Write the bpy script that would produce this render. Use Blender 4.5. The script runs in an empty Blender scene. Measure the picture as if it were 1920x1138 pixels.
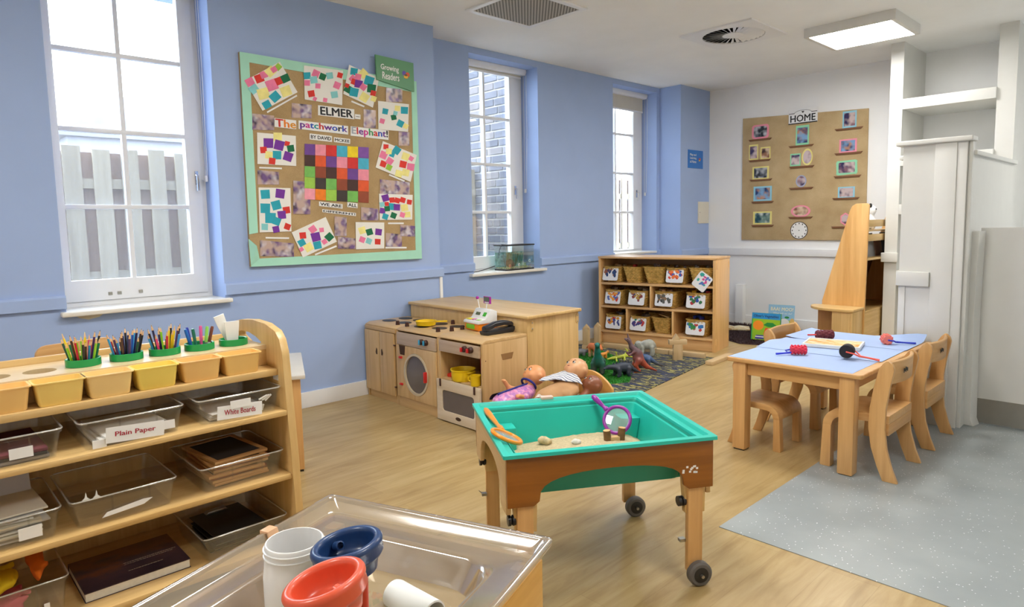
import bpy, bmesh, math, random
import numpy as np
from mathutils import Matrix, Vector
random.seed(7)
PI = math.pi
S = bpy.context.scene
COL = S.collection

# ---------------------------------------------------------------- camera
F, CX, CY = 1232.59, 960.0, 540.06
YAW, PITCH, ROLL = -0.810823709, 0.0970660077, 0.0194169483
EYE = np.array([0.0, 0.0, 1.3])
def _rot():
    cy, sy = math.cos(YAW), math.sin(YAW)
    f = np.array([sy*math.cos(PITCH), cy*math.cos(PITCH), -math.sin(PITCH)])
    r = np.array([cy, -sy, 0.0]); d = np.cross(f, r)
    c, s = math.cos(ROLL), math.sin(ROLL)
    return np.array([c*r+s*d, -s*r+c*d, f])
RM = _rot()
cam_d = bpy.data.cameras.new('camera'); cam = bpy.data.objects.new('camera', cam_d); COL.objects.link(cam)
R3 = Matrix((RM[0], -RM[1], -RM[2])).transposed()
cam.matrix_world = Matrix.Translation(EYE) @ R3.to_4x4()
cam_d.sensor_width = 36.0; cam_d.lens = F/1920*36.0
cam_d.shift_y = -(569.0-CY)/1920.0
cam_d.clip_start = 0.05; cam_d.clip_end = 200
S.camera = cam

# ---------------------------------------------------------------- world: bright overcast daylight
W = bpy.data.worlds.new('world'); S.world = W; W.use_nodes = True
wn = W.node_tree.nodes; wl = W.node_tree.links
bg = wn['Background']; bg.inputs['Color'].default_value = (0.80, 0.90, 1.0, 1); bg.inputs['Strength'].default_value = 6.0
# ---------------------------------------------------------------- exposure
S.view_settings.view_transform = 'Standard'; S.view_settings.look = 'None'
S.view_settings.exposure = 1.13; S.view_settings.gamma = 1.0
S.view_settings.use_curve_mapping = False
PANEL_POWER = 14.0          # emission strength of the ceiling light diffusers

# ---------------------------------------------------------------- pixel helpers (1920x1138 frame)
def ray(u, v): return RM.T @ np.array([(u-CX)/F, (v-CY)/F, 1.0])
def onZ(u, v, z=0.0): d = ray(u, v); return EYE + d*(z-EYE[2])/d[2]
def onX(u, v, x): d = ray(u, v); return EYE + d*x/d[0]
def onY(u, v, y): d = ray(u, v); return EYE + d*y/d[1]

# ---------------------------------------------------------------- materials
def lin(c):
    return tuple((x/12.92 if x <= 0.04045 else ((x+0.055)/1.055)**2.4) for x in c)
def rgb(r, g, b): return lin((r/255, g/255, b/255))
MATS = {}
def _new(name):
    m = bpy.data.materials.new(name); m.use_nodes = True; MATS[name] = m
    nt = m.node_tree; return m, nt, nt.nodes['Principled BSDF']
def _coord(nt, scale=(1, 1, 1), kind='Object', rnd=True):
    tc = nt.nodes.new('ShaderNodeTexCoord'); mp = nt.nodes.new('ShaderNodeMapping')
    mp.inputs['Scale'].default_value = scale
    nt.links.new(tc.outputs[kind], mp.inputs['Vector'])
    if rnd:
        oi = nt.nodes.new('ShaderNodeObjectInfo'); ml = nt.nodes.new('ShaderNodeMath'); ml.operation = 'MULTIPLY'
        ml.inputs[1].default_value = 13.7; nt.links.new(oi.outputs['Random'], ml.inputs[0])
        nt.links.new(ml.outputs[0], mp.inputs['Location'])
    return mp.outputs['Vector']
def _noise(nt, vec, scale, detail=3, rough=0.5):
    n = nt.nodes.new('ShaderNodeTexNoise'); n.inputs['Scale'].default_value = scale
    n.inputs['Detail'].default_value = detail; n.inputs['Roughness'].default_value = rough
    nt.links.new(vec, n.inputs['Vector']); return n
def _ramp(nt, fac, stops):
    r = nt.nodes.new('ShaderNodeValToRGB'); cr = r.color_ramp
    while len(cr.elements) < len(stops): cr.elements.new(0.5)
    for e, (p, c) in zip(cr.elements, stops): e.position = p; e.color = (*c[:3], 1)
    nt.links.new(fac, r.inputs['Fac']); return r.outputs['Color']
def _bump(nt, b, height, strength, dist=0.002):
    n = nt.nodes.new('ShaderNodeBump'); n.inputs['Strength'].default_value = strength; n.inputs['Distance'].default_value = dist
    nt.links.new(height, n.inputs['Height']); nt.links.new(n.outputs['Normal'], b.inputs['Normal'])
def plain(name, col, rough=0.5, metal=0.0, var=0.06, nscale=9.0, bump=0.0, bscale=60.0, spec=0.5, emit=0.0, alpha=1.0, trans=0.0, sss=0.0, coat=0.0):
    if name in MATS: return MATS[name]
    m, nt, b = _new(name)
    b.inputs['Roughness'].default_value = rough; b.inputs['Metallic'].default_value = metal
    b.inputs['Specular IOR Level'].default_value = spec; b.inputs['Coat Weight'].default_value = coat
    if var > 0:
        v = _coord(nt); n = _noise(nt, v, nscale)
        lo = tuple(max(0, c*(1-var)) for c in col); hi = tuple(min(1, c*(1+var)) for c in col)
        nt.links.new(_ramp(nt, n.outputs['Fac'], [(0.3, lo), (0.7, hi)]), b.inputs['Base Color'])
    else: b.inputs['Base Color'].default_value = (*col, 1)
    if bump > 0:
        v2 = _coord(nt); n2 = _noise(nt, v2, bscale, 2); _bump(nt, b, n2.outputs['Fac'], bump)
    if emit > 0:
        b.inputs['Emission Color'].default_value = (*col, 1); b.inputs['Emission Strength'].default_value = emit
    b.inputs['Alpha'].default_value = alpha; b.inputs['Transmission Weight'].default_value = trans
    if sss > 0:
        b.inputs['Subsurface Weight'].default_value = sss; b.inputs['Subsurface Radius'].default_value = (0.02, 0.008, 0.005)
    return m
def wood(name, dark, light, axis='X', rough=0.38, scale=1.0, contrast=0.5, coat=0.15):
    """fine straight grain running along the given local axis"""
    if name in MATS: return MATS[name]
    m, nt, b = _new(name)
    sc = {'X': (1.2, 22, 22), 'Y': (22, 1.2, 22), 'Z': (22, 22, 1.2)}[axis]
    v = _coord(nt, tuple(s*scale for s in sc))
    n = _noise(nt, v, 1.6, 5, 0.6)
    v2 = _coord(nt, tuple(s*scale*0.16 for s in sc)); n2 = _noise(nt, v2, 1.3, 2)
    mx = nt.nodes.new('ShaderNodeMix'); mx.data_type = 'FLOAT'; mx.inputs[0].default_value = 0.45
    nt.links.new(n.outputs['Fac'], mx.inputs[2]); nt.links.new(n2.outputs['Fac'], mx.inputs[3])
    lo = 0.5-0.5*contrast*0.6; hi = 0.5+0.5*contrast*0.6
    nt.links.new(_ramp(nt, mx.outputs[0], [(lo, dark), (hi, light)]), b.inputs['Base Color'])
    b.inputs['Roughness'].default_value = rough; b.inputs['Coat Weight'].default_value = coat; b.inputs['Coat Roughness'].default_value = 0.25
    _bump(nt, b, n.outputs['Fac'], 0.05, 0.001)
    return m
def clear(name, tint=(1, 1, 1), opacity=0.12, rough=0.05, gloss=0.10, body=(0.9, 0.9, 0.9)):
    """thin see-through sheet: mostly transparent, a little body colour, a little gloss"""
    if name in MATS: return MATS[name]
    m = bpy.data.materials.new(name); m.use_nodes = True; MATS[name] = m
    nt = m.node_tree; nt.nodes.clear()
    out = nt.nodes.new('ShaderNodeOutputMaterial'); t = nt.nodes.new('ShaderNodeBsdfTransparent'); t.inputs['Color'].default_value = (*tint, 1)
    d = nt.nodes.new('ShaderNodeBsdfDiffuse'); d.inputs['Color'].default_value = (*body, 1)
    g = nt.nodes.new('ShaderNodeBsdfGlossy'); g.inputs['Roughness'].default_value = rough; g.inputs['Color'].default_value = (1, 1, 1, 1)
    a = nt.nodes.new('ShaderNodeMixShader'); bb = nt.nodes.new('ShaderNodeMixShader')
    a.inputs[0].default_value = opacity
    lw = nt.nodes.new('ShaderNodeLayerWeight'); lw.inputs['Blend'].default_value = 0.18
    ml = nt.nodes.new('ShaderNodeMath'); ml.operation = 'MULTIPLY_ADD'; ml.inputs[1].default_value = gloss*3; ml.inputs[2].default_value = gloss*0.4
    nt.links.new(lw.outputs['Facing'], ml.inputs[0])
    nt.links.new(t.outputs[0], a.inputs[1]); nt.links.new(d.outputs[0], a.inputs[2])
    nt.links.new(ml.outputs[0], bb.inputs[0]); nt.links.new(a.outputs[0], bb.inputs[1]); nt.links.new(g.outputs[0], bb.inputs[2])
    nt.links.new(bb.outputs[0], out.inputs['Surface'])
    return m
def photo(name, cols, scale=7.0, seed=0.0):
    """a printed, blurred snapshot: soft coloured blotches"""
    if name in MATS: return MATS[name]
    m, nt, b = _new(name)
    v = _coord(nt, (1, 1, 1), 'Object', True); n = _noise(nt, v, scale*1.6, 1, 0.5)
    se = nt.nodes.new('ShaderNodeSeparateColor'); nt.links.new(n.outputs['Color'], se.inputs[0])
    cur = None
    for i, c in enumerate(cols[1:4]):
        mx = nt.nodes.new('ShaderNodeMix'); mx.data_type = 'RGBA'; mr = nt.nodes.new('ShaderNodeMapRange'); mr.inputs[1].default_value = 0.40; mr.inputs[2].default_value = 0.62
        nt.links.new(se.outputs[i], mr.inputs[0]); nt.links.new(mr.outputs[0], mx.inputs[0])
        if cur is None: mx.inputs[6].default_value = (*cols[0], 1)
        else: nt.links.new(cur, mx.inputs[6])
        mx.inputs[7].default_value = (*c, 1); cur = mx.outputs[2]
    nt.links.new(cur, b.inputs['Base Color']); b.inputs['Roughness'].default_value = 0.25
    return m

# ---------------------------------------------------------------- geometry helpers
class G:
    def __init__(s): s.v = []; s.f = []
    def raw(s, vs, fs):
        o = len(s.v); s.v += [tuple(map(float, p)) for p in vs]; s.f += [tuple(i+o for i in f) for f in fs]; return s
    def box(s, x0, y0, z0, x1, y1, z1):
        if x0 > x1: x0, x1 = x1, x0
        if y0 > y1: y0, y1 = y1, y0
        if z0 > z1: z0, z1 = z1, z0
        return s.raw([(x0,y0,z0),(x1,y0,z0),(x1,y1,z0),(x0,y1,z0),(x0,y0,z1),(x1,y0,z1),(x1,y1,z1),(x0,y1,z1)],
                     [(0,3,2,1),(4,5,6,7),(0,1,5,4),(1,2,6,5),(2,3,7,6),(3,0,4,7)])
    def cbox(s, c, d): return s.box(c[0]-d[0]/2, c[1]-d[1]/2, c[2]-d[2]/2, c[0]+d[0]/2, c[1]+d[1]/2, c[2]+d[2]/2)
    def prism(s, poly, axis, a0, a1):
        """extrude a 2D polygon along axis; poly coords are the other two axes in order"""
        n = len(poly)
        def P(p, a): return (a, p[0], p[1]) if axis == 'X' else ((p[0], a, p[1]) if axis == 'Y' else (p[0], p[1], a))
        vs = [P(p, a0) for p in poly]+[P(p, a1) for p in poly]
        fs = [tuple(range(n)), tuple(range(2*n-1, n-1, -1))]+[(i, n+i, n+(i+1) % n, (i+1) % n) for i in range(n)]
        return s.raw(vs, fs)
    def ringprism(s, outer, inner, axis, a0, a1):
        """plate with one hole; outer and inner polygons need the same point count"""
        n = len(outer)
        def P(p, a): return (a, p[0], p[1]) if axis == 'X' else ((p[0], a, p[1]) if axis == 'Y' else (p[0], p[1], a))
        vs = [P(p, a0) for p in outer]+[P(p, a0) for p in inner]+[P(p, a1) for p in outer]+[P(p, a1) for p in inner]
        fs = []
        for i in range(n):
            j = (i+1) % n
            fs += [(i, j, n+j, n+i), (2*n+i, 3*n+i, 3*n+j, 2*n+j), (i, 2*n+i, 2*n+j, j), (n+i, n+j, 3*n+j, 3*n+i)]
        return s.raw(vs, fs)
    def tube(s, pts, r, n=8, cap=True, closed=False):
        pts = [Vector(p) for p in pts]; m = len(pts); rs = r if isinstance(r, (list, tuple)) else [r]*m
        vs = []; fs = []; up = Vector((0.123, 0.31, 0.95)).normalized(); prev = None
        for i, p in enumerate(pts):
            a = pts[(i-1) % m] if (i > 0 or closed) else p; b = pts[(i+1) % m] if (i < m-1 or closed) else p
            t = (b-a).normalized()
            x = (prev - t*prev.dot(t)) if prev is not None else up.cross(t)
            if x.length < 1e-5: x = Vector((1, 0, 0)).cross(t)
            x.normalize(); prev = x; y = t.cross(x)
            for k in range(n):
                an = 2*PI*k/n; vs.append(tuple(p+(x*math.cos(an)+y*math.sin(an))*rs[i]))
        for i in range(m if closed else m-1):
            i2 = (i+1) % m
            for k in range(n): k2 = (k+1) % n; fs.append((i*n+k, i*n+k2, i2*n+k2, i2*n+k))
        if cap and not closed: fs += [tuple(range(n-1, -1, -1)), tuple((m-1)*n+k for k in range(n))]
        return s.raw(vs, fs)
    def lathe(s, prof, n=24, c=(0, 0, 0), M=None):
        """profile [(r,z)...] round the z axis"""
        vs = []; fs = []
        for r, z in prof:
            for k in range(n): an = 2*PI*k/n; vs.append((c[0]+r*math.cos(an), c[1]+r*math.sin(an), c[2]+z))
        m = len(prof)
        for i in range(m-1):
            for k in range(n): k2 = (k+1) % n; fs.append((i*n+k, i*n+k2, (i+1)*n+k2, (i+1)*n+k))
        if prof[0][0] > 1e-6: fs.append(tuple(range(n-1, -1, -1)))
        if prof[-1][0] > 1e-6: fs.append(tuple((m-1)*n+k for k in range(n)))
        if M is not None: vs = [tuple(M @ Vector(p)) for p in vs]
        return s.raw(vs, fs)
    def loft(s, rings, cap0=True, cap1=True):
        n = len(rings[0]); vs = [p for r in rings for p in r]; fs = []
        for i in range(len(rings)-1):
            for k in range(n): k2 = (k+1) % n; fs.append((i*n+k, i*n+k2, (i+1)*n+k2, (i+1)*n+k))
        if cap0: fs.append(tuple(range(n-1, -1, -1)))
        if cap1: fs.append(tuple((len(rings)-1)*n+k for k in range(n)))
        return s.raw(vs, fs)
    def sphere(s, c, r, n=12, m=8):
        r = (r, r, r) if not isinstance(r, (list, tuple)) else r
        vs = [(c[0], c[1], c[2]-r[2])]
        for i in range(1, m):
            a = -PI/2+PI*i/m
            for k in range(n): b = 2*PI*k/n; vs.append((c[0]+r[0]*math.cos(a)*math.cos(b), c[1]+r[1]*math.cos(a)*math.sin(b), c[2]+r[2]*math.sin(a)))
        vs.append((c[0], c[1], c[2]+r[2])); fs = []
        for k in range(n): fs.append((0, 1+(k+1) % n, 1+k)); fs.append((len(vs)-1, 1+(m-2)*n+k, 1+(m-2)*n+(k+1) % n))
        for i in range(m-2):
            for k in range(n): k2 = (k+1) % n; fs.append((1+i*n+k, 1+i*n+k2, 1+(i+1)*n+k2, 1+(i+1)*n+k))
        return s.raw(vs, fs)
    def xf(s, M): s.v = [tuple(M @ Vector(p)) for p in s.v]; return s
    def mesh(s, name, mat, bevel=0.0, seg=2, smooth=None, fix=True):
        me = bpy.data.meshes.new(name); me.from_pydata(s.v, [], s.f)
        if fix or bevel > 0:
            bm = bmesh.new(); bm.from_mesh(me)
            bmesh.ops.remove_doubles(bm, verts=bm.verts, dist=1e-6)
            bmesh.ops.recalc_face_normals(bm, faces=bm.faces)
            if bevel > 0:
                ed = [e for e in bm.edges if len(e.link_faces) == 2 and e.calc_face_angle(0) > 0.6]
                bmesh.ops.bevel(bm, geom=ed, offset=bevel, segments=seg, profile=0.6, affect='EDGES', clamp_overlap=True)
            bm.to_mesh(me); bm.free()
        if smooth is None: smooth = 40 if bevel > 0 else 0
        if smooth:
            me.polygons.foreach_set('use_smooth', [True]*len(me.polygons)); me.set_sharp_from_angle(angle=math.radians(smooth))
        for mm in (mat if isinstance(mat, (list, tuple)) else [mat]): me.materials.append(mm)
        return me
    def build(s, name, mat, parent=None, bevel=0.0, seg=2, smooth=None, label=None, cat=None, group=None, kind=None, loc=None, rz=None, fix=True):
        return link(name, s.mesh(name, mat, bevel, seg, smooth, fix), parent, label, cat, group, kind, loc, rz)
def tag(o, label=None, cat=None, group=None, kind=None):
    if label: o['label'] = label
    if cat: o['category'] = cat
    if group: o['group'] = group
    if kind: o['kind'] = kind
    return o
def link(name, me, parent=None, label=None, cat=None, group=None, kind=None, loc=None, rz=None):
    o = bpy.data.objects.new(name, me); COL.objects.link(o)
    if parent is not None: o.parent = parent
    if loc is not None: o.location = loc
    if rz is not None: o.rotation_euler = (0, 0, rz)
    return tag(o, label, cat, group, kind)
def thing(name, label, cat, loc=(0, 0, 0), rz=0.0, group=None):
    o = bpy.data.objects.new(name, None); COL.objects.link(o); o.location = loc; o.rotation_euler = (0, 0, rz)
    o.empty_display_size = 0.05
    return tag(o, label, cat, group)
def dup(root, loc, rz=None, label=None, group=None, parent=None):
    c = root.copy(); COL.objects.link(c)
    if parent is not None: c.parent = parent
    else: c.location = loc; c.rotation_euler = (0, 0, rz if rz is not None else root.rotation_euler[2])
    if label: c['label'] = label
    if group: c['group'] = group
    for ch in list(root.children): dup(ch, None, parent=c)
    return c
def RZ(a): return Matrix.Rotation(a, 4, 'Z')
def RX(a): return Matrix.Rotation(a, 4, 'X')
def RY(a): return Matrix.Rotation(a, 4, 'Y')
def TR(x, y, z): return Matrix.Translation((x, y, z))
def rrect(x0, y0, x1, y1, r, n=4):
    """rounded rectangle outline, counter-clockwise"""
    pts = []
    for cx, cy, a0 in ((x1-r, y0+r, -PI/2), (x1-r, y1-r, 0), (x0+r, y1-r, PI/2), (x0+r, y0+r, PI)):
        for i in range(n+1): a = a0+PI/2*i/n; pts.append((cx+r*math.cos(a), cy+r*math.sin(a)))
    return pts
def ell(cx, cy, rx, ry, n=32, a0=0): return [(cx+rx*math.cos(a0+2*PI*k/n), cy+ry*math.sin(a0+2*PI*k/n)) for k in range(n)]
def text_geo(body, size, bold=0.022):
    """flat letter outlines of the built-in font as (verts, faces), centred on the origin in XY"""
    cu = bpy.data.curves.new('t', 'FONT'); cu.body = body; cu.size = size; cu.align_x = 'CENTER'; cu.align_y = 'CENTER'; cu.resolution_u = 2
    ob = bpy.data.objects.new('t', cu); me = bpy.data.meshes.new_from_object(ob)
    vs = [tuple(v.co) for v in me.vertices]; fs = [tuple(p.vertices) for p in me.polygons]
    bpy.data.objects.remove(ob); bpy.data.meshes.remove(me); bpy.data.curves.remove(cu)
    b = bold*size; n = len(vs); V = []; Fs = []          # bolder strokes: the same letters laid a hair to each side
    for k, (dx, dy) in enumerate(((-b, 0), (b, 0), (0, -b*0.7), (0, b*0.7))): V += [(x+dx, y+dy, 0.00018*k) for x, y, z in vs]; Fs += [tuple(i+n*k for i in f) for f in fs]
    return V, Fs
def text_on(body, width, height, M, name, mat, parent):
    """lettering stretched into width x height and laid on the plane of M (local X right, Y up)"""
    vs, fs = text_geo(body, 1.0)
    xs = [v[0] for v in vs]; ys = [v[1] for v in vs]
    sx = width/(max(xs)-min(xs)); sy = height/(max(ys)-min(ys)) if height else sx
    cx = (max(xs)+min(xs))/2; cy = (max(ys)+min(ys))/2
    g = G(); g.raw([tuple(M @ Vector(((v[0]-cx)*sx, (v[1]-cy)*sy, v[2]))) for v in vs], fs)
    return g.build(name, mat, parent, fix=False)

# ---- smooth organic bodies: blended round cones and ellipsoids, meshed with surface nets
def sdf_geo(prims, k=0.02, h=0.01, noise=0.0):
    lo = np.array([1e9]*3); hi = -lo
    for p in prims:
        if p[0] == 'c':
            r = max(p[3], p[4]); pts = [np.array(p[1]), np.array(p[2])]
        else:
            r = max(p[2]); pts = [np.array(p[1])]
        for q in pts: lo = np.minimum(lo, q-r); hi = np.maximum(hi, q+r)
    lo = lo-3*h-k*0.3; hi = hi+3*h+k*0.3
    n = np.ceil((hi-lo)/h).astype(int)+1
    ax = [lo[i]+h*np.arange(n[i]) for i in range(3)]
    P = np.stack(np.meshgrid(*ax, indexing='ij'), -1)
    D = None
    for p in prims:
        if p[0] == 'c':
            a = np.array(p[1], float); b = np.array(p[2], float); ba = b-a; L = max(ba@ba, 1e-12)
            t = np.clip(((P-a)@ba)/L, 0, 1)
            d = np.linalg.norm(P-a-t[..., None]*ba, axis=-1)-(p[3]+(p[4]-p[3])*t)
        else:
            q = P-np.array(p[1], float)
            if len(p) > 3 and p[3] is not None: q = q@np.array(p[3])
            rr = np.array(p[2], float); l = np.linalg.norm(q/rr, axis=-1); l2 = np.linalg.norm(q/rr**2, axis=-1)
            d = l*(l-1)/np.maximum(l2, 1e-9)
        if D is None: D = d
        else:
            hh = np.clip(0.5+0.5*(D-d)/k, 0, 1); D = D*(1-hh)+d*hh-k*hh*(1-hh)
    ins = D < 0
    c = [ins[i:n[0]-1+i, j:n[1]-1+j, l:n[2]-1+l] for i in (0, 1) for j in (0, 1) for l in (0, 1)]
    cnt = sum(x.astype(int) for x in c); act = (cnt > 0) & (cnt < 8)
    idx = -np.ones(act.shape, int); ids = np.argwhere(act); idx[act] = np.arange(len(ids))
    acc = np.zeros((len(ids), 3)); num = np.zeros(len(ids)); offs = [np.array(o) for o in np.ndindex(2, 2, 2)]
    for A in offs:
        for B in offs:
            if (B-A).sum() == 1 and (B >= A).all():
                ia = ids+A; ib = ids+B
                da = D[ia[:, 0], ia[:, 1], ia[:, 2]]; db = D[ib[:, 0], ib[:, 1], ib[:, 2]]
                m = (da < 0) != (db < 0); t = np.where(m, da/np.where(m, da-db, 1), 0)
                acc += np.where(m[:, None], ia+(t[:, None])*(ib-ia), 0); num += m
    V = lo+h*acc/num[:, None]
    Fc = []
    for axn in range(3):
        e = np.zeros(3, int); e[axn] = 1
        o1 = np.zeros(3, int); o2 = np.zeros(3, int); o1[(axn+1) % 3] = 1; o2[(axn+2) % 3] = 1
        sl = tuple(slice(1, n[i]-1) for i in range(3)); sl2 = tuple(slice(1+e[i], n[i]-1+e[i]) for i in range(3))
        g = np.argwhere(ins[sl] != ins[sl2])+1
        ok = (g < np.array(act.shape)).all(1); g = g[ok]
        for q in g:
            a = idx[tuple(q)]; b = idx[tuple(q-o1)]; cc = idx[tuple(q-o1-o2)]; d = idx[tuple(q-o2)]
            if min(a, b, cc, d) < 0: continue
            Fc.append((a, b, cc, d) if ins[tuple(q)] else (d, cc, b, a))
    return [tuple(v) for v in V], Fc
def blob(prims, k=0.02, h=0.01):
    g = G(); g.raw(*sdf_geo(prims, k, h)); return g
# ================================================================ materials of the room
BLUE = rgb(139, 168, 212)
def wallmat(name, col, rough=0.75):
    m = plain(name, col, rough, var=0.02, nscale=3, bump=0.06, bscale=160, spec=0.3); return m
m_blue = wallmat('blue_wall_paint', rgb(166, 188, 230))
m_white = wallmat('white_wall_paint', rgb(247, 248, 248))
m_ceil = wallmat('ceiling_paint', rgb(246, 247, 246))
m_gloss = plain('white_gloss_paint', rgb(238, 239, 240), 0.3, var=0.015)
m_cream = plain('cream_paint', rgb(225, 220, 205), 0.4, var=0.02)
m_sill = plain('ivory_sill_paint', rgb(236, 232, 222), 0.35, var=0.03)
m_glass = clear('window_glass', (0.97, 0.985, 1.0), 0.10, 0.02, 0.10, (0.85, 0.9, 0.97))
m_dark = plain('dark_gap', rgb(30, 28, 26), 0.8, var=0.0)
m_steel = plain('brushed_steel', rgb(170, 168, 160), 0.35, 1.0, var=0.06)
m_chrome = plain('chrome', rgb(215, 215, 220), 0.15, 1.0, var=0.0)
def floor_wood():
    m, nt, b = _new('vinyl_wood_floor')
    v = _coord(nt, (1, 1, 1), 'Object', False)
    br = nt.nodes.new('ShaderNodeTexBrick'); br.offset = 0.37; br.squash = 1
    br.inputs['Scale'].default_value = 1.0; br.inputs['Brick Width'].default_value = 1.22; br.inputs['Row Height'].default_value = 0.18
    br.inputs['Mortar Size'].default_value = 0.0012; br.inputs['Bias'].default_value = -0.1
    br.inputs['Color1'].default_value = (*rgb(184, 158, 108), 1); br.inputs['Color2'].default_value = (*rgb(166, 138, 90), 1); br.inputs['Mortar'].default_value = (*rgb(150, 122, 74), 1)
    sw = nt.nodes.new('ShaderNodeMapping'); sw.inputs['Rotation'].default_value = (0, 0, PI/2); nt.links.new(v, sw.inputs['Vector']); nt.links.new(sw.outputs['Vector'], br.inputs['Vector'])
    vg = _coord(nt, (9, 1.1, 1), 'Object', False); n = _noise(nt, vg, 2.2, 5, 0.6); n.inputs['Distortion'].default_value = 0.6
    g = _ramp(nt, n.outputs['Fac'], [(0.3, rgb(150, 120, 68)), (0.5, rgb(180, 154, 104)), (0.7, rgb(200, 177, 130))])
    mx = nt.nodes.new('ShaderNodeMix'); mx.data_type = 'RGBA'; mx.inputs[0].default_value = 0.55
    nt.links.new(br.outputs['Color'], mx.inputs[6]); nt.links.new(g, mx.inputs[7]); nt.links.new(mx.outputs[2], b.inputs['Base Color'])
    b.inputs['Roughness'].default_value = 0.33; b.inputs['Specular IOR Level'].default_value = 0.45
    return m
def floor_grey():
    m, nt, b = _new('speckled_grey_vinyl')
    v = _coord(nt, (1, 1, 1), 'Object', False)
    vo = nt.nodes.new('ShaderNodeTexVoronoi'); vo.inputs['Scale'].default_value = 62; nt.links.new(v, vo.inputs['Vector'])
    vo2 = nt.nodes.new('ShaderNodeTexWhiteNoise'); nt.links.new(vo.outputs['Color'], vo2.inputs['Vector'])
    a = nt.nodes.new('ShaderNodeMath'); a.operation = 'LESS_THAN'; a.inputs[1].default_value = 0.15; nt.links.new(vo.outputs['Distance'], a.inputs[0])
    c = nt.nodes.new('ShaderNodeMath'); c.operation = 'GREATER_THAN'; c.inputs[1].default_value = 0.5; nt.links.new(vo2.outputs['Value'], c.inputs[0])
    ml = nt.nodes.new('ShaderNodeMath'); ml.operation = 'MULTIPLY'; nt.links.new(a.outputs[0], ml.inputs[0]); nt.links.new(c.outputs[0], ml.inputs[1])
    n = _noise(nt, v, 4, 3); base = _ramp(nt, n.outputs['Fac'], [(0.3, rgb(148, 156, 158)), (0.7, rgb(162, 170, 171))])
    mx = nt.nodes.new('ShaderNodeMix'); mx.data_type = 'RGBA'; nt.links.new(ml.outputs[0], mx.inputs[0]); nt.links.new(base, mx.inputs[6]); mx.inputs[7].default_value = (*rgb(235, 238, 240), 1)
    nt.links.new(mx.outputs[2], b.inputs['Base Color']); b.inputs['Roughness'].default_value = 0.38
    return m
m_floor = floor_wood(); m_grey = floor_grey()

# ================================================================ room shell
HC = 2.92                       # ceiling height
XA, XB, XC = -4.44, -4.71, -4.41  # front of the thick wall, of the main wall, of the far boxing
YW = 7.71                       # white end wall
XR, YN = 2.3, -2.4              # right wall and near wall (behind the camera)
XO = -5.02                      # outer skin of the blue wall
def struct(name, g, mat, bevel=0, parent=None, **kw):
    o = g.build(name, mat, parent, bevel=bevel, **kw)
    if parent is None: o['kind'] = 'structure'
    return o
struct('floor', G().box(XO, YN, -0.1, XR, YW+0.1, 0.0), m_floor)
struct('floor_vinyl', G().box(-1.352, 2.472, 0.0, XR, YW, 0.003), m_grey)
struct('ceiling', G().box(XO-0.1, YN-0.1, HC, XR+0.1, YW+0.1, HC+0.12), m_ceil)
W1 = (0.72, 1.604, 0.85); W2 = (3.986, 4.885, 0.83); W3 = (6.11, 6.98, 0.93)   # y0, y1, sill height
g = G()                          # left wall: solid pieces round the three openings
g.box(XO, YN, 0, XA, W1[0], HC); g.box(XO, W1[0], 0, XA, W1[1], W1[2]); g.box(XO, W1[1], 0, XA, 3.385, HC)
g.box(XO, 3.385, 0, XB, W2[0], HC); g.box(XO, W2[0], 0, XB, W2[1], W2[2]); g.box(XO, W2[1], 0, XB, W3[0], HC)
g.box(XO, W3[0], 0, XB, W3[1], W3[2]); g.box(XO, W3[1], 0, XB, 7.04, HC); g.box(XO, 7.04, 0, XC, YW, HC)
for w in (W1, W2, W3): g.box(XO, w[0], 2.86, XB if w is not W1 else XA, w[1], HC)
struct('wall_left', g, m_blue)
wp_ = G().prism([(onX(142, 588, XA)[1], 0.822), (onX(194, 584, XA)[1], 0.822), (onX(186, 590, XA)[1], 0.806), (onX(166, 597, XA)[1], 0.796), (onX(150, 592, XA)[1], 0.808)], 'X', XA, XA+0.0012).build('bare_plaster_patch', plain('bare_plaster', rgb(226, 216, 192), 0.9), bpy.data.objects['wall_left'])
struct('wall_end', G().box(XO, YW, 0, XR+0.1, YW+0.1, HC), m_white)
struct('wall_right', G().box(XR, YN, 0, XR+0.1, YW, HC), m_white)
struct('wall_near', G().box(XO, YN-0.1, 0, XR+0.1, YN, HC), m_white)
# dado rails and skirting
def rail(name, x, y0, y1, z0=0.868, z1=0.946, mat=m_blue):
    struct(name, G().prism([(x, z0), (x+0.024, z0+0.004), (x+0.024, z1-0.012), (x+0.018, z1), (x, z1)], 'Y', y0, y1), mat)
rail('trim_1', XA, YN, W1[0]); rail('trim_2', XA, W1[1], 3.41); rail('trim_3', XB, 3.385, W2[0]-0.0); rail('trim_4', XB, W2[1], W3[0])
rail('trim_5', XB, W3[1], 7.04); rail('trim_6', XC, 7.04, YW)
struct('trim_7', G().box(XC, YW-0.024, 0.862, -2.12, YW, 0.946), m_gloss, 0.004)
struct('trim_8', G().box(XA-0.001, 3.372, 0.12, XA+0.014, 3.399, 0.868), m_gloss, 0.002)   # white corner strip under the rail
def skirt(name, x0, y0, x1, y1): struct(name, G().box(x0, y0, 0, x1, y1, 0.115), m_gloss, 0.004)
skirt('baseboard_left', XA, YN, XA+0.018, 3.40); skirt('baseboard_left_far', XB, 3.40, XB+0.018, 7.04)
skirt('baseboard_boxing', XC, 7.04, XC+0.018, YW); skirt('baseboard_end', XC+0.018, YW-0.018, -2.12, YW)
struct('trim_9', G().box(-3.98, YW-0.10, 0.0, -3.88, YW-0.0185, 0.50), m_white, 0.006)      # low boxed pipe on the end wall

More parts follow.
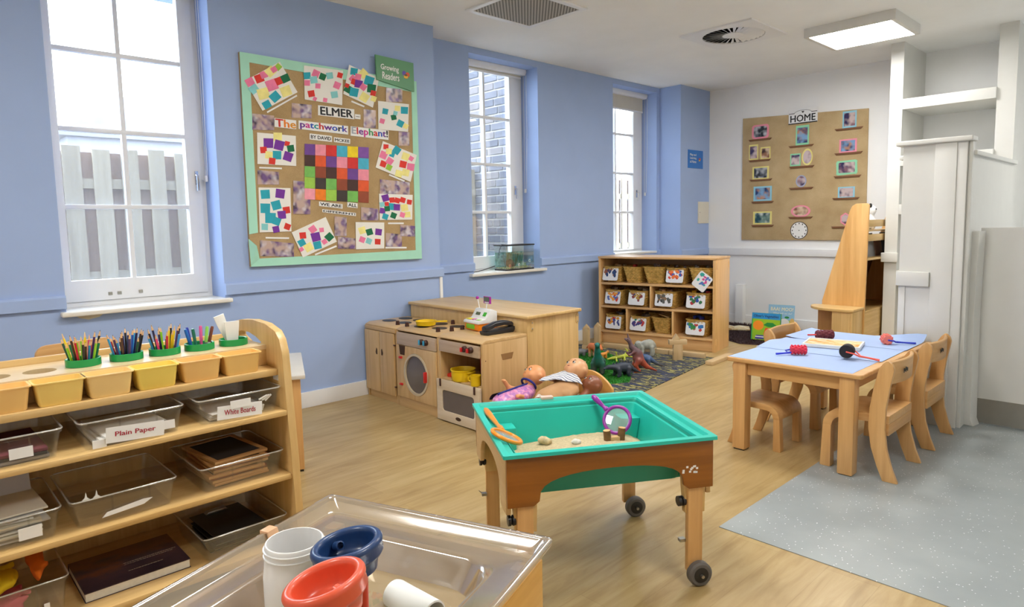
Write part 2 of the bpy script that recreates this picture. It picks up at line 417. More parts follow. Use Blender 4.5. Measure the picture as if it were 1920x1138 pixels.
# ---- windows: casement with glazing bars, reveal, sill
def window(n, x, y0, y1, zs, ztop, mid, gy0, gy1, bars, gz0, gz1, xsill, sy0, sy1, sillz):
    root = struct('window_%d' % n, G().ringprism([(y0, zs), (y1, zs), (y1, ztop), (y0, ztop)],
        [(y0+0.03, zs+0.03), (y1-0.03, zs+0.03), (y1-0.03, ztop-0.04), (y0+0.03, ztop-0.04)], 'X', x-0.06, x+0.005), m_gloss)
    G().ringprism([(y0+0.032, zs+0.032), (y1-0.032, zs+0.032), (y1-0.032, ztop-0.042), (y0+0.032, ztop-0.042)],
                  [(gy0, gz0), (gy1, gz0), (gy1, gz1), (gy0, gz1)], 'X', x-0.045, x+0.018).build('sash', m_gloss, root, 0.003)
    bw = 0.013
    G().box(x-0.03, mid-bw, gz0, x+0.012, mid+bw, gz1).build('glazing_bar', m_gloss, root, 0.003)
    for z in bars: G().box(x-0.031, gy0, z-bw, x+0.013, gy1, z+bw).build('glazing_bar', m_gloss, root, 0.003)
    zz = [gz0]+sorted(bars)+[gz1]
    for i in range(len(zz)-1):
        for (a, b) in ((gy0, mid), (mid, gy1)):
            G().box(x-0.024, a+0.005, zz[i]+0.005, x-0.020, b-0.005, zz[i+1]-0.005).build('pane', m_glass, root)
    h = G().box(x+0.018, gy1+0.045, 1.60, x+0.030, gy1+0.065, 1.69); h.tube([(x+0.03, gy1+0.055, 1.66), (x+0.05, gy1+0.055, 1.66), (x+0.05, gy1+0.055, 1.56)], 0.009)
    h.build('handle', m_chrome, root, smooth=40)
    if n == 1:
        k = G(); 
        for yy in (0.99, 1.04, 1.16): k.cbox((x+0.022, yy, zs+0.07), (0.012, 0.022, 0.02))
        k.build('catch', m_steel, root, 0.002)
    G().box(x-0.06, sy0, sillz-0.028, xsill, sy1, sillz).build('sill', m_sill, root, 0.009, 3)
    return root
window(1, -4.675, 0.72, 1.604, 0.85, 2.86, 1.133, 0.792, 1.486, (1.453, 1.913, 2.376), 1.01, 2.80, XA+0.055, 0.69, 1.635, 0.852)
window(2, -4.955, 3.986, 4.885, 0.83, 2.86, 4.365, 4.07, 4.704, (1.422, 1.895, 2.352), 0.985, 2.79, XB+0.05, 3.93, 4.94, 0.843)
window(3, -4.935, 6.11, 6.98, 0.93, 2.86, 6.435, 6.17, 6.785, (1.417, 1.888, 2.353), 0.95, 2.79, XB+0.01, 6.11, 6.98, 0.934)
# roller blinds with cassette, fabric and bead chain
m_blind = plain('blind_fabric', rgb(208, 203, 190), 0.8, var=0.02)
def blind(x, y0, y1, drop, label):
    t = thing('roller_blind', label, 'blind', (x, (y0+y1)/2, 2.86), 0, None); w = (y1-y0)/2-0.006
    G().prism([(-0.045, -0.055), (0.03, -0.055), (0.045, -0.03), (0.045, 0.0), (-0.045, 0.0)], 'Y', -w, w).build('cassette', m_gloss, t, 0.004)
    if drop > 0:
        G().box(-0.012, -w+0.03, -0.055-drop, -0.009, w-0.03, -0.05).build('fabric', m_blind, t)
        G().cbox((-0.0105, 0, -0.06-drop), (0.014, 2*w-0.06, 0.02)).build('bottom_bar', m_gloss, t, 0.004)
    g = G()
    pts = [(0.02+0.035*math.sin(PI*i/24*2)*0+0.0, w-0.002, -0.05-1.13*i/24) for i in range(25)]
    g.tube([(0.0, w-0.002, -0.05), (0.0, w-0.004, -1.2), (0.01, w-0.004, -1.235), (0.025, w-0.004, -1.2), (0.045, w-0.004, -0.6), (0.04, w-0.002, -0.05)], 0.0022, 5)
    g.build('bead_chain', m_gloss, t, smooth=40)
    G().cbox((0.012, w-0.008, -1.22), (0.022, 0.016, 0.04)).build('chain_holder', m_gloss, t, 0.004)
    return t
blind(-4.905, 3.986, 4.885, 0.02, 'white roller blind fully wound up above the fish tank window')
blind(-4.885, 6.11, 6.98, 0.155, 'white roller blind partly lowered over the window behind the basket shelf')
blind(-4.625, 0.72, 1.604, 0.0, 'white roller blind with bead chain over the window facing the fence')
# white electrical cover and blue sign on the far boxing
tag(G().box(XC, 7.44, 1.262, XC+0.012, 7.69, 1.535).build('access_panel', m_cream, None, 0.003), 'small white access panel with a round lock on blue boxing', 'access panel')
# wall socket-less: ceiling furniture
m_grille = None
def grille_mat():
    m, nt, b = _new('perforated_grille'); v = _coord(nt, (1, 1, 1), 'Object', False)
    ck = nt.nodes.new('ShaderNodeTexChecker'); ck.inputs['Scale'].default_value = 62; nt.links.new(v, ck.inputs['Vector'])
    ck.inputs['Color1'].default_value = (*rgb(78, 72, 62), 1); ck.inputs['Color2'].default_value = (*rgb(196, 190, 176), 1)
    nt.links.new(ck.outputs['Color'], b.inputs['Base Color']); b.inputs['Roughness'].default_value = 0.6; return m
m_grille = grille_mat()
t = thing('ceiling_grille', 'square perforated air grille in a white frame on the ceiling', 'air vent', (-3.64, 3.665, HC))
G().ringprism([(-0.315, -0.345), (0.315, -0.345), (0.315, 0.345), (-0.315, 0.345)], [(-0.27, -0.30), (0.27, -0.30), (0.27, 0.30), (-0.27, 0.30)], 'Z', -0.012, 0).build('frame', m_gloss, t, 0.003)
G().box(-0.272, -0.302, -0.008, 0.272, 0.302, -0.001).build('perforated_plate', m_grille, t)
t = thing('ceiling_diffuser', 'square white swirl air diffuser with radial vanes on the ceiling', 'air vent', (-2.95, 5.545, HC))
hole = []
for k in range(48): a = 2*PI*k/48; hole.append((0.262*math.cos(a), 0.262*math.sin(a)))
outer = []
for k in range(48):
    a = 2*PI*k/48; c, s_ = math.cos(a), math.sin(a); q = 0.335/max(abs(c), abs(s_)); outer.append((q*c, q*s_))
G().ringprism(outer, hole, 'Z', -0.014, 0).build('face_plate', m_gloss, t)
G().lathe([(0.0, -0.002), (0.268, -0.002)], 40).build('dark_duct', m_dark, t)
for k in range(30):
    a = 2*PI*k/30
    vs = [(0.085, -0.006, -0.003), (0.258, -0.014, -0.002), (0.258, 0.014, -0.014), (0.085, 0.005, -0.012)]
    v2 = [(x, y, z-0.001) for x, y, z in vs]
    G().raw(vs+v2, [(0, 1, 2, 3), (7, 6, 5, 4), (0, 4, 5, 1), (1, 5, 6, 2), (2, 6, 7, 3), (3, 7, 4, 0)]).xf(RZ(a)).build('vane', m_gloss, t)
G().lathe([(0.0, -0.016), (0.07, -0.015), (0.095, -0.010), (0.095, -0.003)], 32).build('hub', m_gloss, t, smooth=40)
# ceiling light fittings (surface-mounted square panels); the ones out of the picture continue the row
m_lamp = plain('lamp_diffuser', (1.0, 0.975, 0.935), 0.5, var=0, emit=PANEL_POWER)
m_lampbody = plain('lamp_housing', rgb(222, 220, 214), 0.45, var=0.01)
def panel_light(cx, cy, label, first=[None]):
    if first[0] is None:
        t = thing('ceiling_light', label, 'light', (cx, cy, HC), 0, 'ceiling light panels'); first[0] = t
        G().ringprism([(-0.355, -0.325), (0.355, -0.325), (0.355, 0.325), (-0.355, 0.325)], [(-0.318, -0.305), (0.318, -0.305), (0.318, 0.305), (-0.318, 0.305)], 'Z', -0.08, 0).build('housing', m_lampbody, t, 0.003)
        G().box(-0.317, -0.304, -0.078, 0.317, 0.304, -0.074).build('diffuser', m_lamp, t)
        return t
    return dup(first[0], (cx, cy, HC), 0, label)
panel_light(-2.115, 6.195, 'square glowing ceiling light panel between the alcove shelves and swirl vent')
for (x, y, l) in ((-2.10, 4.06, 'glowing ceiling light panel above the craft table'), (-2.10, 1.6, 'glowing ceiling light panel above the sand tray'),
                   (0.2, 1.6, 'glowing ceiling light panel over the open wood floor'),
                  (-2.10, -0.9, 'glowing ceiling light panel near the near wall and art shelf'), (0.6, 6.4, 'glowing ceiling light panel behind the half door')):
    panel_light(x, y, l)

m_offw = plain('off_white_joinery', rgb(222, 222, 217), 0.4, var=0.015)
# ================================================================ alcove, pony wall and half door on the right
struct('wall_alcove_left', G().box(-2.13, 7.02, 0, -2.02, YW, HC), m_offw)
struct('wall_alcove_right', G().box(-1.30, 7.05, 0, -1.165, YW, HC), m_offw)
struct('trim_10', G().box(-2.15, 6.985, 0.865, -2.005, 7.02, 0.955), m_offw, 0.005)
t = thing('alcove_shelving', 'white painted shelves built between two white piers in the alcove', 'shelves', (-1.66, 7.35, 0))
for z in (2.35, 1.825, 1.37, 0.745): G().box(-0.36, -0.33, z-0.05, 0.36, 0.36, z+0.045).build('shelf', m_offw, t, 0.004)
# pony wall running away from the half door
struct('wall_pony', G().box(-1.33, 4.72, 0, -0.965, 5.9, 1.655), m_offw)
t = struct('trim_11', G().box(-1.36, 4.70, 1.655, -0.945, 5.92, 1.682), m_offw, 0.006)
pil = struct('wall_pony_end', G().box(-1.325, 4.66, 0, -0.985, 4.72, 1.735), m_offw)
G().box(-1.36, 4.625, 1.735, -0.955, 4.75, 1.765).build('cap', m_offw, pil, 0.008, 3)
G().box(-1.15, 4.645, 0, -1.035, 4.66, 1.735).build('stile', m_offw, pil, 0.006)
G().box(-1.035, 4.652, 0, -0.985, 4.66, 1.735).build('stile', m_offw, pil, 0.003)
G().box(-1.335, 4.632, 0.865, -1.152, 4.66, 0.955).build('dado_block', m_offw, pil, 0.006)
G().box(-1.315, 4.652, 0, -1.285, 4.66, 0.86).build('stile', m_offw, pil, 0.002)
G().box(-0.985, 4.675, 0, -0.962, 4.72, 1.735).build('edge_moulding', m_offw, pil, 0.006)
# half door with kick plate, finger guard strip
t = thing('half_door', 'white half height door with steel kick plate beside the pony wall', 'door', (-0.94, 4.86, 0))
G().box(0.0, 0.0, 0.012, 0.95, 0.044, 1.222).build('door_leaf', m_offw, t, 0.003)
G().box(0.01, -0.004, 0.014, 0.94, 0.0, 0.165).build('kick_plate', m_steel, t)
gd = []
for z, dx in ((0.0, 0.015), (0.04, 0.0), (0.35, -0.004), (0.7, -0.008), (1.0, -0.004), (1.20, 0.0)):
    gd.append([(-0.055+dx, -0.085, z+0.004), (0.012+dx, -0.10, z+0.004), (0.028+dx, -0.012, z+0.004), (0.018+dx, -0.006, z+0.004), (-0.04+dx, -0.02, z+0.004)])
G().loft(gd).build('finger_guard', m_offw, t, 0.004)
struct('wall_door_side', G().box(0.02, 4.84, 0, XR, 4.94, HC), m_offw)
struct('trim_12', G().box(-0.0, 4.82, 0, 0.03, 4.96, HC), m_offw, 0.004)

# ================================================================ outside: paving, fence, brick outshoot, shed, tree
struct('ground_outside', G().box(-40, -30, -0.35, XO-0.02, 40, -0.15), plain('paving_outside', rgb(150, 148, 140), 0.9, var=0.1, nscale=2))
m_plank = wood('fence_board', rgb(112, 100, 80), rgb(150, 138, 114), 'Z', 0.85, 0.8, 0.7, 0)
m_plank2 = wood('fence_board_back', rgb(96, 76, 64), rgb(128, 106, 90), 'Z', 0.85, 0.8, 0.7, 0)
t = thing('board_fence', 'weathered grey timber board fence outside the windows', 'fence', (-6.2, 1.5, -0.15))
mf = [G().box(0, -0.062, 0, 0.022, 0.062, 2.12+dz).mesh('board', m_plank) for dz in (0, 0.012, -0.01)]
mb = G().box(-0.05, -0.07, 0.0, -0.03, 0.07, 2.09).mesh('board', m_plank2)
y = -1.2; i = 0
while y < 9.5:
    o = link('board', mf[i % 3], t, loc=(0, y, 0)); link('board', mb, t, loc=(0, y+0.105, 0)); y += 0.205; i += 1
for z in (0.35, 1.05, 1.8): G().box(-0.03, -1.4, z, 0.0, 9.6, z+0.08).build('rail', m_plank, t)
m_brick = [plain('brick_%d' % k, rgb(*c), 0.85, var=0.2, nscale=18, bump=0.3, bscale=50) for k, c in enumerate(((78, 80, 90), (64, 68, 80), (94, 90, 92)))]
m_mortar = plain('mortar', rgb(150, 148, 142), 0.9, var=0.08)
t = struct('wall_brick_outshoot', G().box(-6.36, 5.32, -0.15, -5.06, 5.55, 4.4), m_mortar)
bms = [G().box(-0.125, -0.014, -0.039, 0.125, 0.01, 0.039).mesh('brick', m, 0.006, 1) for m in m_brick]
bmh = [G().box(-0.06, -0.014, -0.039, 0.06, 0.01, 0.039).mesh('brick', m, 0.006, 1) for m in m_brick]
row = 0; z = 0.75
while z < 4.3:
    x = -6.30 + (0.0 if row % 2 else 0.065)
    while x < -5.08:
        hdr = (random.random() < 0.25); w = 0.12 if hdr else 0.25
        link('brick', random.choice(bmh if hdr else bms), t, loc=(x+w/2-0.06, 5.32, z)); x += w+0.016
    z += 0.094; row += 1
t = thing('garden_shed', 'grey low roofed building beyond the fence', 'building', (-13.0, 3.4, -0.15))
m_shed = plain('shed_wall', rgb(128, 130, 138), 0.8, var=0.06); m_roof = plain('shed_roof', rgb(112, 112, 120), 0.8, var=0.1)
G().box(-1.5, -1.35, 0, 1.5, 1.35, 2.85).build('wall', m_shed, t)
G().prism([(-1.55, 2.85), (1.55, 2.85), (0.75, 3.35), (-0.55, 3.5)], 'X', -1.6, 1.6).build('roof', m_roof, t, 0.02)
t = thing('garden_tree', 'bare thin-branched tree standing beyond the fence', 'tree', (-11.0, 1.15, -0.15))
g = G(); g.tube([(0, 0, 0), (0.05, 0.02, 1.5), (0, 0.1, 2.8), (0.1, 0.0, 4.4)], [0.12, 0.09, 0.06, 0.02], 7)
rt = random.Random(3)
for k in range(34):
    z = 1.9+rt.random()*2.4; a = rt.random()*6.28; L = 0.5+rt.random()*0.5
    p0 = Vector((0.02, 0.05, z)); p1 = p0+Vector((math.cos(a)*L*0.6, math.sin(a)*L*0.6, L*0.5)); p2 = p1+Vector((rt.uniform(-.2, .2), rt.uniform(-.3, .3), 0.3))
    g.tube([p0, p1, p2], [0.025, 0.014, 0.005], 5)
g.build('trunk', plain('bark', rgb(120, 105, 95), 0.9, var=0.2), t, smooth=50)
# ================================================================ furniture
BD, BL = rgb(198, 160, 98), rgb(226, 192, 132)
m_bx = wood('birch_x', BD, BL, 'X'); m_by = wood('birch_y', BD, BL, 'Y'); m_bz = wood('birch_z', BD, BL, 'Z')
m_tx = wood('beech_x', rgb(196, 146, 86), rgb(222, 176, 116), 'X'); m_ty = wood('beech_y', rgb(196, 146, 86), rgb(222, 176, 116), 'Y'); m_tz = wood('beech_z', rgb(196, 146, 86), rgb(222, 176, 116), 'Z')
m_kx = wood('play_kitchen_x', rgb(196, 158, 104), rgb(222, 188, 136), 'X'); m_kz = wood('play_kitchen_z', rgb(196, 158, 104), rgb(222, 188, 136), 'Z'); m_ky = wood('play_kitchen_y', rgb(196, 158, 104), rgb(222, 188, 136), 'Y')
m_grey_wood = wood('worn_grey_wood', rgb(176, 150, 122), rgb(204, 182, 156), 'X')
m_hole = plain('deep_hole', rgb(70, 46, 28), 0.8, var=0)
m_black = plain('black_plastic', rgb(28, 27, 28), 0.4, var=0.05)
m_brown = plain('brown_plastic', rgb(66, 36, 28), 0.4, var=0.05)
m_clear = clear('clear_tray', (0.97, 0.97, 0.96), 0.02, 0.05, 0.09, (0.85, 0.84, 0.80))
m_paper = plain('white_paper', rgb(240, 240, 238), 0.8, var=0.01)
m_redink = plain('red_ink', rgb(178, 44, 62), 0.6, var=0)
m_ink = plain('black_ink', rgb(24, 24, 26), 0.6, var=0)
def wp(t, name, g, mat, bevel=0.0, parent=None, **kw):
    """part given in world coordinates, stored under thing t"""
    Mi = (TR(*t.location) @ RZ(t.rotation_euler[2])).inverted(); g.xf(Mi)
    return g.build(name, mat, parent if parent is not None else t, bevel=bevel, **kw)
def ray_poly(poly, c, ang):
    best = None; d = (math.cos(ang), math.sin(ang)); n = len(poly)
    for i in range(n):
        a = (poly[i][0]-c[0], poly[i][1]-c[1]); b = (poly[(i+1) % n][0]-c[0], poly[(i+1) % n][1]-c[1])
        e = (b[0]-a[0], b[1]-a[1]); den = d[0]*e[1]-d[1]*e[0]
        if abs(den) < 1e-12: continue
        tt = (a[0]*e[1]-a[1]*e[0])/den; u = (a[0]*d[1]-a[1]*d[0])/den
        if tt > 0 and -1e-9 <= u <= 1+1e-9 and (best is None or tt > best): best = tt
    return (c[0]+d[0]*best, c[1]+d[1]*best)
def holed(outer, inner, c, n=40):
    an = [math.atan2(p[1]-c[1], p[0]-c[0]) for p in outer+inner]+[2*PI*k/n-PI for k in range(n)]
    an = sorted(an); an = [a for i, a in enumerate(an) if i == 0 or a-an[i-1] > 1e-4]
    return [ray_poly(outer, c, a) for a in an], [ray_poly(inner, c, a) for a in an]

# ---------------------------------------------------------------- art shelf (long tiered unit on the left)
art = thing('art_shelf', 'long tiered birch art shelf with arched end panel full of trays', 'shelf', (-2.70, 0.4, 0))
prof = [(-2.39, 0), (-2.415, 0.4), (-2.455, 0.82), (-2.475, 0.868), (-2.51, 0.897), (-2.60, 0.918), (-2.72, 0.923), (-2.85, 0.913), (-2.985, 0.888), (-3.02, 0.86), (-3.0, 0.80), (-3.0, 0.0)]
hole = [(-2.875, 0.842), (-2.80, 0.818), (-2.665, 0.822), (-2.648, 0.838), (-2.70, 0.855), (-2.767, 0.866), (-2.855, 0.866), (-2.875, 0.86)]
o_, i_ = holed(prof, hole, (-2.765, 0.843))
for y0 in (1.088, -0.38): wp(art, 'end_panel', G().ringprism(o_, i_, 'Y', y0, y0+0.03), m_bz, 0.005)
YA, YB = -0.35, 1.088
wp(art, 'shelf', G().box(-2.90, YA, 0.722, -2.498, YB, 0.749), m_by, 0.006)
wp(art, 'shelf', G().box(-2.92, YA, 0.572, -2.432, YB, 0.593), m_by, 0.006)
wp(art, 'shelf', G().box(-2.92, YA, 0.320, -2.420, YB, 0.341), m_by, 0.006)
wp(art, 'shelf', G().box(-2.92, YA, 0.050, -2.400, YB, 0.078), m_by, 0.006)
wp(art, 'back_panel', G().box(-2.935, YA, 0.05, -2.92, YB, 0.80), m_bz, 0.002)
# pot tray on top: plate with round holes made of strips round each hole
POTY = [0.349-0.128, 0.349, 0.477, 0.613, 0.743, 0.869, 1.001]; PX = -2.712
g = G()
ys = [YA]+[(POTY[i]+POTY[i+1])/2 for i in range(len(POTY)-1)]+[YB]
g.box(-2.87, YA, 0.815, -2.60, POTY[0]-0.064, 0.832) if POTY[0]-0.064 > YA else None
for i, yc in enumerate(POTY):
    y0 = (POTY[0]-0.064) if i == 0 else ys[i]; y1 = ys[i+1]
    o2, i2 = holed([(-2.87, y0), (-2.60, y0), (-2.60, y1), (-2.87, y1)], ell(PX, yc, 0.0485, 0.0485, 28), (PX, yc), 12)
    g.ringprism(o2, i2, 'Z', 0.815, 0.832)
wp(art, 'pot_rack', g, wood('pale_birch', rgb(222, 196, 150), rgb(238, 216, 178), 'Y', 0.3))
wp(art, 'front_strip', G().box(-2.615, YA, 0.75, -2.60, YB, 0.815), m_by, 0.002)
wp(art, 'back_lip', G().box(-2.89, YA, 0.80, -2.872, YB, 0.856), m_by, 0.006)
wp(art, 'maker_label', G().box(-2.545, 1.0865, 0.70, -2.50, 1.088, 0.722), m_paper)

# ---------------------------------------------------------------- play kitchen: three units along y = 2.635
YK = 2.635
def kitchen_unit(x0, x1, label, y0=YK, y1=3.025, top=0.575):
    t = thing('play_kitchen_unit', label, 'play kitchen', ((x0+x1)/2, (y0+y1)/2, 0), 0, None)
    wp(t, 'side_panel', G().box(x0, y0, 0, x0+0.018, y1, top-0.022), m_kz, 0.002)
    wp(t, 'side_panel', G().box(x1-0.018, y0, 0, x1, y1, top-0.022), m_kz, 0.002)
    wp(t, 'back_panel', G().box(x0+0.018, y1-0.012, 0, x1-0.018, y1, top-0.022), m_kz)
    wp(t, 'worktop', G().prism([(y0-0.004, top-0.022), (y1, top-0.022), (y1, top), (y0+0.03, top), (y0-0.004, top-0.014)], 'X', x0, x1), m_kx, 0.003)
    return t
t = kitchen_unit(-4.415, -3.998, 'birch toy cupboard with two doors and four printed hobs against the wall')
G_ = wp(t, 'plinth', G().box(-4.397, YK+0.01, 0, -4.016, YK+0.03, 0.055), m_kx)
for (a, b, hx) in ((-4.413, -4.213, -4.255), (-4.206, -4.018, -4.168)):
    d = wp(t, 'door', G().box(a, YK-0.016, 0.06, b, YK, 0.522), m_kz, 0.004)
    s = 1 if hx < -4.2 else -1
    wp(t, 'finger_hole', G().prism([(hx-0.013*s*0, 0.345), (hx+0.016*s, 0.345), (hx+0.016*s, 0.385), (hx+0.006*s, 0.395), (hx-0.006*s, 0.362)], 'Y', YK-0.0175, YK-0.0155), m_hole, parent=d)
for z in (0.13, 0.44): wp(t, 'hinge', G().cbox((-4.012, YK-0.012, z), (0.02, 0.012, 0.008)), m_brown, 0.002)
wp(t, 'fascia', G().box(-4.413, YK-0.012, 0.526, -4.0, YK, 0.553), m_kx, 0.002)
def hob(t, x, y, z=0.5755, r=0.058): wp(t, 'hob_ring', G().prism(ell(x, y, r*1.1, r*0.85, 24), 'Z', z, z+0.002), m_black)
def dial(t, x, y, z=0.575): wp(t, 'dial', G().lathe([(0.016, 0), (0.013, 0.028), (0.009, 0.031), (0.0, 0.031)], 12, (x, y, z)), m_brown, smooth=40)
for p in ((-4.31, 2.78), (-4.31, 2.93), (-4.12, 2.79), (-4.13, 2.94)): hob(t, *p)
dial(t, -4.075, 2.70)
t = kitchen_unit(-3.996, -3.498, 'birch toy washing machine with grey round window and hobs on top')
wp(t, 'control_panel', G().box(-3.978, YK-0.014, 0.455, -3.516, YK, 0.545), m_grey_wood, 0.003)
o2, i2 = holed([(-3.978, 0.075), (-3.516, 0.075), (-3.516, 0.452), (-3.978, 0.452)], ell(-3.748, 0.262, 0.145, 0.150, 36), (-3.748, 0.262), 16)
d = wp(t, 'door', G().ringprism(o2, i2, 'Y', YK-0.016, YK), m_kz, 0.002)
o3 = ell(-3.748, 0.262, 0.144, 0.149, 40); i3 = ell(-3.748, 0.262, 0.128, 0.133, 40)
wp(t, 'window_ring', G().ringprism(o3, i3, 'Y', YK-0.020, YK-0.004), plain('frosted_rim', rgb(205, 190, 160), 0.35, var=0.03), parent=d)
wp(t, 'drum_window', G().prism(i3, 'Y', YK-0.008, YK-0.004), plain('grey_acrylic', rgb(105, 96, 92), 0.18, var=0.08, nscale=4), parent=d)
wp(t, 'latch', G().cbox((-3.622, YK-0.028, 0.265), (0.018, 0.026, 0.075)), plain('red_toy_plastic', rgb(205, 40, 38), 0.35), 0.005, parent=d)
for z in (0.17, 0.365): wp(t, 'hinge', G().cbox((-3.925, YK-0.022, z), (0.032, 0.014, 0.016)), MATS['red_toy_plastic'], 0.004, parent=d)
wp(t, 'powder_slot', G().prism([(-3.945, 0.452), (-3.87, 0.452), (-3.88, 0.385), (-3.935, 0.385)], 'Y', YK-0.0175, YK-0.0155), m_hole)
wp(t, 'plinth', G().box(-3.978, YK-0.004, 0, -3.516, YK+0.012, 0.07), m_kx, 0.002)
m_cyan = plain('cyan_toy_plastic', rgb(70, 165, 205), 0.35)
for x in (-3.665, -3.615):
    k = wp(t, 'dial', G().lathe([(0.020, 0), (0.020, 0.018), (0.017, 0.022), (0, 0.022)], 18, M=TR(x, YK-0.014, 0.505) @ RX(PI/2)), m_brown, smooth=40)
    wp(t, 'pointer', G().cbox((x, YK-0.040, 0.505), (0.010, 0.012, 0.034)), m_cyan, 0.003, parent=k)
for p in ((-3.86, 2.76), (-3.70, 2.80), (-3.86, 2.93), (-3.66, 2.93), (-3.93, 2.86)): hob(t, *p)
for p in ((-3.585, 2.70), (-3.535, 2.78), (-3.53, 2.87), (-3.955, 2.70), (-3.78, 2.985)): dial(t, *p)
t = kitchen_unit(-3.496, -3.05, 'birch toy oven unit with open shelf of plastic pans and register on top', top=0.578)
wp(t, 'control_panel', G().box(-3.478, YK-0.014, 0.468, -3.068, YK, 0.545), m_grey_wood, 0.003)
for x in (-3.20, -3.14):
    k = wp(t, 'dial', G().lathe([(0.020, 0), (0.020, 0.018), (0.017, 0.022), (0, 0.022)], 18, M=TR(x, YK-0.014, 0.515) @ RX(PI/2)), m_brown, smooth=40)
    wp(t, 'pointer', G().cbox((x-0.012, YK-0.040, 0.512), (0.016, 0.012, 0.028)), MATS['red_toy_plastic'], 0.003, parent=k)
wp(t, 'shelf', G().box(-3.478, YK+0.0, 0.268, -3.068, 3.013, 0.284), m_kx, 0.002)
o2, i2 = holed([(-3.494, 0.008), (-3.054, 0.008), (-3.054, 0.282), (-3.494, 0.282)], rrect(-3.435, 0.075, -3.11, 0.215, 0.02), (-3.27, 0.145), 12)
d = wp(t, 'oven_door', G().ringprism(o2, i2, 'Y', YK-0.030, YK-0.012), wood('pale_worn_wood', rgb(206, 186, 156), rgb(226, 210, 184), 'X'), 0.003)
wp(t, 'oven_window', G().prism(rrect(-3.436, 0.074, -3.109, 0.216, 0.02), 'Y', YK-0.024, YK-0.018), MATS['grey_acrylic'], parent=d)
wp(t, 'finger_hole', G().prism(ell(-3.27, 0.045, 0.028, 0.012, 14), 'Y', YK-0.0315, YK-0.0295), m_hole, parent=d)
for x in (-3.45, -3.10): wp(t, 'hinge', G().cbox((x, YK-0.032, 0.262), (0.014, 0.008, 0.05)), m_brown, 0.002, parent=d)
wp(t, 'finger_hole', G().prism([(2.79, 0.475), (2.90, 0.475), (2.885, 0.435), (2.805, 0.435)], 'X', -3.051, -3.0485), plain('recess_wood', rgb(150, 112, 66), 0.6))
for z in (0.05, 0.45): wp(t, 'screw', G().lathe([(0.004, 0), (0, 0.001)], 8, M=TR(-3.05, 2.66, z) @ RY(PI/2)), m_hole)

# ---------------------------------------------------------------- low cabinet behind the kitchen
t = thing('low_cabinet', 'long low birch cabinet standing back to back with the toy kitchen', 'cabinet', (-3.73, 3.31, 0))
wp(t, 'body', G().box(-4.40, 3.045, 0, -3.065, 3.565, 0.668), m_bz, 0.004)
wp(t, 'top', G().box(-4.415, 3.03, 0.668, -3.045, 3.58, 0.692), m_bx, 0.008, seg=3)
for y, z in ((3.09, 0.62), (3.55, 0.62)):
    b = wp(t, 'hinge_plate', G().prism(rrect(y-0.014, z-0.035, y+0.014, z+0.035, 0.012), 'X', -3.066, -3.061), m_bz, 0.001)
    for dz in (-0.02, 0.02): wp(t, 'bolt', G().lathe([(0.006, 0), (0.004, 0.002), (0, 0.002)], 10, M=TR(-3.061, y, z+dz) @ RY(PI/2)), m_steel, parent=b)

# ---------------------------------------------------------------- basket shelf (rotated a little)
BSX, BSY = onZ(1113, 640)[0], onZ(1113, 640)[1]
BA = math.radians(11.3); BW, BDp, BH = 1.275, 0.44, 0.935
bs = thing('basket_shelf', 'wide birch cubby shelf unit holding thirteen wicker baskets', 'shelf', (BSX+0.06, BSY+0.02, 0), BA)
m_bsx = wood('alder_x', rgb(206, 160, 104), rgb(230, 188, 134), 'X'); m_bsz = wood('alder_z', rgb(216, 168, 106), rgb(242, 198, 138), 'Z')
m_bsback = wood('alder_back', rgb(168, 128, 84), rgb(190, 150, 102), 'X')
def bsp(name, g, mat, bevel=0.003): return g.build(name, mat, bs, bevel=bevel)
bsp('side_panel', G().box(0, 0, 0, 0.025, BDp, BH-0.02), m_bsz); bsp('side_panel', G().box(BW-0.03, 0, 0, BW, BDp, BH-0.02), m_bsz)
bsp('top_panel', G().box(-0.005, -0.006, BH-0.022, BW+0.005, BDp+0.004, BH), m_bsx, 0.006)
bsp('back_panel', G().box(0.025, BDp-0.012, 0.06, BW-0.03, BDp, BH-0.02), m_bsback, 0)
ZS = [0.135, 0.405, 0.655]
for z in ZS: bsp('shelf', G().box(0.025, 0.004, z-0.022, BW-0.03, BDp-0.012, z), m_bsx)
bsp('plinth', G().box(0.025, 0.03, 0, BW-0.03, 0.05, 0.113), m_bsx)
bsp('divider', G().box(0.585, 0.006, ZS[1], 0.605, BDp-0.012, ZS[2]-0.022), m_bsz)
for x in (0.325, 0.835): bsp('divider', G().box(x-0.01, 0.006, ZS[0], x+0.01, BDp-0.012, ZS[1]-0.022), m_bsz)
for y in (0.03, BDp-0.03):
    for z in (0.10, 0.85):
        b = bsp('hinge_plate', G().prism(rrect(y-0.014, z-0.032, y+0.014, z+0.032, 0.012), 'X', BW-0.001, BW+0.003), m_bsz, 0.001)
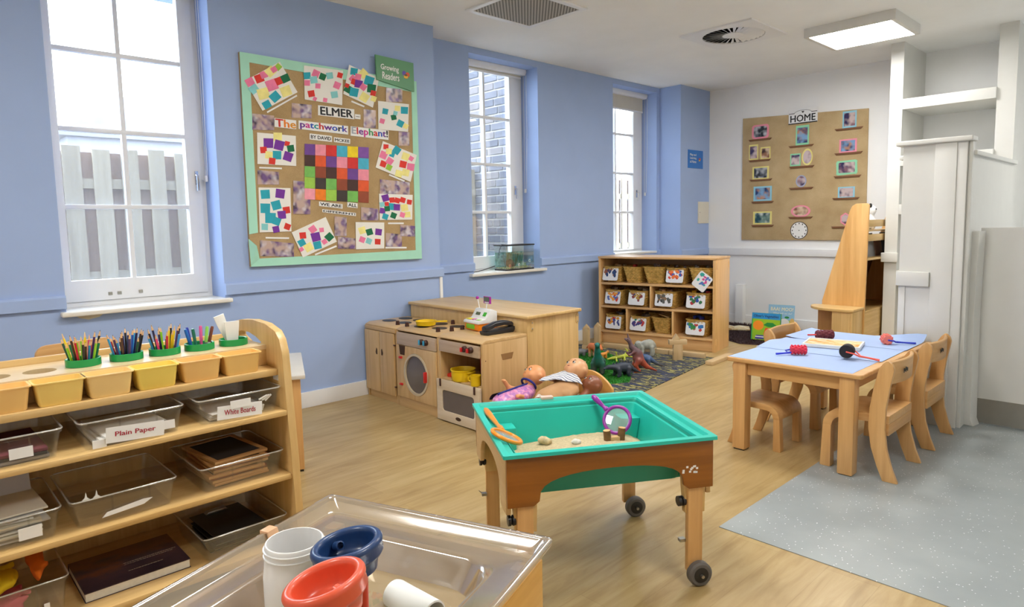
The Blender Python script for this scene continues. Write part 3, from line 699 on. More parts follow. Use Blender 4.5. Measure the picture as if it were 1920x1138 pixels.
# wicker basket: rounded, flared, woven relief
m_wick = None
def wicker():
    m, nt, b = _new('wicker'); v = _coord(nt, (1, 1, 1)); n = _noise(nt, v, 34, 3)
    nt.links.new(_ramp(nt, n.outputs['Fac'], [(0.3, rgb(180, 146, 72)), (0.7, rgb(234, 194, 112))]), b.inputs['Base Color']); b.inputs['Roughness'].default_value = 0.6; return m
m_wick = wicker()
def basket_mesh(w, d, h, rows=11, per=22):
    """flared oblong basket; strands bulge in and out over upright stakes; open top with thick rim"""
    g = G(); rings = []
    base = rrect(-0.5, -0.5, 0.5, 0.5, 0.12, 3)
    def resample(poly, n):
        L = [0]; 
        for i in range(len(poly)): a = poly[i]; b = poly[(i+1) % len(poly)]; L.append(L[-1]+math.dist(a, b))
        out = []
        for k in range(n):
            s = L[-1]*k/n; i = max(j for j in range(len(poly)) if L[j] <= s+1e-12); f = (s-L[i])/max(1e-9, L[i+1]-L[i]); a = poly[i]; b = poly[(i+1) % len(poly)]
            out.append((a[0]+(b[0]-a[0])*f, a[1]+(b[1]-a[1])*f))
        return out
    n = per*4; P = resample(base, n)
    def ring(z, off, ph, amp):
        f = 0.72+0.28*z/h; out = []
        for k, (x, y) in enumerate(P):
            o = off+amp*(1 if (k//2+ph) % 2 else -1)
            L = math.hypot(x, y); out.append((x*w*f+x/L*o, y*d*f+y/L*o, z))
        return out
    rows_ = []
    for r in range(rows):
        z0 = h*0.96*r/rows; dz = h*0.96/rows
        rows_.append(ring(z0, -0.0075, r, 0.0)); rows_.append(ring(z0+dz*0.3, 0.001, r, 0.0032)); rows_.append(ring(z0+dz*0.7, 0.001, r, 0.0032))
    rows_.append(ring(h*0.96, 0, 0, 0)); rows_.append(ring(h*0.965, 0.005, 0, 0.001)); rows_.append(ring(h*0.99, 0.007, 1, 0.001)); rows_.append(ring(h, 0.001, 0, 0))
    rows_.append(ring(h*0.985, -0.011, 0, 0)); rows_.append(ring(h*0.05, -0.013, 0, 0))
    g.loft(rows_, True, True)
    return g.mesh('wicker_body', m_wick, smooth=60, fix=False)
bmw = basket_mesh(0.238, 0.36, 0.178); bmn = basket_mesh(0.208, 0.36, 0.172)
m_card = plain('laminated_card', rgb(238, 238, 240), 0.3, var=0.01)
card_cols = {'figures': [(60, 60, 110), (150, 90, 70), (40, 70, 120)], 'cars': [(210, 70, 40), (90, 110, 180), (240, 160, 60)], 'bits': [(70, 80, 120), (190, 150, 60), (140, 60, 60)],
 'animals': [(60, 60, 60), (140, 110, 80), (90, 90, 85)], 'trains': [(180, 40, 50), (40, 80, 170), (50, 120, 70)], 'food': [(200, 50, 40), (220, 150, 40), (70, 80, 140)],
 'dinos': [(40, 130, 110), (190, 60, 60), (70, 60, 130)], 'bricks': [(220, 70, 40), (50, 90, 180), (240, 120, 50)], 'blocks': [(200, 60, 50), (50, 120, 190), (60, 140, 70)], 'gems': [(220, 80, 150), (50, 170, 160), (90, 120, 200)]}
def card(parent, w, h, style, M, seed):
    """picture card with notched corners, small printed motifs and a caption line"""
    c = 0.014; pts = [(-w/2+c, -h/2), (w/2-c, -h/2), (w/2-c*.4, -h/2+c*.4), (w/2, -h/2+c), (w/2, h/2-c), (w/2-c*.4, h/2-c*.4), (w/2-c, h/2), (-w/2+c, h/2), (-w/2+c*.4, h/2-c*.4), (-w/2, h/2-c), (-w/2, -h/2+c), (-w/2+c*.4, -h/2+c*.4)]
    cd = G().prism([(p[0], p[1]) for p in pts], 'Z', 0, 0.0015).xf(M).build('picture_card', m_card, parent)
    rr = random.Random(seed)
    for ci, col in enumerate(card_cols[style]):
        g = G()
        for k in range(5):
            x = rr.uniform(-.34, .34)*w; y = rr.uniform(-.15, .38)*h; a = rr.random()*3
            r1, r2 = rr.uniform(.07, .15)*w, rr.uniform(.05, .10)*w; z = 0.0016+0.00008*(ci*5+k)
            pl = [(x+r1*math.cos(a)*cc-r2*math.sin(a)*ss, y+r1*math.sin(a)*cc+r2*math.cos(a)*ss, z) for cc, ss in ((1, .6), (.3, 1), (-.8, .9), (-1, -.5), (-.2, -1), (.9, -.8))]
            g.raw(pl, [(0, 1, 2, 3, 4, 5)])
        g.xf(M).build('printed_motif', plain('print_%d_%d_%d' % col, rgb(*col), 0.5, var=0), cd, kind='stuff')
    return cd
def fill(parent, items, w, d, z, seed):
    rr = random.Random(seed)
    for col, n in items:
        for k in range(n):
            x = rr.uniform(-.36, .36)*w; y = rr.uniform(-.4, .2)*d; s = rr.uniform(.016, .03)
            G().cbox((0, 0, 0), (s*1.8, s*1.2, s)).xf(TR(x, y, z+rr.uniform(-.005, .012)) @ RZ(rr.random()*3) @ RX(rr.uniform(-.5, .5))).build('toy_piece', plain('toy_%d_%d_%d' % col, rgb(*col), 0.4, var=0.05), parent, 0.003)
# x centre, row, wide?, card style, label extra, contents
BK = [(0.143, 2, 0, 'figures', 'with a figures card in the top row by the left panel', [((150, 120, 80), 4)]), (0.372, 2, 0, None, 'without a card holding a red lid in the top row', [((205, 60, 50), 1)]),
 (0.612, 2, 1, None, 'without a card in the middle of the top row', [((90, 70, 60), 4)]), (0.854, 2, 0, 'bricks', 'with a colourful bricks card in the top row', [((90, 70, 60), 3)]),
 (1.105, 2, 1, None, 'with a tilted gem card hanging over the shelf edge', [((80, 70, 60), 4)]),
 (0.165, 1, 0, 'cars', 'with a cars card in the middle row by the left panel', [((110, 90, 70), 3)]), (0.44, 1, 0, 'bits', 'with a small parts card in the middle row', [((170, 150, 130), 5)]),
 (0.742, 1, 1, 'animals', 'with a farm animals card and wooden toys on top', [((200, 150, 100), 4), ((120, 90, 60), 3)]), (1.08, 1, 1, 'trains', 'with a train card heaped with red toy pieces', [((180, 40, 40), 5), ((50, 60, 130), 3), ((200, 150, 40), 2)]),
 (0.17, 0, 0, 'food', 'with a play food card in the bottom row', [((70, 55, 45), 4)]), (0.462, 0, 0, 'dinos', 'with a dinosaurs card in the bottom row', [((70, 60, 50), 4)]),
 (0.695, 0, 0, None, 'without a card holding pale wooden rails in the bottom row', []), (1.075, 0, 1, 'blocks', 'with a blocks card and blue bricks on top', [((40, 80, 190), 5), ((60, 60, 160), 3)])]
for i, (x, r, wide, st, lb, items) in enumerate(BK):
    P = bs.matrix_basis @ Vector((0, 0, 0))
    loc = TR(*bs.location) @ RZ(BA) @ Vector((x, 0.205, ZS[r]))
    rr = random.Random(i+50)
    t = thing('wicker_basket', 'oblong wicker basket '+lb, 'basket', (loc.x, loc.y, loc.z+0.0005), BA+math.radians(rr.uniform(-1.2, 1.2)), 'wicker baskets on the cubby shelf')
    w, d, h = (0.238, 0.36, 0.178) if wide else (0.208, 0.36, 0.172)
    link('wicker_body', bmw if wide else bmn, t)
    if st: card(t, 0.195 if wide else 0.185, 0.138, st, TR(-0.005 if i % 2 else -0.012, -d*0.5-0.002, h*0.52) @ RZ(math.radians(-3)) @ RX(PI/2-0.24), i)
    if i == 4: card(t, 0.15, 0.17, 'gems', TR(0.03, -d*0.5-0.022, h*0.25) @ RX(PI/2-0.1) @ Matrix.Rotation(-0.62, 4, 'Z'), 77)
    fill(t, items, w, d, h+0.0, i)
    if i == 11:
        for k in range(3): G().box(-0.07, -0.012, 0, 0.075, 0.012, 0.012).xf(TR(-0.0, -0.08+0.09*k, h+0.004+0.004*k) @ RZ(-0.5+0.35*k) @ RY(0.12)).build('toy_rail', m_bx, t, 0.003)

# ---------------------------------------------------------------- craft table and chairs
tb = thing('craft_table', 'low beech table covered with pale blue paper', 'table', (-1.47, 4.06, 0))
wp(tb, 'table_top', G().prism(rrect(-1.83, 3.40, -1.11, 4.612, 0.02), 'Z', 0.506, 0.53), m_tx, 0.007, seg=3)
for x in (-1.755, -1.185):
    for y in (3.45, 4.572):
        l = wp(tb, 'leg', G().box(x-0.037, y-0.037, 0.006, x+0.037, y+0.037, 0.506), m_tz, 0.008)
        wp(tb, 'foot_pad', G().box(x-0.03, y-0.03, 0, x+0.03, y+0.03, 0.006), m_dark, parent=l)
wp(tb, 'apron', G().box(-1.718, 3.435, 0.435, -1.222, 3.46, 0.505), m_tx, 0.003); wp(tb, 'apron', G().box(-1.718, 4.55, 0.435, -1.222, 4.575, 0.505), m_tx, 0.003)
wp(tb, 'apron', G().box(-1.77, 3.487, 0.435, -1.745, 4.523, 0.505), m_ty, 0.003); wp(tb, 'apron', G().box(-1.195, 3.487, 0.435, -1.17, 4.523, 0.505), m_ty, 0.003)
def make_chair(label, loc, rz, sc=1.0, src=[None], W=0.36):
    t = thing('toddler_chair', label, 'chair', loc, rz, 'toddler chairs round the craft table'); t.scale = (sc, sc, sc)
    hw = W/2
    def curve(pts): return pts
    up = [(-0.17, 0.285), (0.10, 0.272)]                  # seat: flat slab that waterfalls over the front
    top = [(-0.155, 0.325), (0.06, 0.318)]; bot = [(-0.155, 0.283), (0.055, 0.276)]
    for k in range(7):
        a = PI/2*k/6; top.append((0.065+0.095*math.sin(a), 0.223+0.095*math.cos(a))); bot.append((0.065+0.05*math.sin(a), 0.223+0.053*math.cos(a)))
    G().prism(top+bot[::-1], 'Y', -hw, hw).build('seat', m_tx, t, 0.004)
    for s in (-1, 1):
        y0 = s*hw; y1 = s*(hw-0.055)
        G().prism([(0.16, 0.225), (0.117, 0.225), (0.117, 0.0), (0.170, 0.0)], 'Y', min(y0, y1), max(y0, y1)).build('leg', m_tz, t, 0.005)
        # curved laminated back leg that rises to the crest
        cl = [(-0.118-0.055, 0.0), (-0.145, 0.07), (-0.118, 0.16), (-0.105, 0.26), (-0.108, 0.36), (-0.122, 0.46), (-0.142, 0.56), (-0.146, 0.585)]
        hwid = [0.034, 0.034, 0.036, 0.038, 0.037, 0.036, 0.034, 0.022]
        L = [(x-w_, z) for (x, z), w_ in zip(cl, hwid)]; R = [(x+w_, z) for (x, z), w_ in zip(cl, hwid)]
        L.append((-0.15, 0.602)); R.append((-0.14, 0.602))
        y0 = s*hw; y1 = s*(hw+0.024)
        G().prism(R+L[::-1], 'Y', min(y0, y1), max(y0, y1)).build('leg', m_tz, t, 0.005)
    rings = []
    for k in range(9):
        y = -hw+W*k/8; b = -0.030*(1-(2*k/8-1)**2); rings.append([(-0.150+b, y, 0.482), (-0.132+b, y, 0.482), (-0.137+b, y, 0.592), (-0.144+b, y, 0.598), (-0.154+b, y, 0.592)])
    G().loft(rings).build('backrest', m_ty, t, 0.003)
    G().box(-0.155, -hw, 0.225, -0.13, hw, 0.283).build('rear_rail', m_ty, t, 0.003)
    return t
c1 = make_chair('beech toddler chair with scribble on its back beside the table leg on grey floor', (-1.165, 3.668, 0.003), PI)
c2 = make_chair('beech toddler chair on the grey floor next to the white pony wall', (-1.165, 4.318, 0.003), PI)
c3 = make_chair('beech toddler chair with its curved crest showing above the paper near the books', (-1.738, 4.24, 0), 0)
c4 = make_chair('smaller beech toddler chair pushed fully under the table on the wood floor', (-1.70, 3.668, 0), 0, 0.82)
for c in (c1, c2):
    for k in range(5):
        G().box(-0.16+0.0, 0.02+0.014*k, 0.53+0.006*(k % 2), -0.1585+0.0, 0.028+0.014*k, 0.548+0.004*(k % 3)).xf(TR(-0.0255, 0, 0)).build('pen_mark', m_ink, c)

# ---------------------------------------------------------------- book display unit and white end corner
bd = thing('book_display', 'tall birch book display with sloping side panel and open slats', 'bookcase', (-2.33, 6.95, 0))
sp = [(-2.535, 0.0), (-2.535, 0.50), (-2.305, 1.36), (-2.285, 1.405), (-2.25, 1.427), (-2.15, 1.427), (-2.135, 1.41), (-2.155, 0.0)]
m_disp = wood('honey_ply', rgb(216, 162, 92), rgb(240, 194, 126), 'Z', 0.35)
for y in (6.58, 7.64): wp(bd, 'side_panel', G().prism(sp, 'Y', y, y+0.022), m_disp, 0.004)
for z in (1.24, 1.16): pass
for z0, z1 in ((1.21, 1.275), (1.075, 1.14)): wp(bd, 'slat', G().box(-2.165, 6.602, z0, -2.148, 7.64, z1), m_by, 0.003)
for z in (0.915, 0.42): wp(bd, 'shelf', G().box(-2.53+0.1*(z > 0.6), 6.602, z-0.02, -2.15, 7.64, z), m_by, 0.003)
wp(bd, 'cupboard_front', G().box(-2.165, 6.602, 0.0, -2.15, 7.64, 0.40), m_by, 0.002)
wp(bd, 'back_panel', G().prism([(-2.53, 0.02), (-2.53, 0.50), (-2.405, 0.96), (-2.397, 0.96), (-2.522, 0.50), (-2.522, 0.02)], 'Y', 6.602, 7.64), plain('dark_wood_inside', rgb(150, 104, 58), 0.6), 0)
st = thing('step_cupboard', 'small birch cupboard with rounded top standing against the book display', 'cupboard', (-2.36, 6.42, 0))
pts = [(-2.15, 6.575), (-2.56, 6.575), (-2.60, 6.56)]
for k in range(9): a = PI+PI/2*k/8; pts.append((-2.32+0.285*math.cos(a), 6.53+0.25*math.sin(a)))
pts += [(-2.19, 6.275), (-2.15, 6.30)]
wp(st, 'top', G().prism(pts, 'Z', 0.44, 0.465), m_bx, 0.006)
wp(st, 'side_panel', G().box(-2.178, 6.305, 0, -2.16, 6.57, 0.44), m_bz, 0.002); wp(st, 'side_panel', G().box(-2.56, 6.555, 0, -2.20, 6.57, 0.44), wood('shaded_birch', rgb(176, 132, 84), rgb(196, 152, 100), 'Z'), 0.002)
wp(st, 'front_panel', G().box(-2.335, 6.30, 0, -2.178, 6.316, 0.44), m_bz, 0.002)

# ---------------------------------------------------------------- table and chair behind the art shelf
t = thing('side_table', 'small table with pale grey top half hidden behind the art shelf', 'table', (-3.65, 1.35, 0), 0)
u = Vector((-0.91, 0.41, 0)); v = Vector((-0.41, -0.91, 0)); c2_ = Vector((-3.224, 1.549, 0))
def TQ(a, b): p = c2_+u*a+v*b; return (p.x, p.y)
wp(t, 'table_top', G().prism([TQ(0, 0), TQ(0.68, 0), TQ(0.68, 0.62), TQ(0, 0.62)], 'Z', 0.508, 0.53), [plain('grey_laminate', rgb(205, 200, 190), 0.4, var=0.03)], 0.005)
for a in (0.05, 0.63):
    for b in (0.05, 0.57):
        l = wp(t, 'leg', G().prism([TQ(a-0.025, b-0.025), TQ(a+0.025, b-0.025), TQ(a+0.025, b+0.025), TQ(a-0.025, b+0.025)], 'Z', 0.012, 0.508), m_tz, 0.004)
        wp(t, 'foot_pad', G().prism([TQ(a-0.02, b-0.02), TQ(a+0.02, b-0.02), TQ(a+0.02, b+0.02), TQ(a-0.02, b+0.02)], 'Z', 0, 0.012), m_dark, parent=l)
t = thing('wooden_chair', 'taller beech chair with a plain rounded backrest under the fence window', 'chair', (-3.92, 0.60, 0), math.radians(12))
G().box(-0.17, -0.17, 0.40, 0.17, 0.17, 0.425).build('seat', m_tx, t, 0.008)
for x in (-0.15, 0.15):
    for y in (-0.15, 0.15): G().box(x-0.018, y-0.018, 0, x+0.018, y+0.018, 0.40).build('leg', m_tz, t, 0.004)
for y in (-0.15, 0.15): G().box(0.135, y-0.018, 0.42, 0.16, y+0.018, 0.70).build('back_post', m_tz, t, 0.004)
G().prism(rrect(-0.175, 0.56, 0.175, 0.775, 0.05), 'X', 0.16, 0.178).build('backrest', m_ty, t, 0.004)
ORD = ['topmost']+[w+' from the top' for w in ('second', 'third', 'fourth', 'fifth', 'sixth', 'seventh', 'eighth', 'ninth')]
# ================================================================ sand table
m_stain = wood('dark_stained_ply', rgb(108, 60, 8), rgb(170, 104, 34), 'X', 0.35, 0.7, 0.7)
m_stainy = wood('pale_ply_y', rgb(196, 160, 108), rgb(222, 190, 140), 'Y')
m_teal = plain('teal_plastic', rgb(38, 190, 172), 0.32, var=0.04, nscale=4)
m_rubber = plain('grey_rubber', rgb(98, 94, 90), 0.6, var=0.06)
stb = thing('sand_table', 'teal sand tray in a dark stained arched wooden stand on wheels', 'sand table', (-1.62, 1.908, 0), math.atan2(0.853, 0.52))
LX, LY, ZR = 0.385, 0.334, 0.545
def arch_panel(half, z1, z0, zt, leg):
    """panel outline with a cut-out arch between its two feet"""
    a = half-leg; pts = [(-half, z1), (-half, z0), (-a-0.02, z0)]
    for k in range(17):
        an = PI-PI*k/16; c, s_ = math.cos(an), math.sin(an)
        pts.append((a*math.copysign(abs(c)**0.9, c), z0+0.015+(zt-z0-0.015)*abs(s_)**0.62))
    return pts+[(a+0.02, z0), (half, z0), (half, z1)]
for s_ in (-1, 1):
    y = s_*(LY-0.02); G().prism(arch_panel(LX-0.012, ZR-0.012, 0.36, 0.466, 0.112), 'Y', y-0.009, y+0.009).build('arched_panel', m_stain, stb, 0.004)
    x = s_*(LX-0.02); G().prism(arch_panel(LY-0.03, ZR-0.012, 0.33, 0.462, 0.10), 'X', x-0.009, x+0.009).build('arched_panel', m_stainy, stb, 0.004)
for sx in (-1, 1):
    for sy in (-1, 1):
        x, y = sx*(LX-0.075), sy*(LY-0.045)
        l = G().prism([(x-0.047, 0.46), (x+0.047, 0.46), (x+0.042, 0.262), (x-0.032, 0.262)], 'Y', y-0.014, y+0.014).build('leg', m_bz, stb, 0.003)
        zb = 0.05 if sx > 0 else 0.0
        G().box(x-0.028, y+0.014*sy-0.012, zb, x+0.028, y+0.014*sy+0.012, 0.40).build('leg_slider', m_tz, stb, 0.003)
        G().lathe([(0.0, 0), (0.018, 0), (0.018, 0.010), (0.012, 0.013), (0.018, 0.016), (0.018, 0.026), (0, 0.026)], 14, M=TR(x-0.030, y, 0.305) @ RY(-PI/2)).build('clamp_knob', m_black, stb, smooth=40)
        G().box(x-0.050, y-0.010, 0.155, x-0.028, y+0.010, 0.166).raw([(x-0.05, y-0.01, 0.166), (x-0.05, y+0.01, 0.166), (x-0.062, y+0.01, 0.178), (x-0.062, y-0.01, 0.178)], [(0, 1, 2, 3)]).build('stop_bracket', m_steel, stb)
        if sx > 0:
            w = G().lathe([(0.012, -0.016), (0.038, -0.016), (0.0445, -0.010), (0.0445, 0.010), (0.038, 0.016), (0.012, 0.016)], 28, M=TR(x+0.012, y-0.034, 0.0447) @ RX(PI/2)).build('wheel', m_rubber, stb, smooth=40)
            G().lathe([(0.0, -0.019), (0.027, -0.018), (0.027, 0.018), (0, 0.019)], 22, M=TR(x+0.012, y-0.034, 0.0447) @ RX(PI/2)).build('hub', m_black, w, smooth=40)
            G().lathe([(0.006, -0.022), (0.006, 0.03), (0, 0.03)], 12, M=TR(x+0.012, y-0.034, 0.0447) @ RX(PI/2)).build('axle', m_steel, w)
# moulded tray: rings from outer lip inwards and down
def tray_rings(spec):
    out = []
    for inset, z, r in spec: out.append([(p[0], p[1], z) for p in rrect(-LX+inset, -LY+inset, LX-inset, LY-inset, r, 5)])
    return out
G().loft(tray_rings([(0.0, ZR-0.012, 0.006), (0.0, ZR, 0.008), (0.022, ZR+0.001, 0.01), (0.028, ZR-0.012, 0.012), (0.048, ZR-0.014, 0.015), (0.052, ZR-0.03, 0.02), (0.066, ZR-0.032, 0.03), (0.088, ZR-0.165, 0.05), (0.11, ZR-0.175, 0.06)]), False, True).build('tray', m_teal, stb, smooth=35)
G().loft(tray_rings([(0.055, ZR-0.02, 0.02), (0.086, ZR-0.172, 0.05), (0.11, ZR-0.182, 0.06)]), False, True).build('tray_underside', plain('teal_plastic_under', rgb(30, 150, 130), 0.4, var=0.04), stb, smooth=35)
for sx in (-1, 1):
    for sy in (-1, 1):
        def sq(a, z): return [(sx*(LX-i_), sy*(LY-j_), z) for i_, j_ in ((a, a), (0.157, a), (0.157, 0.157), (a, 0.157))]
        G().loft([sq(0.091, ZR-0.172), sq(0.0755, ZR-0.078), sq(0.0745, ZR-0.074)]).build('corner_step', m_teal, stb, 0.003)
G().cbox((-0.06, LY-0.012, ZR+0.004), (0.055, 0.03, 0.012)).build('rim_clip', plain('pink_clip', rgb(226, 190, 172), 0.4), stb, 0.003)
k = G()
rr = random.Random(5)
for i in range(12): k.cbox((0.285+rr.uniform(-.028, .028), -LY+0.0102, 0.43+rr.uniform(-.013, .013)), (0.008, 0.0012, 0.007))
k.build('worn_sticker', m_paper, stb, kind='stuff')
G().box(-0.325, -LY+0.0305-0.0005, 0.27, -0.295, -LY+0.0312, 0.335).build('leg_label', m_paper, stb)
# sand: uneven heap
m_sand = plain('sand', rgb(196, 178, 142), 0.95, var=0.16, nscale=120, bump=0.5, bscale=300)
NX, NY = 44, 36; vs = []; fs = []
for j in range(NY+1):
    for i in range(NX+1):
        x = -0.296+0.592*i/NX; y = -0.245+0.490*j/NY
        h = 0.392+0.022*math.sin(x*7+1)*math.cos(y*6-0.5)+0.018*math.exp(-((x-0.16)**2+(y-0.02)**2)/0.02)+0.02*math.exp(-((x+0.12)**2+(y+0.14)**2)/0.02)+0.012*math.exp(-((x-0.24)**2+(y+0.2)**2)/0.006)+rr.uniform(-.0016, .0016)
        e = min(i, NX-i, 2*j, 2*(NY-j)); h -= 0.014*max(0, 1-e/3.0)
        vs.append((x, y, h))
for j in range(NY):
    for i in range(NX): a = j*(NX+1)+i; fs.append((a, a+1, a+NX+2, a+NX+1))
sand = link('play_sand', G().raw(vs, fs).mesh('play_sand', m_sand, smooth=60), None, 'fine beige play sand heaped in the teal tray', 'sand', None, 'stuff', stb.location, stb.rotation_euler[2])
stM = TR(*stb.location) @ RZ(stb.rotation_euler[2]); stI = stM.inverted()
def basis(c, ydir, ndir):
    y = Vector(ydir).normalized(); n = Vector(ndir); n = (n-y*n.dot(y)).normalized(); x = y.cross(n)
    m = Matrix((x, y, n)).transposed().to_4x4(); m.translation = Vector(c); return m
def on_plane(px, p0, n):
    e = Vector(EYE); d = Vector(ray(*px)); return e+d*((Vector(p0)-e).dot(n)/d.dot(n))
def magnifier(cpx, cz, hpx, hz, col, label, R=0.052, plane=None):
    if plane: c, hnd, nn = on_plane(cpx, *plane), on_plane(hpx, *plane), plane[1]
    else: c, hnd = Vector(onZ(*cpx, cz)), Vector(onZ(*hpx, hz)); nn = Vector(EYE)-c
    d = hnd-c; L = d.length
    M = basis(c, d, nn)
    t = thing('magnifying_glass', label, 'magnifier', tuple(c)); M = TR(*c).inverted() @ M
    m = plain('toy_'+col[0], rgb(*col[1]), 0.28, var=0.03, coat=0.3)
    ring = [(R*math.cos(2*PI*k/36), R*math.sin(2*PI*k/36), 0) for k in range(36)]
    G().tube(ring, 0.0075, 10, closed=True).xf(M).build('ring', m, t, smooth=60)
    G().lathe([(0, -0.003), (R-0.006, -0.001), (R-0.006, 0.001), (0, 0.004)], 32).xf(M).build('lens', clear('lens_glass', (0.93, 0.97, 0.97), 0.16, 0.03, 0.16, (0.75, 0.8, 0.8)), t, smooth=40)
    prof = [(0, 0), (0.010, 0.001), (0.012, 0.012), (0.008, 0.018), (0.0075, 0.028), (0.010, 0.05), (0.0125, 0.075), (0.0115, 0.092), (0.006, 0.101), (0, 0.102)]
    s_ = (L-R-0.004)/0.102
    G().lathe([(r, z*s_) for r, z in prof], 16).xf(M @ TR(0, R+0.003, 0) @ RX(-PI/2)).build('handle', m, t, smooth=60)
    return t
magnifier((1157, 787), 0.475, (1110, 741), 0.557, ('purple', (140, 32, 150)), 'purple toy magnifying glass leaning on the back rim of the sand tray', 0.056)
# the orange one lies over the side rim and slopes into the tray
MAG_T = math.radians(24); MAG_P = stM @ Vector((-LX+0.022, 0, ZR+0.0105)); MAG_N = stM.to_3x3() @ Vector((math.sin(MAG_T), 0, math.cos(MAG_T)))
magnifier((950, 818), 0.520, (909, 766), 0.575, ('orange', (240, 142, 24)), 'orange toy magnifying glass resting on a rim of the sand tray', 0.056, plane=(MAG_P, MAG_N))
def rock(px, z, s, col, label, seed):
    p = onZ(*px, z); r2 = random.Random(seed)
    pr_ = [('e', (0, 0, 0), (s, s*0.6, s*0.5))]+[('e', (r2.uniform(-s, s)*.7, r2.uniform(-s, s)*.4, r2.uniform(0, s)*.3), (s*r2.uniform(.3, .55),)*3) for _ in range(5)]
    return blob(pr_, s*0.12, s*0.14).build('sand_pebble', plain('stone_%d' % seed, rgb(*col), 0.9, var=0.2, nscale=60, bump=0.4), None, smooth=50, label=label, cat='stone', loc=tuple(p), rz=0.6)
rock((1022, 827), 0.408, 0.030, (198, 178, 140), 'knobbly sandy stone lying on the sand', 1)
rock((1080, 829), 0.421, 0.020, (214, 208, 200), 'pale grey shell lying on the sand', 2)
t = thing('log_fort', 'small wooden log slice with two upright prongs standing in the sand', 'toy', tuple(onZ(1152, 828, 0.420)), stb.rotation_euler[2])
m_log = plain('bark_log', rgb(120, 84, 48), 0.85, var=0.25, nscale=40); m_logend = plain('cut_log', rgb(206, 168, 116), 0.7, var=0.1)
for x, h in ((-0.026, 0.062), (0.026, 0.068)):
    l = G().lathe([(0.0, 0), (0.016, 0), (0.015, h)], 9).xf(TR(x, 0, -0.012) @ RY(x*4)).build('prong', m_log, t, smooth=50); G().lathe([(0.0145, 0.0), (0, 0.0008)], 9).xf(TR(x, 0, -0.012) @ RY(x*4) @ TR(0, 0, h)).build('cut_face', m_logend, l)
G().cbox((0, 0, 0.010), (0.04, 0.026, 0.026)).build('log_block', m_logend, t, 0.004)

# ================================================================ water tray in the foreground
wt = thing('water_tray', 'clear plastic water tray with rounded basin in a birch stand', 'water tray', (-1.268, 0.606, 0), math.radians(21.4))
m_wtray = clear('clear_grey_tray', (0.90, 0.85, 0.78), 0.46, 0.12, 0.34, rgb(176, 162, 138))
WX, WY, WZ = 0.362, 0.475, 0.50
def wring(inset, z, r): return [(p[0], p[1], z) for p in rrect(-WX+inset, -WY+inset, WX-inset, WY-inset, r, 6)]
G().loft([wring(0.003, WZ-0.02, 0.008), wring(0, WZ-0.004, 0.012), wring(0.003, WZ, 0.014), wring(0.013, WZ, 0.016), wring(0.017, WZ-0.004, 0.018), wring(0.030, WZ-0.034, 0.03), wring(0.036, WZ-0.036, 0.035), wring(0.096, WZ-0.038, 0.06), wring(0.108, WZ-0.040, 0.08),
          wring(0.115, WZ-0.048, 0.09), wring(0.130, WZ-0.12, 0.11), wring(0.15, WZ-0.145, 0.12)], False, True).build('tray', m_wtray, wt, smooth=50)
for s_ in (-1, 1):
    G().box(s_*(WX-0.03)-0.01, -WY+0.03, 0.2, s_*(WX-0.03)+0.01, WY-0.03, WZ-0.048).build('side_board', wood('golden_ply', rgb(206, 150, 62), rgb(228, 178, 92), 'Y'), wt, 0.003)
    G().box(-WX+0.042, s_*(WY-0.03)-0.01, 0.2, WX-0.042, s_*(WY-0.03)+0.01, WZ-0.048).build('end_board', m_bx, wt, 0.003)
for sx in (-1, 1):
    for sy in (-1, 1): G().box(sx*(WX-0.065)-0.022, sy*(WY-0.065)-0.022, 0, sx*(WX-0.065)+0.022, sy*(WY-0.065)+0.022, WZ-0.06).build('leg', m_bz, wt, 0.004)
G().prism([(-WX-0.004, WZ-0.008), (-WX-0.004, WZ+0.005), (-WX+0.024, WZ+0.005), (-WX+0.03, WZ-0.012), (-WX+0.024, WZ-0.012), (-WX+0.02, WZ+0.001)], 'Y', 0.20, 0.235).build('rim_clip', plain('peach_clip', rgb(224, 178, 138), 0.4), wt, 0.001)
dr = random.Random(9); g = G()
for i in range(44):
    side = dr.choice((0, 1, 2)); tt = dr.uniform(-.95, .95)
    p = (-WX+0.008, tt*WY) if side == 0 else ((WX-0.008, tt*WY) if side == 1 else (tt*WX, WY-0.008))
    g.sphere((p[0], p[1], WZ+0.0002), (dr.uniform(.002, .004), dr.uniform(.002, .005), 0.0014), 8, 4)
g.build('water_drops', clear('water_drop', (1, 1, 1), 0.05, 0.02, 0.3), wt, smooth=80, kind='stuff')
water = link('tray_water', G().loft([wring(0.150, 0.0, 0.12), wring(0.1495, 0.001, 0.12), wring(0.1305, 0.0235, 0.11)]).mesh('tray_water', clear('cloudy_water', (0.93, 0.88, 0.78), 0.45, 0.02, 0.14, rgb(206, 186, 150))), None, 'shallow cloudy water lying in the clear tray', 'water', None, 'stuff', (wt.location[0], wt.location[1], WZ-0.144), wt.rotation_euler[2])
ZB = WZ-0.1215                     # water surface / where toys stand
m_frost = clear('frosted_white_plastic', (0.97, 0.97, 0.96), 0.86, 0.2, 0.10, (0.97, 0.97, 0.96))
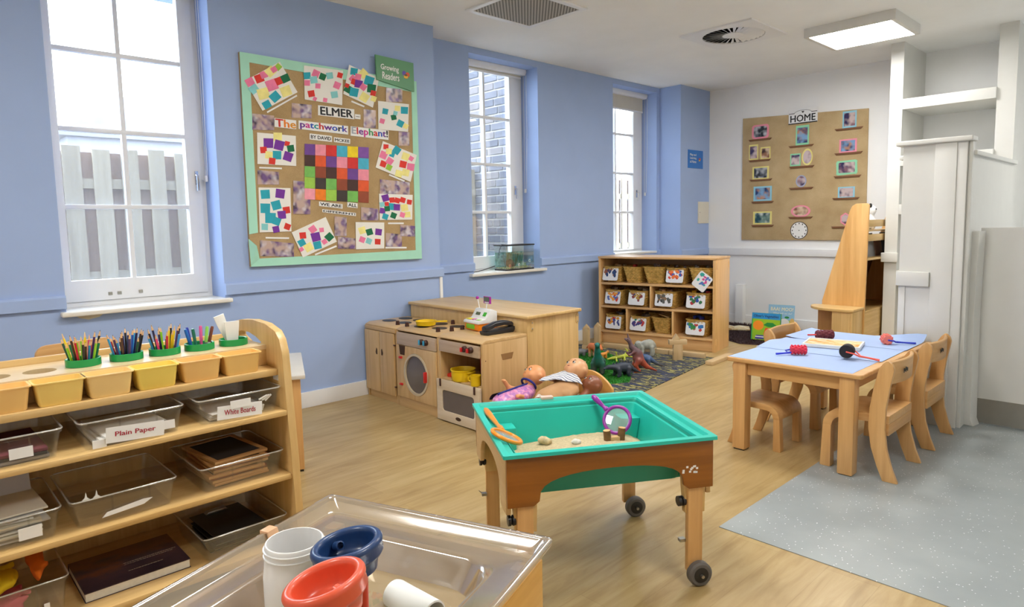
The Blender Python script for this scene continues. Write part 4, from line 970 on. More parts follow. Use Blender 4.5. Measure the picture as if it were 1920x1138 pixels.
# white jar with moulded shoulder ring
p = onZ(552, 1012, 0.585); zb = WZ-0.145; t = thing('plastic_jar', 'open frosted white plastic jar standing in the water tray', 'jar', (p[0], p[1], zb)); h = 0.585-zb
G().lathe([(0.066, 0), (0.072, 0.006), (0.072, h-0.075), (0.069, h-0.055), (0.067, h-0.02), (0.069, h-0.017), (0.069, h-0.012), (0.066, h-0.010), (0.066, h-0.003), (0.064, h), (0.061, h), (0.060, h-0.05), (0.066, h-0.075), (0.067, 0.01), (0, 0.008)], 40).build('jar_body', m_frost, t, smooth=50)
g = G()
for z in (h-0.012, h-0.026): g.tube([(0.068*math.cos(2*PI*k/36), 0.068*math.sin(2*PI*k/36), z) for k in range(36)], 0.0022, 6, closed=True)
g.build('screw_thread', m_frost, t, smooth=60, kind='stuff')
for k in range(3): G().cbox((0, 0, 0), (0.010, 0.0006, 0.004)).xf(RZ(2.2+0.22*k) @ TR(0, 0.0595, h-0.045)).build('moulded_mark', m_ink, t)
def funnel_toy(px, z, R, col, tilt, colname, label, legcol, peg):
    p = onZ(*px, z); zb = WZ-0.145; t = thing('water_toy', label, 'water toy', (p[0], p[1], zb)); h = z-zb
    m = plain('toy_'+colname, rgb(*col), 0.35, var=0.04, coat=0.2); md = plain('toy_in_'+colname, tuple(c*0.75 for c in rgb(*col)), 0.4, var=0.04)
    Mt = TR(0, 0, h) @ RZ(tilt[0]) @ RX(tilt[1])
    prof = [(0, -0.040), (R*0.62, -0.038), (R*0.72, -0.030), (R*0.745, -0.012), (R*0.75, -0.003)]
    for k in range(9): a = PI-PI*1.25*k/8; prof.append((R*0.875+R*0.125*math.cos(a), 0.0+R*0.13*math.sin(a)))
    prof += [(R*0.97, -0.022), (R*0.90, -0.030), (R*0.80, -0.034), (R*0.70, -0.060), (0, -0.064)]
    G().lathe(prof, 44).xf(Mt).build('funnel_bowl', m, t, smooth=60)
    G().lathe([(0.0, 0), (0.010, 0), (0.010, 0.024), (0.007, 0.026), (0.007, 0.010), (0, 0.01)], 14).xf(Mt @ RZ(peg) @ TR(R*0.70, 0, -0.016) @ RY(-1.25)).build('spout', m, t, smooth=40)
    a0 = 0.3
    for k, lc in enumerate(legcol):
        an = a0+2.1*k; x, y = 0.042*math.cos(an), 0.042*math.sin(an)
        G().tube([(x*0.9, y*0.9, 0.0), (x, y, h-0.06)], 0.011, 10).build('tower_leg', plain('toy_leg_%d_%d_%d' % lc, rgb(*lc), 0.35, var=0.03), t, smooth=50)
    G().lathe([(0.050, 0), (0.050, 0.008), (0.044, 0.012), (0, 0.012)], 30).build('base_plate', m, t, smooth=40)
    G().lathe([(0.0, 0), (0.018, 0), (0.02, 0.004), (0.02, 0.010), (0.012, 0.014), (0, 0.014)], 16).xf(TR(0.055, -0.005, h*0.45) @ RY(PI/2)).build('side_wheel', m, t, smooth=40)
    return t
funnel_toy((650, 1022), 0.625, 0.077, (30, 62, 110), (-0.75, 0.16), 'navy', 'navy blue round funnel on a red and green water tower', ((205, 66, 36), (40, 140, 60), (40, 140, 60)), 3.9)
funnel_toy((608, 1092), 0.66, 0.0765, (226, 92, 60), (-0.75, 0.24), 'coral', 'coral red round funnel on a yellow and green water tower', ((240, 205, 40), (50, 150, 60), (240, 205, 40)), 0.9)
p0 = Vector(onZ(738, 1112, 0.392)); p1 = Vector(onZ(822, 1160, 0.392)); d = (p1-p0).normalized()
t = thing('plastic_tube', 'short white plastic tube lying in the water tray', 'tube', (p0.x, p0.y, 0.347))
M = basis((0, 0, 0.045), d, (0, 0, 1)) @ RX(-PI/2)
G().lathe([(0.030, 0), (0.034, 0.001), (0.036, 0.01), (0.036, 0.15), (0.032, 0.151), (0.031, 0.01), (0.030, 0)], 30).xf(M).build('tube_body', plain('white_plastic', rgb(232, 234, 230), 0.3, var=0.02), t, smooth=50)
G().lathe([(0.0, 0.004), (0.030, 0.003)], 30).xf(M).build('end_wall', MATS['white_plastic'], t)

# ================================================================ art shelf contents
def bin_mesh(w, d, h, mat, name='bin'):
    """small tapered bin, y = width along the shelf, opens upwards, rim turned out"""
    g = G()
    def ring(f, z, o=0.0, r=0.012): return [(p[0], p[1], z) for p in rrect(-d*f/2-o, -w*f/2-o, d*f/2+o, w*f/2+o, r, 3)]
    g.loft([ring(.80, 0), ring(.84, 0.004), ring(.97, h-0.004), ring(1.0, h-0.004, 0.003), ring(1.0, h, 0.003), ring(.955, h), ring(.81, 0.006)], True, True)
    return g.mesh(name, mat, smooth=35)
def translucent(name, col):
    if name in MATS: return MATS[name]
    m = plain(name, col, 0.35, var=0.05); b = m.node_tree.nodes['Principled BSDF']; b.inputs['Subsurface Weight'].default_value = 0.0; b.inputs['Subsurface Radius'].default_value = (0.02, 0.012, 0.004); return m
ob = [('orange', (255, 208, 128)), ('orange', (255, 206, 130)), ('yellow', (255, 224, 112)), ('pale orange', (255, 218, 148)), ('amber', (255, 218, 126)), ('orange', (255, 208, 132))]
binY = [0.956, 0.807, 0.658, 0.5135, 0.372, 0.226]
nm = ['next to the arched end panel', 'between the end orange bin and the yellow bin', 'in the row below the pencil cups', 'below the second cup of pencils', 'with a red thing inside below the empty cup holes', 'beside the amber bin with a red thing inside']
for i, yb in enumerate(binY):
    w = 0.146 if i < 2 else 0.143
    me = bin_mesh(w-0.004, 0.094, 0.078, translucent('bin_%d' % i, rgb(*ob[i][1])))
    t = thing('craft_bin', ob[i][0]+' tapered plastic craft bin '+nm[i], 'bin', (-2.5475, yb, 0.7495), 0, 'tapered craft bins on the art shelf'); link('bin_body', me, t)
    if i == 4: G().cbox((0.01, -0.02, 0.05), (0.03, 0.05, 0.03)).build('red_scrap', plain('red_scrap', rgb(214, 60, 60), 0.6), t, 0.008)
# clear drawers
def clear_tray(y0, y1, z, label, xf=-2.45, d=0.36, h=0.095, holder=True):
    w = y1-y0; t = thing('clear_tray', label, 'tray', (xf-d/2, (y0+y1)/2, z+0.0005), 0, 'clear plastic trays on the art shelf')
    g = G()
    def ring(fx, fy, zz, o=0.0, r=0.018): return [(p[0], p[1], zz) for p in rrect(-d*fx/2-o, -w*fy/2-o, d*fx/2+o, w*fy/2+o, r, 3)]
    g.loft([ring(.92, .88, 0), ring(.985, .965, h-0.012), ring(.99, .97, h-0.012, 0.004), ring(.99, .97, h, 0.004), ring(.975, .955, h), ring(.91, .87, 0.003)], True, True)
    g.build('tray_body', m_clear, t, smooth=35)
    G().tube([(p[0], p[1], h-0.002) for p in rrect(-d*.99/2-0.004, -w*.97/2-0.004, d*.99/2+0.004, w*.97/2+0.004, 0.02, 3)], 0.0028, 6, closed=True).build('tray_rim', clear('tray_rim_plastic', (0.95, 0.95, 0.94), 0.32, 0.08, 0.25, (0.86, 0.86, 0.84)), t, smooth=60)
    if holder:
        f = G()
        for yy in (-w*0.13, w*0.22): f.box(d*0.478, yy-0.003, h*0.35, d*0.484, yy+0.003, h*0.9)
        f.build('label_holder', m_clear, t, kind='stuff')
    return t
def tray_label(t, text, w, h, y, z, x, tilt=-0.06):
    c = G().box(0, -w/2, -h/2, 0.0012, w/2, h/2).xf(TR(x, y, z) @ RX(tilt)).build('name_label', m_paper, t)
    if text: text_on(text, w*0.70, h*0.40, TR(x+0.0016, y, z) @ RX(tilt) @ Matrix(((0, 0, 1, 0), (1, 0, 0, 0), (0, 1, 0, 0), (0, 0, 0, 1))), 'lettering', m_redink, c)
z2, z3, z4 = 0.593, 0.341, 0.078
t = clear_tray(0.402, 0.722, z2, 'clear plastic tray with a red lettered Plain Paper label')
tray_label(t, 'Plain Paper', 0.175, 0.052, 0.0, 0.036, 0.186); G().box(0.178, 0.08, 0.02, 0.1795, 0.125, 0.05).build('blank_label', m_paper, t); G().box(0.178, -0.125, 0.004, 0.1795, -0.085, 0.030).build('blank_label', m_paper, t)
t = clear_tray(0.764, 1.078, z2, 'clear plastic tray with a red lettered White Boards label')
tray_label(t, 'White Boards', 0.165, 0.050, -0.01, 0.034, 0.186); G().box(0.189, -0.045, 0.046, 0.1905, 0.03, 0.076).build('blank_label', m_paper, t)
t = clear_tray(0.05, 0.362, z2, 'clear plastic tray of dark paper with a blank card beside the Plain Paper tray'); G().box(0.180, 0.015, 0.025, 0.1815, 0.075, 0.058).build('blank_label', m_paper, t)
t = clear_tray(0.362, 0.683, z3, 'empty clear plastic tray with a torn label strip')
g = G().prism([(-0.075, 0.02), (0.05, 0.03), (0.078, 0.045), (0.05, 0.048), (-0.06, 0.035)], 'X', 0.176, 0.178); g.build('torn_label', m_paper, t)
for y in (-0.115, -0.085): G().prism([(y-0.016, 0.088), (y+0.016, 0.088), (y+0.004, 0.100), (y+0.001, 0.118), (y-0.003, 0.100)], 'X', 0.170, 0.172).build('torn_scrap', m_paper, t)
t = clear_tray(0.757, 1.076, z3, 'clear plastic tray stacked with framed chalkboards')
t = clear_tray(0.03, 0.341, z3, 'clear plastic tray heaped with white paper and card'); G().box(0.180, 0.04, 0.02, 0.1815, 0.10, 0.058).build('blank_label', m_paper, t)
t = clear_tray(0.03, 0.345, z4, 'clear plastic tray stuffed with yellow orange and pink cloth', h=0.13); G().box(0.178, 0.085, 0.0, 0.1795, 0.10, 0.06).build('torn_label', m_paper, t)
t = clear_tray(0.752, 1.076, z4, 'clear plastic tray of black clipboards on the lowest shelf')
# contents
for k in range(3):
    G().box(-0.15, -0.105, 0, 0.15, 0.105, 0.008).build('paper_stack', m_paper, None, 0.001, label=ORD[2-k]+' sheaf of white paper in the Plain Paper tray' , cat='paper', group='paper in the Plain Paper tray', loc=(-2.63+0.004*k, 0.555+0.01*k, z2+0.005+0.0085*k), rz=0.03*k)
for k in range(4):
    G().box(-0.14, -0.10, 0, 0.14, 0.10, 0.005).build('white_board', plain('whiteboard', rgb(216, 212, 206), 0.25, var=0.03), None, 0.002, label=ORD[3-k]+' small dry wipe board in the tray lettered White Boards', cat='board', group='boards in the White Boards tray', loc=(-2.63, 0.92, z2+0.005+0.0056*k), rz=0.02*(k-1.5))
for k in range(3): G().tube([(-2.50, 1.03-0.012*k, z2+0.038+0.004*k), (-2.50+0.0, 1.055-0.008*k, z2+0.058)], 0.004, 8).build('marker_pen', m_paper, None, smooth=40, label='white marker pen resting on the dry wipe boards', cat='pen', group='pens on the dry wipe boards')
for k in range(3):
    G().box(-0.15, -0.11, 0, 0.15, 0.11, 0.01).build('sugar_paper', plain(('black_paper', 'maroon_paper', 'grey_paper')[k], rgb(*((40, 38, 42), (110, 50, 62), (120, 116, 118))[k]), 0.9), None, 0.001, label=('black', 'maroon', 'grey')[k]+' sugar paper in the tray beside the Plain Paper tray', cat='paper', loc=(-2.63, 0.21, z2+0.004+0.0105*((k+1) % 3)), rz=0.02*k)
# slates
m_slate = plain('slate', rgb(46, 42, 42), 0.8, var=0.12); m_slf = wood('slate_frame', rgb(176, 126, 74), rgb(206, 160, 104), 'Y'); m_slf2 = wood('slate_frame_red', rgb(150, 86, 56), rgb(182, 116, 82), 'Y')
rs = random.Random(11)
for k in range(8):
    top = k == 7; h = 0.0105
    t = thing('chalkboard', 'wood framed chalkboard lying on top of the chalkboard stack' if top else ORD[7-k]+' wood framed chalkboard of the chalkboard stack', 'chalkboard', (-2.635+rs.uniform(-.012, .016), 0.915+rs.uniform(-.012, .012), z3+0.006+k*(h+0.0008)), rs.uniform(-.05, .05) if not top else 0.10, 'chalkboards stacked in the clear tray')
    G().ringprism([(-0.145, -0.105), (0.145, -0.105), (0.145, 0.105), (-0.145, 0.105)], [(-0.125, -0.085), (0.125, -0.085), (0.125, 0.085), (-0.125, 0.085)], 'Z', 0, h).build('frame', m_slf2 if k in (2, 5) else m_slf, t, 0.002)
    G().box(-0.126, -0.086, 0.002, 0.126, 0.086, h-0.002).build('slate', m_slate, t)
# paper heap
for k in range(9):
    G().box(-0.14, -0.10, 0, 0.14, 0.10, 0.006).build('paper_stack', plain(('heap_white', 'heap_grey', 'heap_cream')[k % 3], rgb(*((232, 232, 230), (205, 206, 208), (226, 220, 204))[k % 3]), 0.85, var=0.02), None, 0.001, label=ORD[8-k]+' sheaf of paper in the heaped paper tray', cat='paper', group='paper sheaves in the heaped tray', loc=(-2.625+rs.uniform(-.015, .01), 0.185+rs.uniform(-.015, .02), z3+0.004+0.0104*k), rz=rs.uniform(-.08, .08))
G().box(-0.002, -0.105, 0, 0.002, 0.105, 0.13).xf(RY(-0.45)).build('card_sheet', plain('grey_card', rgb(198, 196, 198), 0.85), None, label='grey card leaning upright at the back of the paper tray', cat='card', loc=(-2.70, 0.19, z3+0.075))
# clipboards
for k in range(4):
    t = thing('clipboard', ORD[3-k]+' black clipboard in the lowest tray', 'clipboard', (-2.64+rs.uniform(-.01, .012), 0.91+rs.uniform(-.01, .01), z4+0.006+0.017*k), 0.03*(k-1.5), 'clipboards in the lowest tray')
    G().box(-0.135, -0.10, 0, 0.135, 0.10, 0.004).build('board', plain('black_board', rgb(30, 28, 28), 0.5, var=0.1), t, 0.0015)
    G().prism([(-0.045, 0.004), (0.045, 0.004), (0.036, 0.0135), (-0.036, 0.0135)], 'X', -0.130, -0.10).build('clip', m_steel if k > 1 else m_black, t, 0.002)
# dark book on the lowest shelf
c0, c1_, c2x, c3 = [Vector(onZ(u_, v_, z4+0.034)) for u_, v_ in ((130, 1058), (160, 1116), (350, 1044), (303, 993))]
t = thing('large_book', 'thick landscape book with a dark purple and brown cover on lowest shelf', 'book', (-2.62, 0.55, z4+0.0005), 0)
bx0, bx1, by0, by1 = -0.135, 0.14, -0.165, 0.165
def cover_mat():
    m, nt, b = _new('dusk_cover'); v = _coord(nt, (3, 2, 1), 'Object', False); n = _noise(nt, v, 3, 5, 0.65)
    sp_ = nt.nodes.new('ShaderNodeSeparateXYZ'); nt.links.new(v, sp_.inputs[0]); ad = nt.nodes.new('ShaderNodeMath'); ad.operation = 'MULTIPLY_ADD'; ad.inputs[1].default_value = -0.55; nt.links.new(sp_.outputs[0], ad.inputs[0]); nt.links.new(n.outputs['Fac'], ad.inputs[2])
    nt.links.new(_ramp(nt, ad.outputs[0], [(0.2, rgb(38, 30, 48)), (0.48, rgb(70, 52, 66)), (0.62, rgb(112, 66, 44)), (0.85, rgb(92, 52, 36))]), b.inputs['Base Color']); b.inputs['Roughness'].default_value = 0.3; return m
G().box(bx0+0.002, by0+0.003, 0.002, bx1-0.002, by1-0.003, 0.030).build('pages', plain('page_block', rgb(232, 228, 214), 0.8, var=0.05, nscale=80), t)
cv = G().box(bx0, by0, 0.030, bx1, by1, 0.0325).box(bx0, by0, 0, bx1, by1, 0.002).box(bx0-0.002, by0, 0.0, bx0, by1, 0.0325); cv.build('cover', cover_mat(), t)
g = G()
for k, (x, w_) in enumerate(((0.005, 0.20), (0.018, 0.19), (0.075, 0.13))):
    y = -0.02
    while y < -0.02+w_*0.85: l = rs.uniform(0.004, 0.011); g.box(x-0.0016, y, 0.0326, x+0.0016, y+l, 0.0329); y += l+0.0025
g.build('cover_print', plain('pale_print', rgb(190, 180, 160), 0.6, var=0), t, kind='stuff')
# cloths
def cloth(loc, s, col, label, seed):
    r2 = random.Random(seed)
    pr_ = [('e', (r2.uniform(-1, 1)*s[0]*.6, r2.uniform(-1, 1)*s[1]*.6, s[2]*(0.5+0.4*r2.uniform(-1, 1))), (s[0]*.45, s[1]*.35, s[2]*.4)) for _ in range(7)]+[('c', (r2.uniform(-1, 1)*s[0]*.8, r2.uniform(-1, 1)*s[1]*.8, s[2]*.8), (r2.uniform(-1, 1)*s[0]*.8, r2.uniform(-1, 1)*s[1]*.8, s[2]*1.0), 0.012, 0.01) for _ in range(6)]
    zmin = min((p[1][2]-p[2][2]) for p in pr_ if p[0] == 'e')
    g = blob(pr_, 0.010, 0.009); g.xf(TR(0, 0, -zmin))
    return g.build('dress_up_cloth', plain('cloth_%d' % seed, rgb(*col), 0.85, var=0.14, nscale=14, bump=0.3), None, smooth=70, label=label, cat='cloth', loc=loc)
cloth((-2.62, 0.19, z4+0.006), (0.11, 0.085, 0.030), (226, 112, 130), 'crumpled pink cloth at the bottom of the cloth tray', 31)
cloth((-2.61, 0.165, z4+0.075), (0.10, 0.075, 0.05), (222, 190, 24), 'crumpled bright yellow cloth spilling over the cloth tray', 32)
cloth((-2.63, 0.285, z4+0.075), (0.10, 0.022, 0.06), (236, 120, 30), 'crumpled orange cloth beside the yellow cloth', 33)

# cups with pencils and pens
m_cup = plain('green_cup', rgb(26, 150, 78), 0.35, var=0.04)
cups = ['heaped with bright coloured pencils', 'heaped with dark and blue pencils', 'with yellow and brown pencils and a grey pen', 'of felt pens', 'holding white plastic scoops next to the arched end panel']
for i, yc in enumerate(POTY[2:]):
    t = thing('pencil_cup', 'round green cup '+cups[i], 'cup', (PX, yc, 0.7505), 0, 'green cups in the pot rack')
    G().lathe([(0.036, 0), (0.047, 0.075), (0.047, 0.0825), (0.0545, 0.0825), (0.0545, 0.107), (0.052, 0.108), (0.0475, 0.106), (0.044, 0.08), (0.034, 0.004), (0, 0.004)], 32).build('cup_body', m_cup, t, smooth=40)
m_cutwood = plain('sharpened_wood', rgb(222, 180, 132), 0.6, var=0.05)
PC = {'red': (200, 30, 40), 'orange': (232, 110, 30), 'yellow': (240, 205, 30), 'lime': (140, 205, 40), 'green': (20, 120, 80), 'dark green': (20, 80, 60), 'blue': (40, 90, 180), 'sky blue': (60, 160, 215), 'navy': (30, 36, 84), 'purple': (70, 40, 96), 'brown': (74, 44, 30), 'black': (34, 32, 36), 'pink': (226, 60, 120), 'crimson': (190, 24, 60)}
pen_mesh = {}
def pencil_mesh(col):
    """hexagonal body and a sharpened cone in one pencil"""
    if col in pen_mesh: return pen_mesh[col]
    m = plain('pencil_'+col.replace(' ', '_'), rgb(*PC[col]), 0.3, var=0.03)
    a = G().lathe([(0.0, 0), (0.0040, 0), (0.0040, 0.155)], 6).mesh('barrel', m); b = G().lathe([(0.0040, 0.155), (0.0014, 0.170)], 6).mesh('sharpened_tip', m_cutwood); c = G().lathe([(0.0014, 0.170), (0.0, 0.1745)], 6).mesh('lead', m)
    pen_mesh[col] = (a, b, c); return pen_mesh[col]
sets = [(POTY[2], 'in the cup of bright coloured pencils', ['lime', 'lime', 'lime', 'yellow', 'yellow', 'red', 'red', 'crimson', 'black', 'black', 'brown', 'green', 'green', 'dark green', 'sky blue', 'blue', 'orange', 'pink', 'lime', 'brown', 'purple', 'yellow']),
        (POTY[3], 'in the cup of dark and blue pencils', ['brown', 'brown', 'sky blue', 'sky blue', 'sky blue', 'navy', 'navy', 'navy', 'navy', 'purple', 'purple', 'purple', 'black', 'black', 'lime', 'crimson', 'dark green', 'brown', 'blue', 'green', 'black']),
        (POTY[4], 'in the cup of yellow and brown pencils', ['yellow', 'yellow', 'yellow', 'yellow', 'brown', 'brown', 'brown', 'black', 'black', 'navy', 'navy', 'pink', 'sky blue', 'crimson', 'lime', 'purple'])]
rp = random.Random(21)
def put(objs_root, base, top):
    d = (top-base).normalized(); q = Vector((0, 0, 1)).rotation_difference(d); objs_root.rotation_mode = 'QUATERNION'; objs_root.rotation_quaternion = q; objs_root.location = base
for yc, where, cols in sets:
    n = len(cols); order = list(range(n)); rp.shuffle(order)
    for k, col in enumerate(cols):
        a = 2*PI*order[k]/n*2.0+rp.uniform(-.15, .15); rad = 0.033 if order[k] < n/2 else 0.018
        top = Vector((PX+(rad+0.010)*math.cos(a), yc+(rad+0.010)*math.sin(a), 0.865)); base = Vector((PX+rad*0.55*math.cos(a), yc+rad*0.55*math.sin(a), 0.7565))
        base.z += rp.uniform(0, 0.012)
        t = thing('pencil', 'sharpened '+col+' colouring pencil standing '+where, 'pencil', (0, 0, 0), 0, 'pencils '+where)
        for nm_, me in zip(('barrel', 'sharpened_tip', 'lead'), pencil_mesh(col)): link(nm_, me, t)
        t.scale = (1, 1, 1.0+rp.uniform(-.13, .10)); put(t, base, top)
def pen(base, top, col, capcol, label, r=0.0058, L=0.165, open_=False):
    t = thing('felt_pen', label, 'pen', (0, 0, 0)); mb_ = plain('pen_%d_%d_%d' % col, rgb(*col), 0.35, var=0.02); mc = plain('pen_%d_%d_%d' % capcol, rgb(*capcol), 0.35, var=0.02)
    G().lathe([(0, 0), (r*.9, 0), (r, 0.005), (r, L*0.62)], 12).build('barrel', mb_, t, smooth=40); G().lathe([(r*1.08, L*0.62), (r*1.08, L*0.96), (r*.8, L), (0, L)], 12).build('cap', mc, t, smooth=40)
    put(t, Vector(base), Vector(top)); return t
yc = POTY[5]
for (dx, dy, tx, ty, col, cap, nm_) in ((-0.02, -0.018, -0.024, -0.027, (40, 60, 170), (32, 52, 160), 'dark blue'), (0.0, -0.014, 0.0, -0.036, (30, 110, 190), (26, 100, 180), 'mid blue'), (0.018, -0.010, 0.022, -0.022, (20, 120, 100), (20, 110, 92), 'teal'),
        (-0.012, 0.012, -0.02, 0.014, (226, 90, 150), (230, 96, 156), 'pink'), (0.014, 0.012, 0.012, 0.022, (110, 120, 122), (140, 205, 90), 'grey and lime'), (0.0, 0.018, 0.0, 0.040, (232, 232, 230), (120, 66, 50), 'white and brown')):
    pen((PX+dx*.7, yc+dy*.7, 0.757), (PX+tx, yc+ty, 0.865), col, cap, nm_+' felt pen leaning in the cup of felt pens')
blob([('e', (0, 0, 0), (0.014, 0.014, 0.012)), ('e', (0.012, 0.01, 0.004), (0.010, 0.012, 0.01))], 0.008, 0.004).build('pen_stand', plain('crumpled_white', rgb(236, 226, 230), 0.8), None, smooth=60, label='crumpled white tissue in the cup of felt pens', cat='tissue', loc=(PX+0.03, yc-0.005, 0.842))
pen((PX+0.012, POTY[4]+0.016, 0.757), (PX+0.014, POTY[4]+0.040, 0.862), (128, 130, 134), (70, 150, 210), 'grey felt pen with blue cap in the pencil cup', 0.006, 0.15)
yc = POTY[6]; m_scoop = plain('white_scoop', rgb(240, 240, 236), 0.4, var=0.01)
G().loft([[(p[0]*s_, p[1]*s_, z) for p in rrect(-0.004, -0.03, 0.004, 0.03, 0.002, 2)] for s_, z in ((0.6, 0), (0.65, 0.07), (0.95, 0.15), (1.0, 0.172))]).build('paint_scraper', m_scoop, None, smooth=40, label='white plastic paint scraper upright in the end cup', cat='scraper', loc=(PX+0.008, yc-0.006, 0.757))
G().loft([[(p[0]*s_, p[1]*s_, z) for p in rrect(-0.003, -0.022, 0.003, 0.022, 0.002, 2)] for s_, z in ((0.4, 0), (0.45, 0.09), (0.9, 0.17), (0.95, 0.205))]).xf(RX(0.30)).build('paint_scraper', m_scoop, None, smooth=40, label='white plastic paint scraper tilting out of the end cup', cat='scraper', loc=(PX-0.012, yc+0.012, 0.760))
pen((PX-0.005, yc+0.02, 0.757), (PX-0.002, yc+0.035, 0.83), (230, 230, 226), (235, 235, 232), 'plain white pen lying low in the end cup', 0.006, 0.07)
# ================================================================ things on the toy kitchen
ZK = 0.5785
m_yel = plain('yellow_toy', rgb(238, 200, 20), 0.35, var=0.03); m_bluep = plain('blue_toy', rgb(20, 70, 190), 0.35, var=0.03); m_redp = plain('red_pan', rgb(205, 50, 30), 0.35, var=0.03)
def pot(loc, R, h, mat, label, handles=2, name='toy_pot', rz=0.0, cat='toy pot', wall=0.006):
    t = thing(name, label, cat, loc, rz)
    G().lathe([(R*0.90, 0), (R*0.97, h*0.1), (R, h*0.88), (R*1.05, h*0.92), (R*1.05, h), (R*0.97, h), (R*0.93, h*0.9), (R*0.88, wall), (0, wall)], 30).build('pot_body', mat, t, smooth=40)
    if handles == 2:
        for s_ in (-1, 1): G().tube([(s_*R*0.98, -0.028, h*0.82), (s_*(R+0.018), -0.02, h*0.85), (s_*(R+0.018), 0.02, h*0.85), (s_*R*0.98, 0.028, h*0.82)], 0.006, 8).build('handle', mat, t, smooth=50)
    if handles == 1: G().tube([(-R*0.96, 0, h*0.82), (-R-0.016, 0, h*0.78), (-R-0.018, 0, h*0.45), (-R*0.92, 0, h*0.3)], 0.006, 8).build('handle', mat, t, smooth=50)
    return t
q = onY(853, 712, 2.72); pA_ = onZ(869, 712, 0.2845); pot((pA_[0], pA_[1], 0.2845), 0.080, 0.075, m_yel, 'yellow toy saucepan with two lugs inside the oven shelf')
pM_ = onZ(892, 723, 0.2845); pot((pM_[0], pM_[1], 0.2845), 0.034, 0.068, m_yel, 'yellow toy mug inside the oven shelf', 1, 'toy_mug', 0.3, 'toy mug')
pot((-3.155, 2.865, 0.2845), 0.052, 0.06, m_bluep, 'blue toy bowl under another blue bowl in oven shelf', 0, 'toy_bowl', 0, 'toy bowl'); pot((-3.155, 2.865, 0.3455), 0.060, 0.065, m_bluep, 'blue toy bowl stacked on top of another in oven shelf', 0, 'toy_bowl', 0, 'toy bowl')
pot((-3.30, 2.915, 0.2845), 0.068, 0.13, m_redp, 'tall red toy pot at the back of the oven shelf', 2)
t = thing('toy_tongs', 'red plastic toy tongs lying in the oven shelf', 'toy', (-3.440, 2.70, 0.2845), 0.4)
for s_ in (-1, 1): G().prism([(-0.03, 0), (0.035, 0), (0.05, 0.02), (0.03, 0.045), (-0.01, 0.03)], 'Y', s_*0.012-0.004, s_*0.012+0.004).build('arm', m_redp, t, 0.002)
G().cbox((-0.025, 0, 0.012), (0.012, 0.032, 0.02)).build('hinge', m_redp, t, 0.003)
p = onZ(784, 604, ZK+0.02); t = thing('toy_pan', 'yellow toy frying pan with a green fried egg on hob', 'toy pan', (-3.86, 2.80, ZK+0.0022), 0.0)
G().lathe([(0.060, 0), (0.070, 0.004), (0.074, 0.030), (0.077, 0.034), (0.072, 0.034), (0.066, 0.008), (0, 0.008)], 32).build('pan_body', m_yel, t, smooth=40)
G().loft([[(x, w*c, 0.026+0.005*s_) for c, s_ in ((1, -1), (1, 1), (-1, 1), (-1, -1))] for x, w in ((0.070, 0.012), (0.10, 0.010), (0.14, 0.011), (0.155, 0.006))]).build('handle', m_yel, t, 0.002).rotation_euler = (0, 0, 0.9)
G().sphere((0, 0.0, 0.011), (0.03, 0.026, 0.004), 16, 6).build('green_food', plain('green_food', rgb(110, 170, 50), 0.5), t, smooth=60)
# toy till
a0, a1 = Vector(onZ(872, 617, ZK)), Vector(onZ(905, 624, ZK)); ang = math.atan2(a1.y-a0.y, a1.x-a0.x)
t = thing('toy_till', 'white orange and green toy cash register with a purple customer display', 'toy till', (a0.x-0.0, a0.y, ZK), ang); TW = 0.165; TD = 0.15
m_wp = plain('till_white', rgb(236, 236, 234), 0.35, var=0.02); m_or = plain('till_orange', rgb(244, 138, 20), 0.35); m_lime = plain('till_lime', rgb(124, 200, 40), 0.35); m_mag = plain('till_magenta', rgb(170, 40, 160), 0.35); m_scr = plain('till_screen', rgb(96, 108, 84), 0.2)
G().box(0, 0, 0.004, TW, TD, 0.050).build('drawer_body', m_or, t, 0.006); G().box(0.022, -0.004, 0.012, TW-0.045, 0.004, 0.044).build('drawer', m_lime, t, 0.003)
for x in (0.01, TW-0.02):
    for y in (0.01, TD-0.02): G().box(x, y, 0, x+0.012, y+0.012, 0.006).build('foot', m_or, t)
G().prism([(-0.008, 0.050), (TD+0.004, 0.050), (TD+0.004, 0.128), (0.118, 0.142), (0.098, 0.140), (0.060, 0.082), (0.0, 0.070), (-0.008, 0.064)], 'X', -0.008, TW+0.008).build('housing', m_wp, t, 0.006)
n = Vector((0, -0.058, 0.038)).normalized()
def on_slope(u_, v_, w, h, name, mat, th=0.003):
    Mx = TR(u_, 0.060+0.038*v_, 0.082+0.058*v_) @ RX(math.atan2(0.058, 0.038)); return G().cbox((0, 0, th/2), (w, h, th)).xf(Mx).build(name, mat, t, 0.001)
on_slope(0.055, 0.45, 0.05, 0.022, 'screen', m_scr); on_slope(0.135, 0.45, 0.034, 0.030, 'green_key', plain('till_green', rgb(60, 180, 40), 0.35))
G().cbox((0.035, 0.028, 0.0765), (0.065, 0.045, 0.004)).build('yellow_keys', plain('till_yellow', rgb(244, 226, 40), 0.4), t, 0.002)
for k in range(3): G().cbox((0.085, 0.012+0.015*k, 0.077), (0.020, 0.009, 0.005)).build('pink_key', plain('till_pink', rgb(228, 110, 190), 0.4), t, 0.001)
G().cbox((0.135, 0.028, 0.0765), (0.045, 0.034, 0.003)).build('lime_pad', plain('till_pale', rgb(176, 222, 120), 0.4), t, 0.001)
G().tube([(0.02, 0.115, 0.13), (-0.02, 0.125, 0.20)], 0.0025, 6).build('microphone_stalk', m_wp, t); G().sphere((-0.024, 0.126, 0.208), 0.012, 12, 8).build('microphone', m_mag, t, smooth=60)
G().tube([(0.085, 0.125, 0.135), (0.088, 0.13, 0.18)], 0.004, 8).build('display_post', m_wp, t)
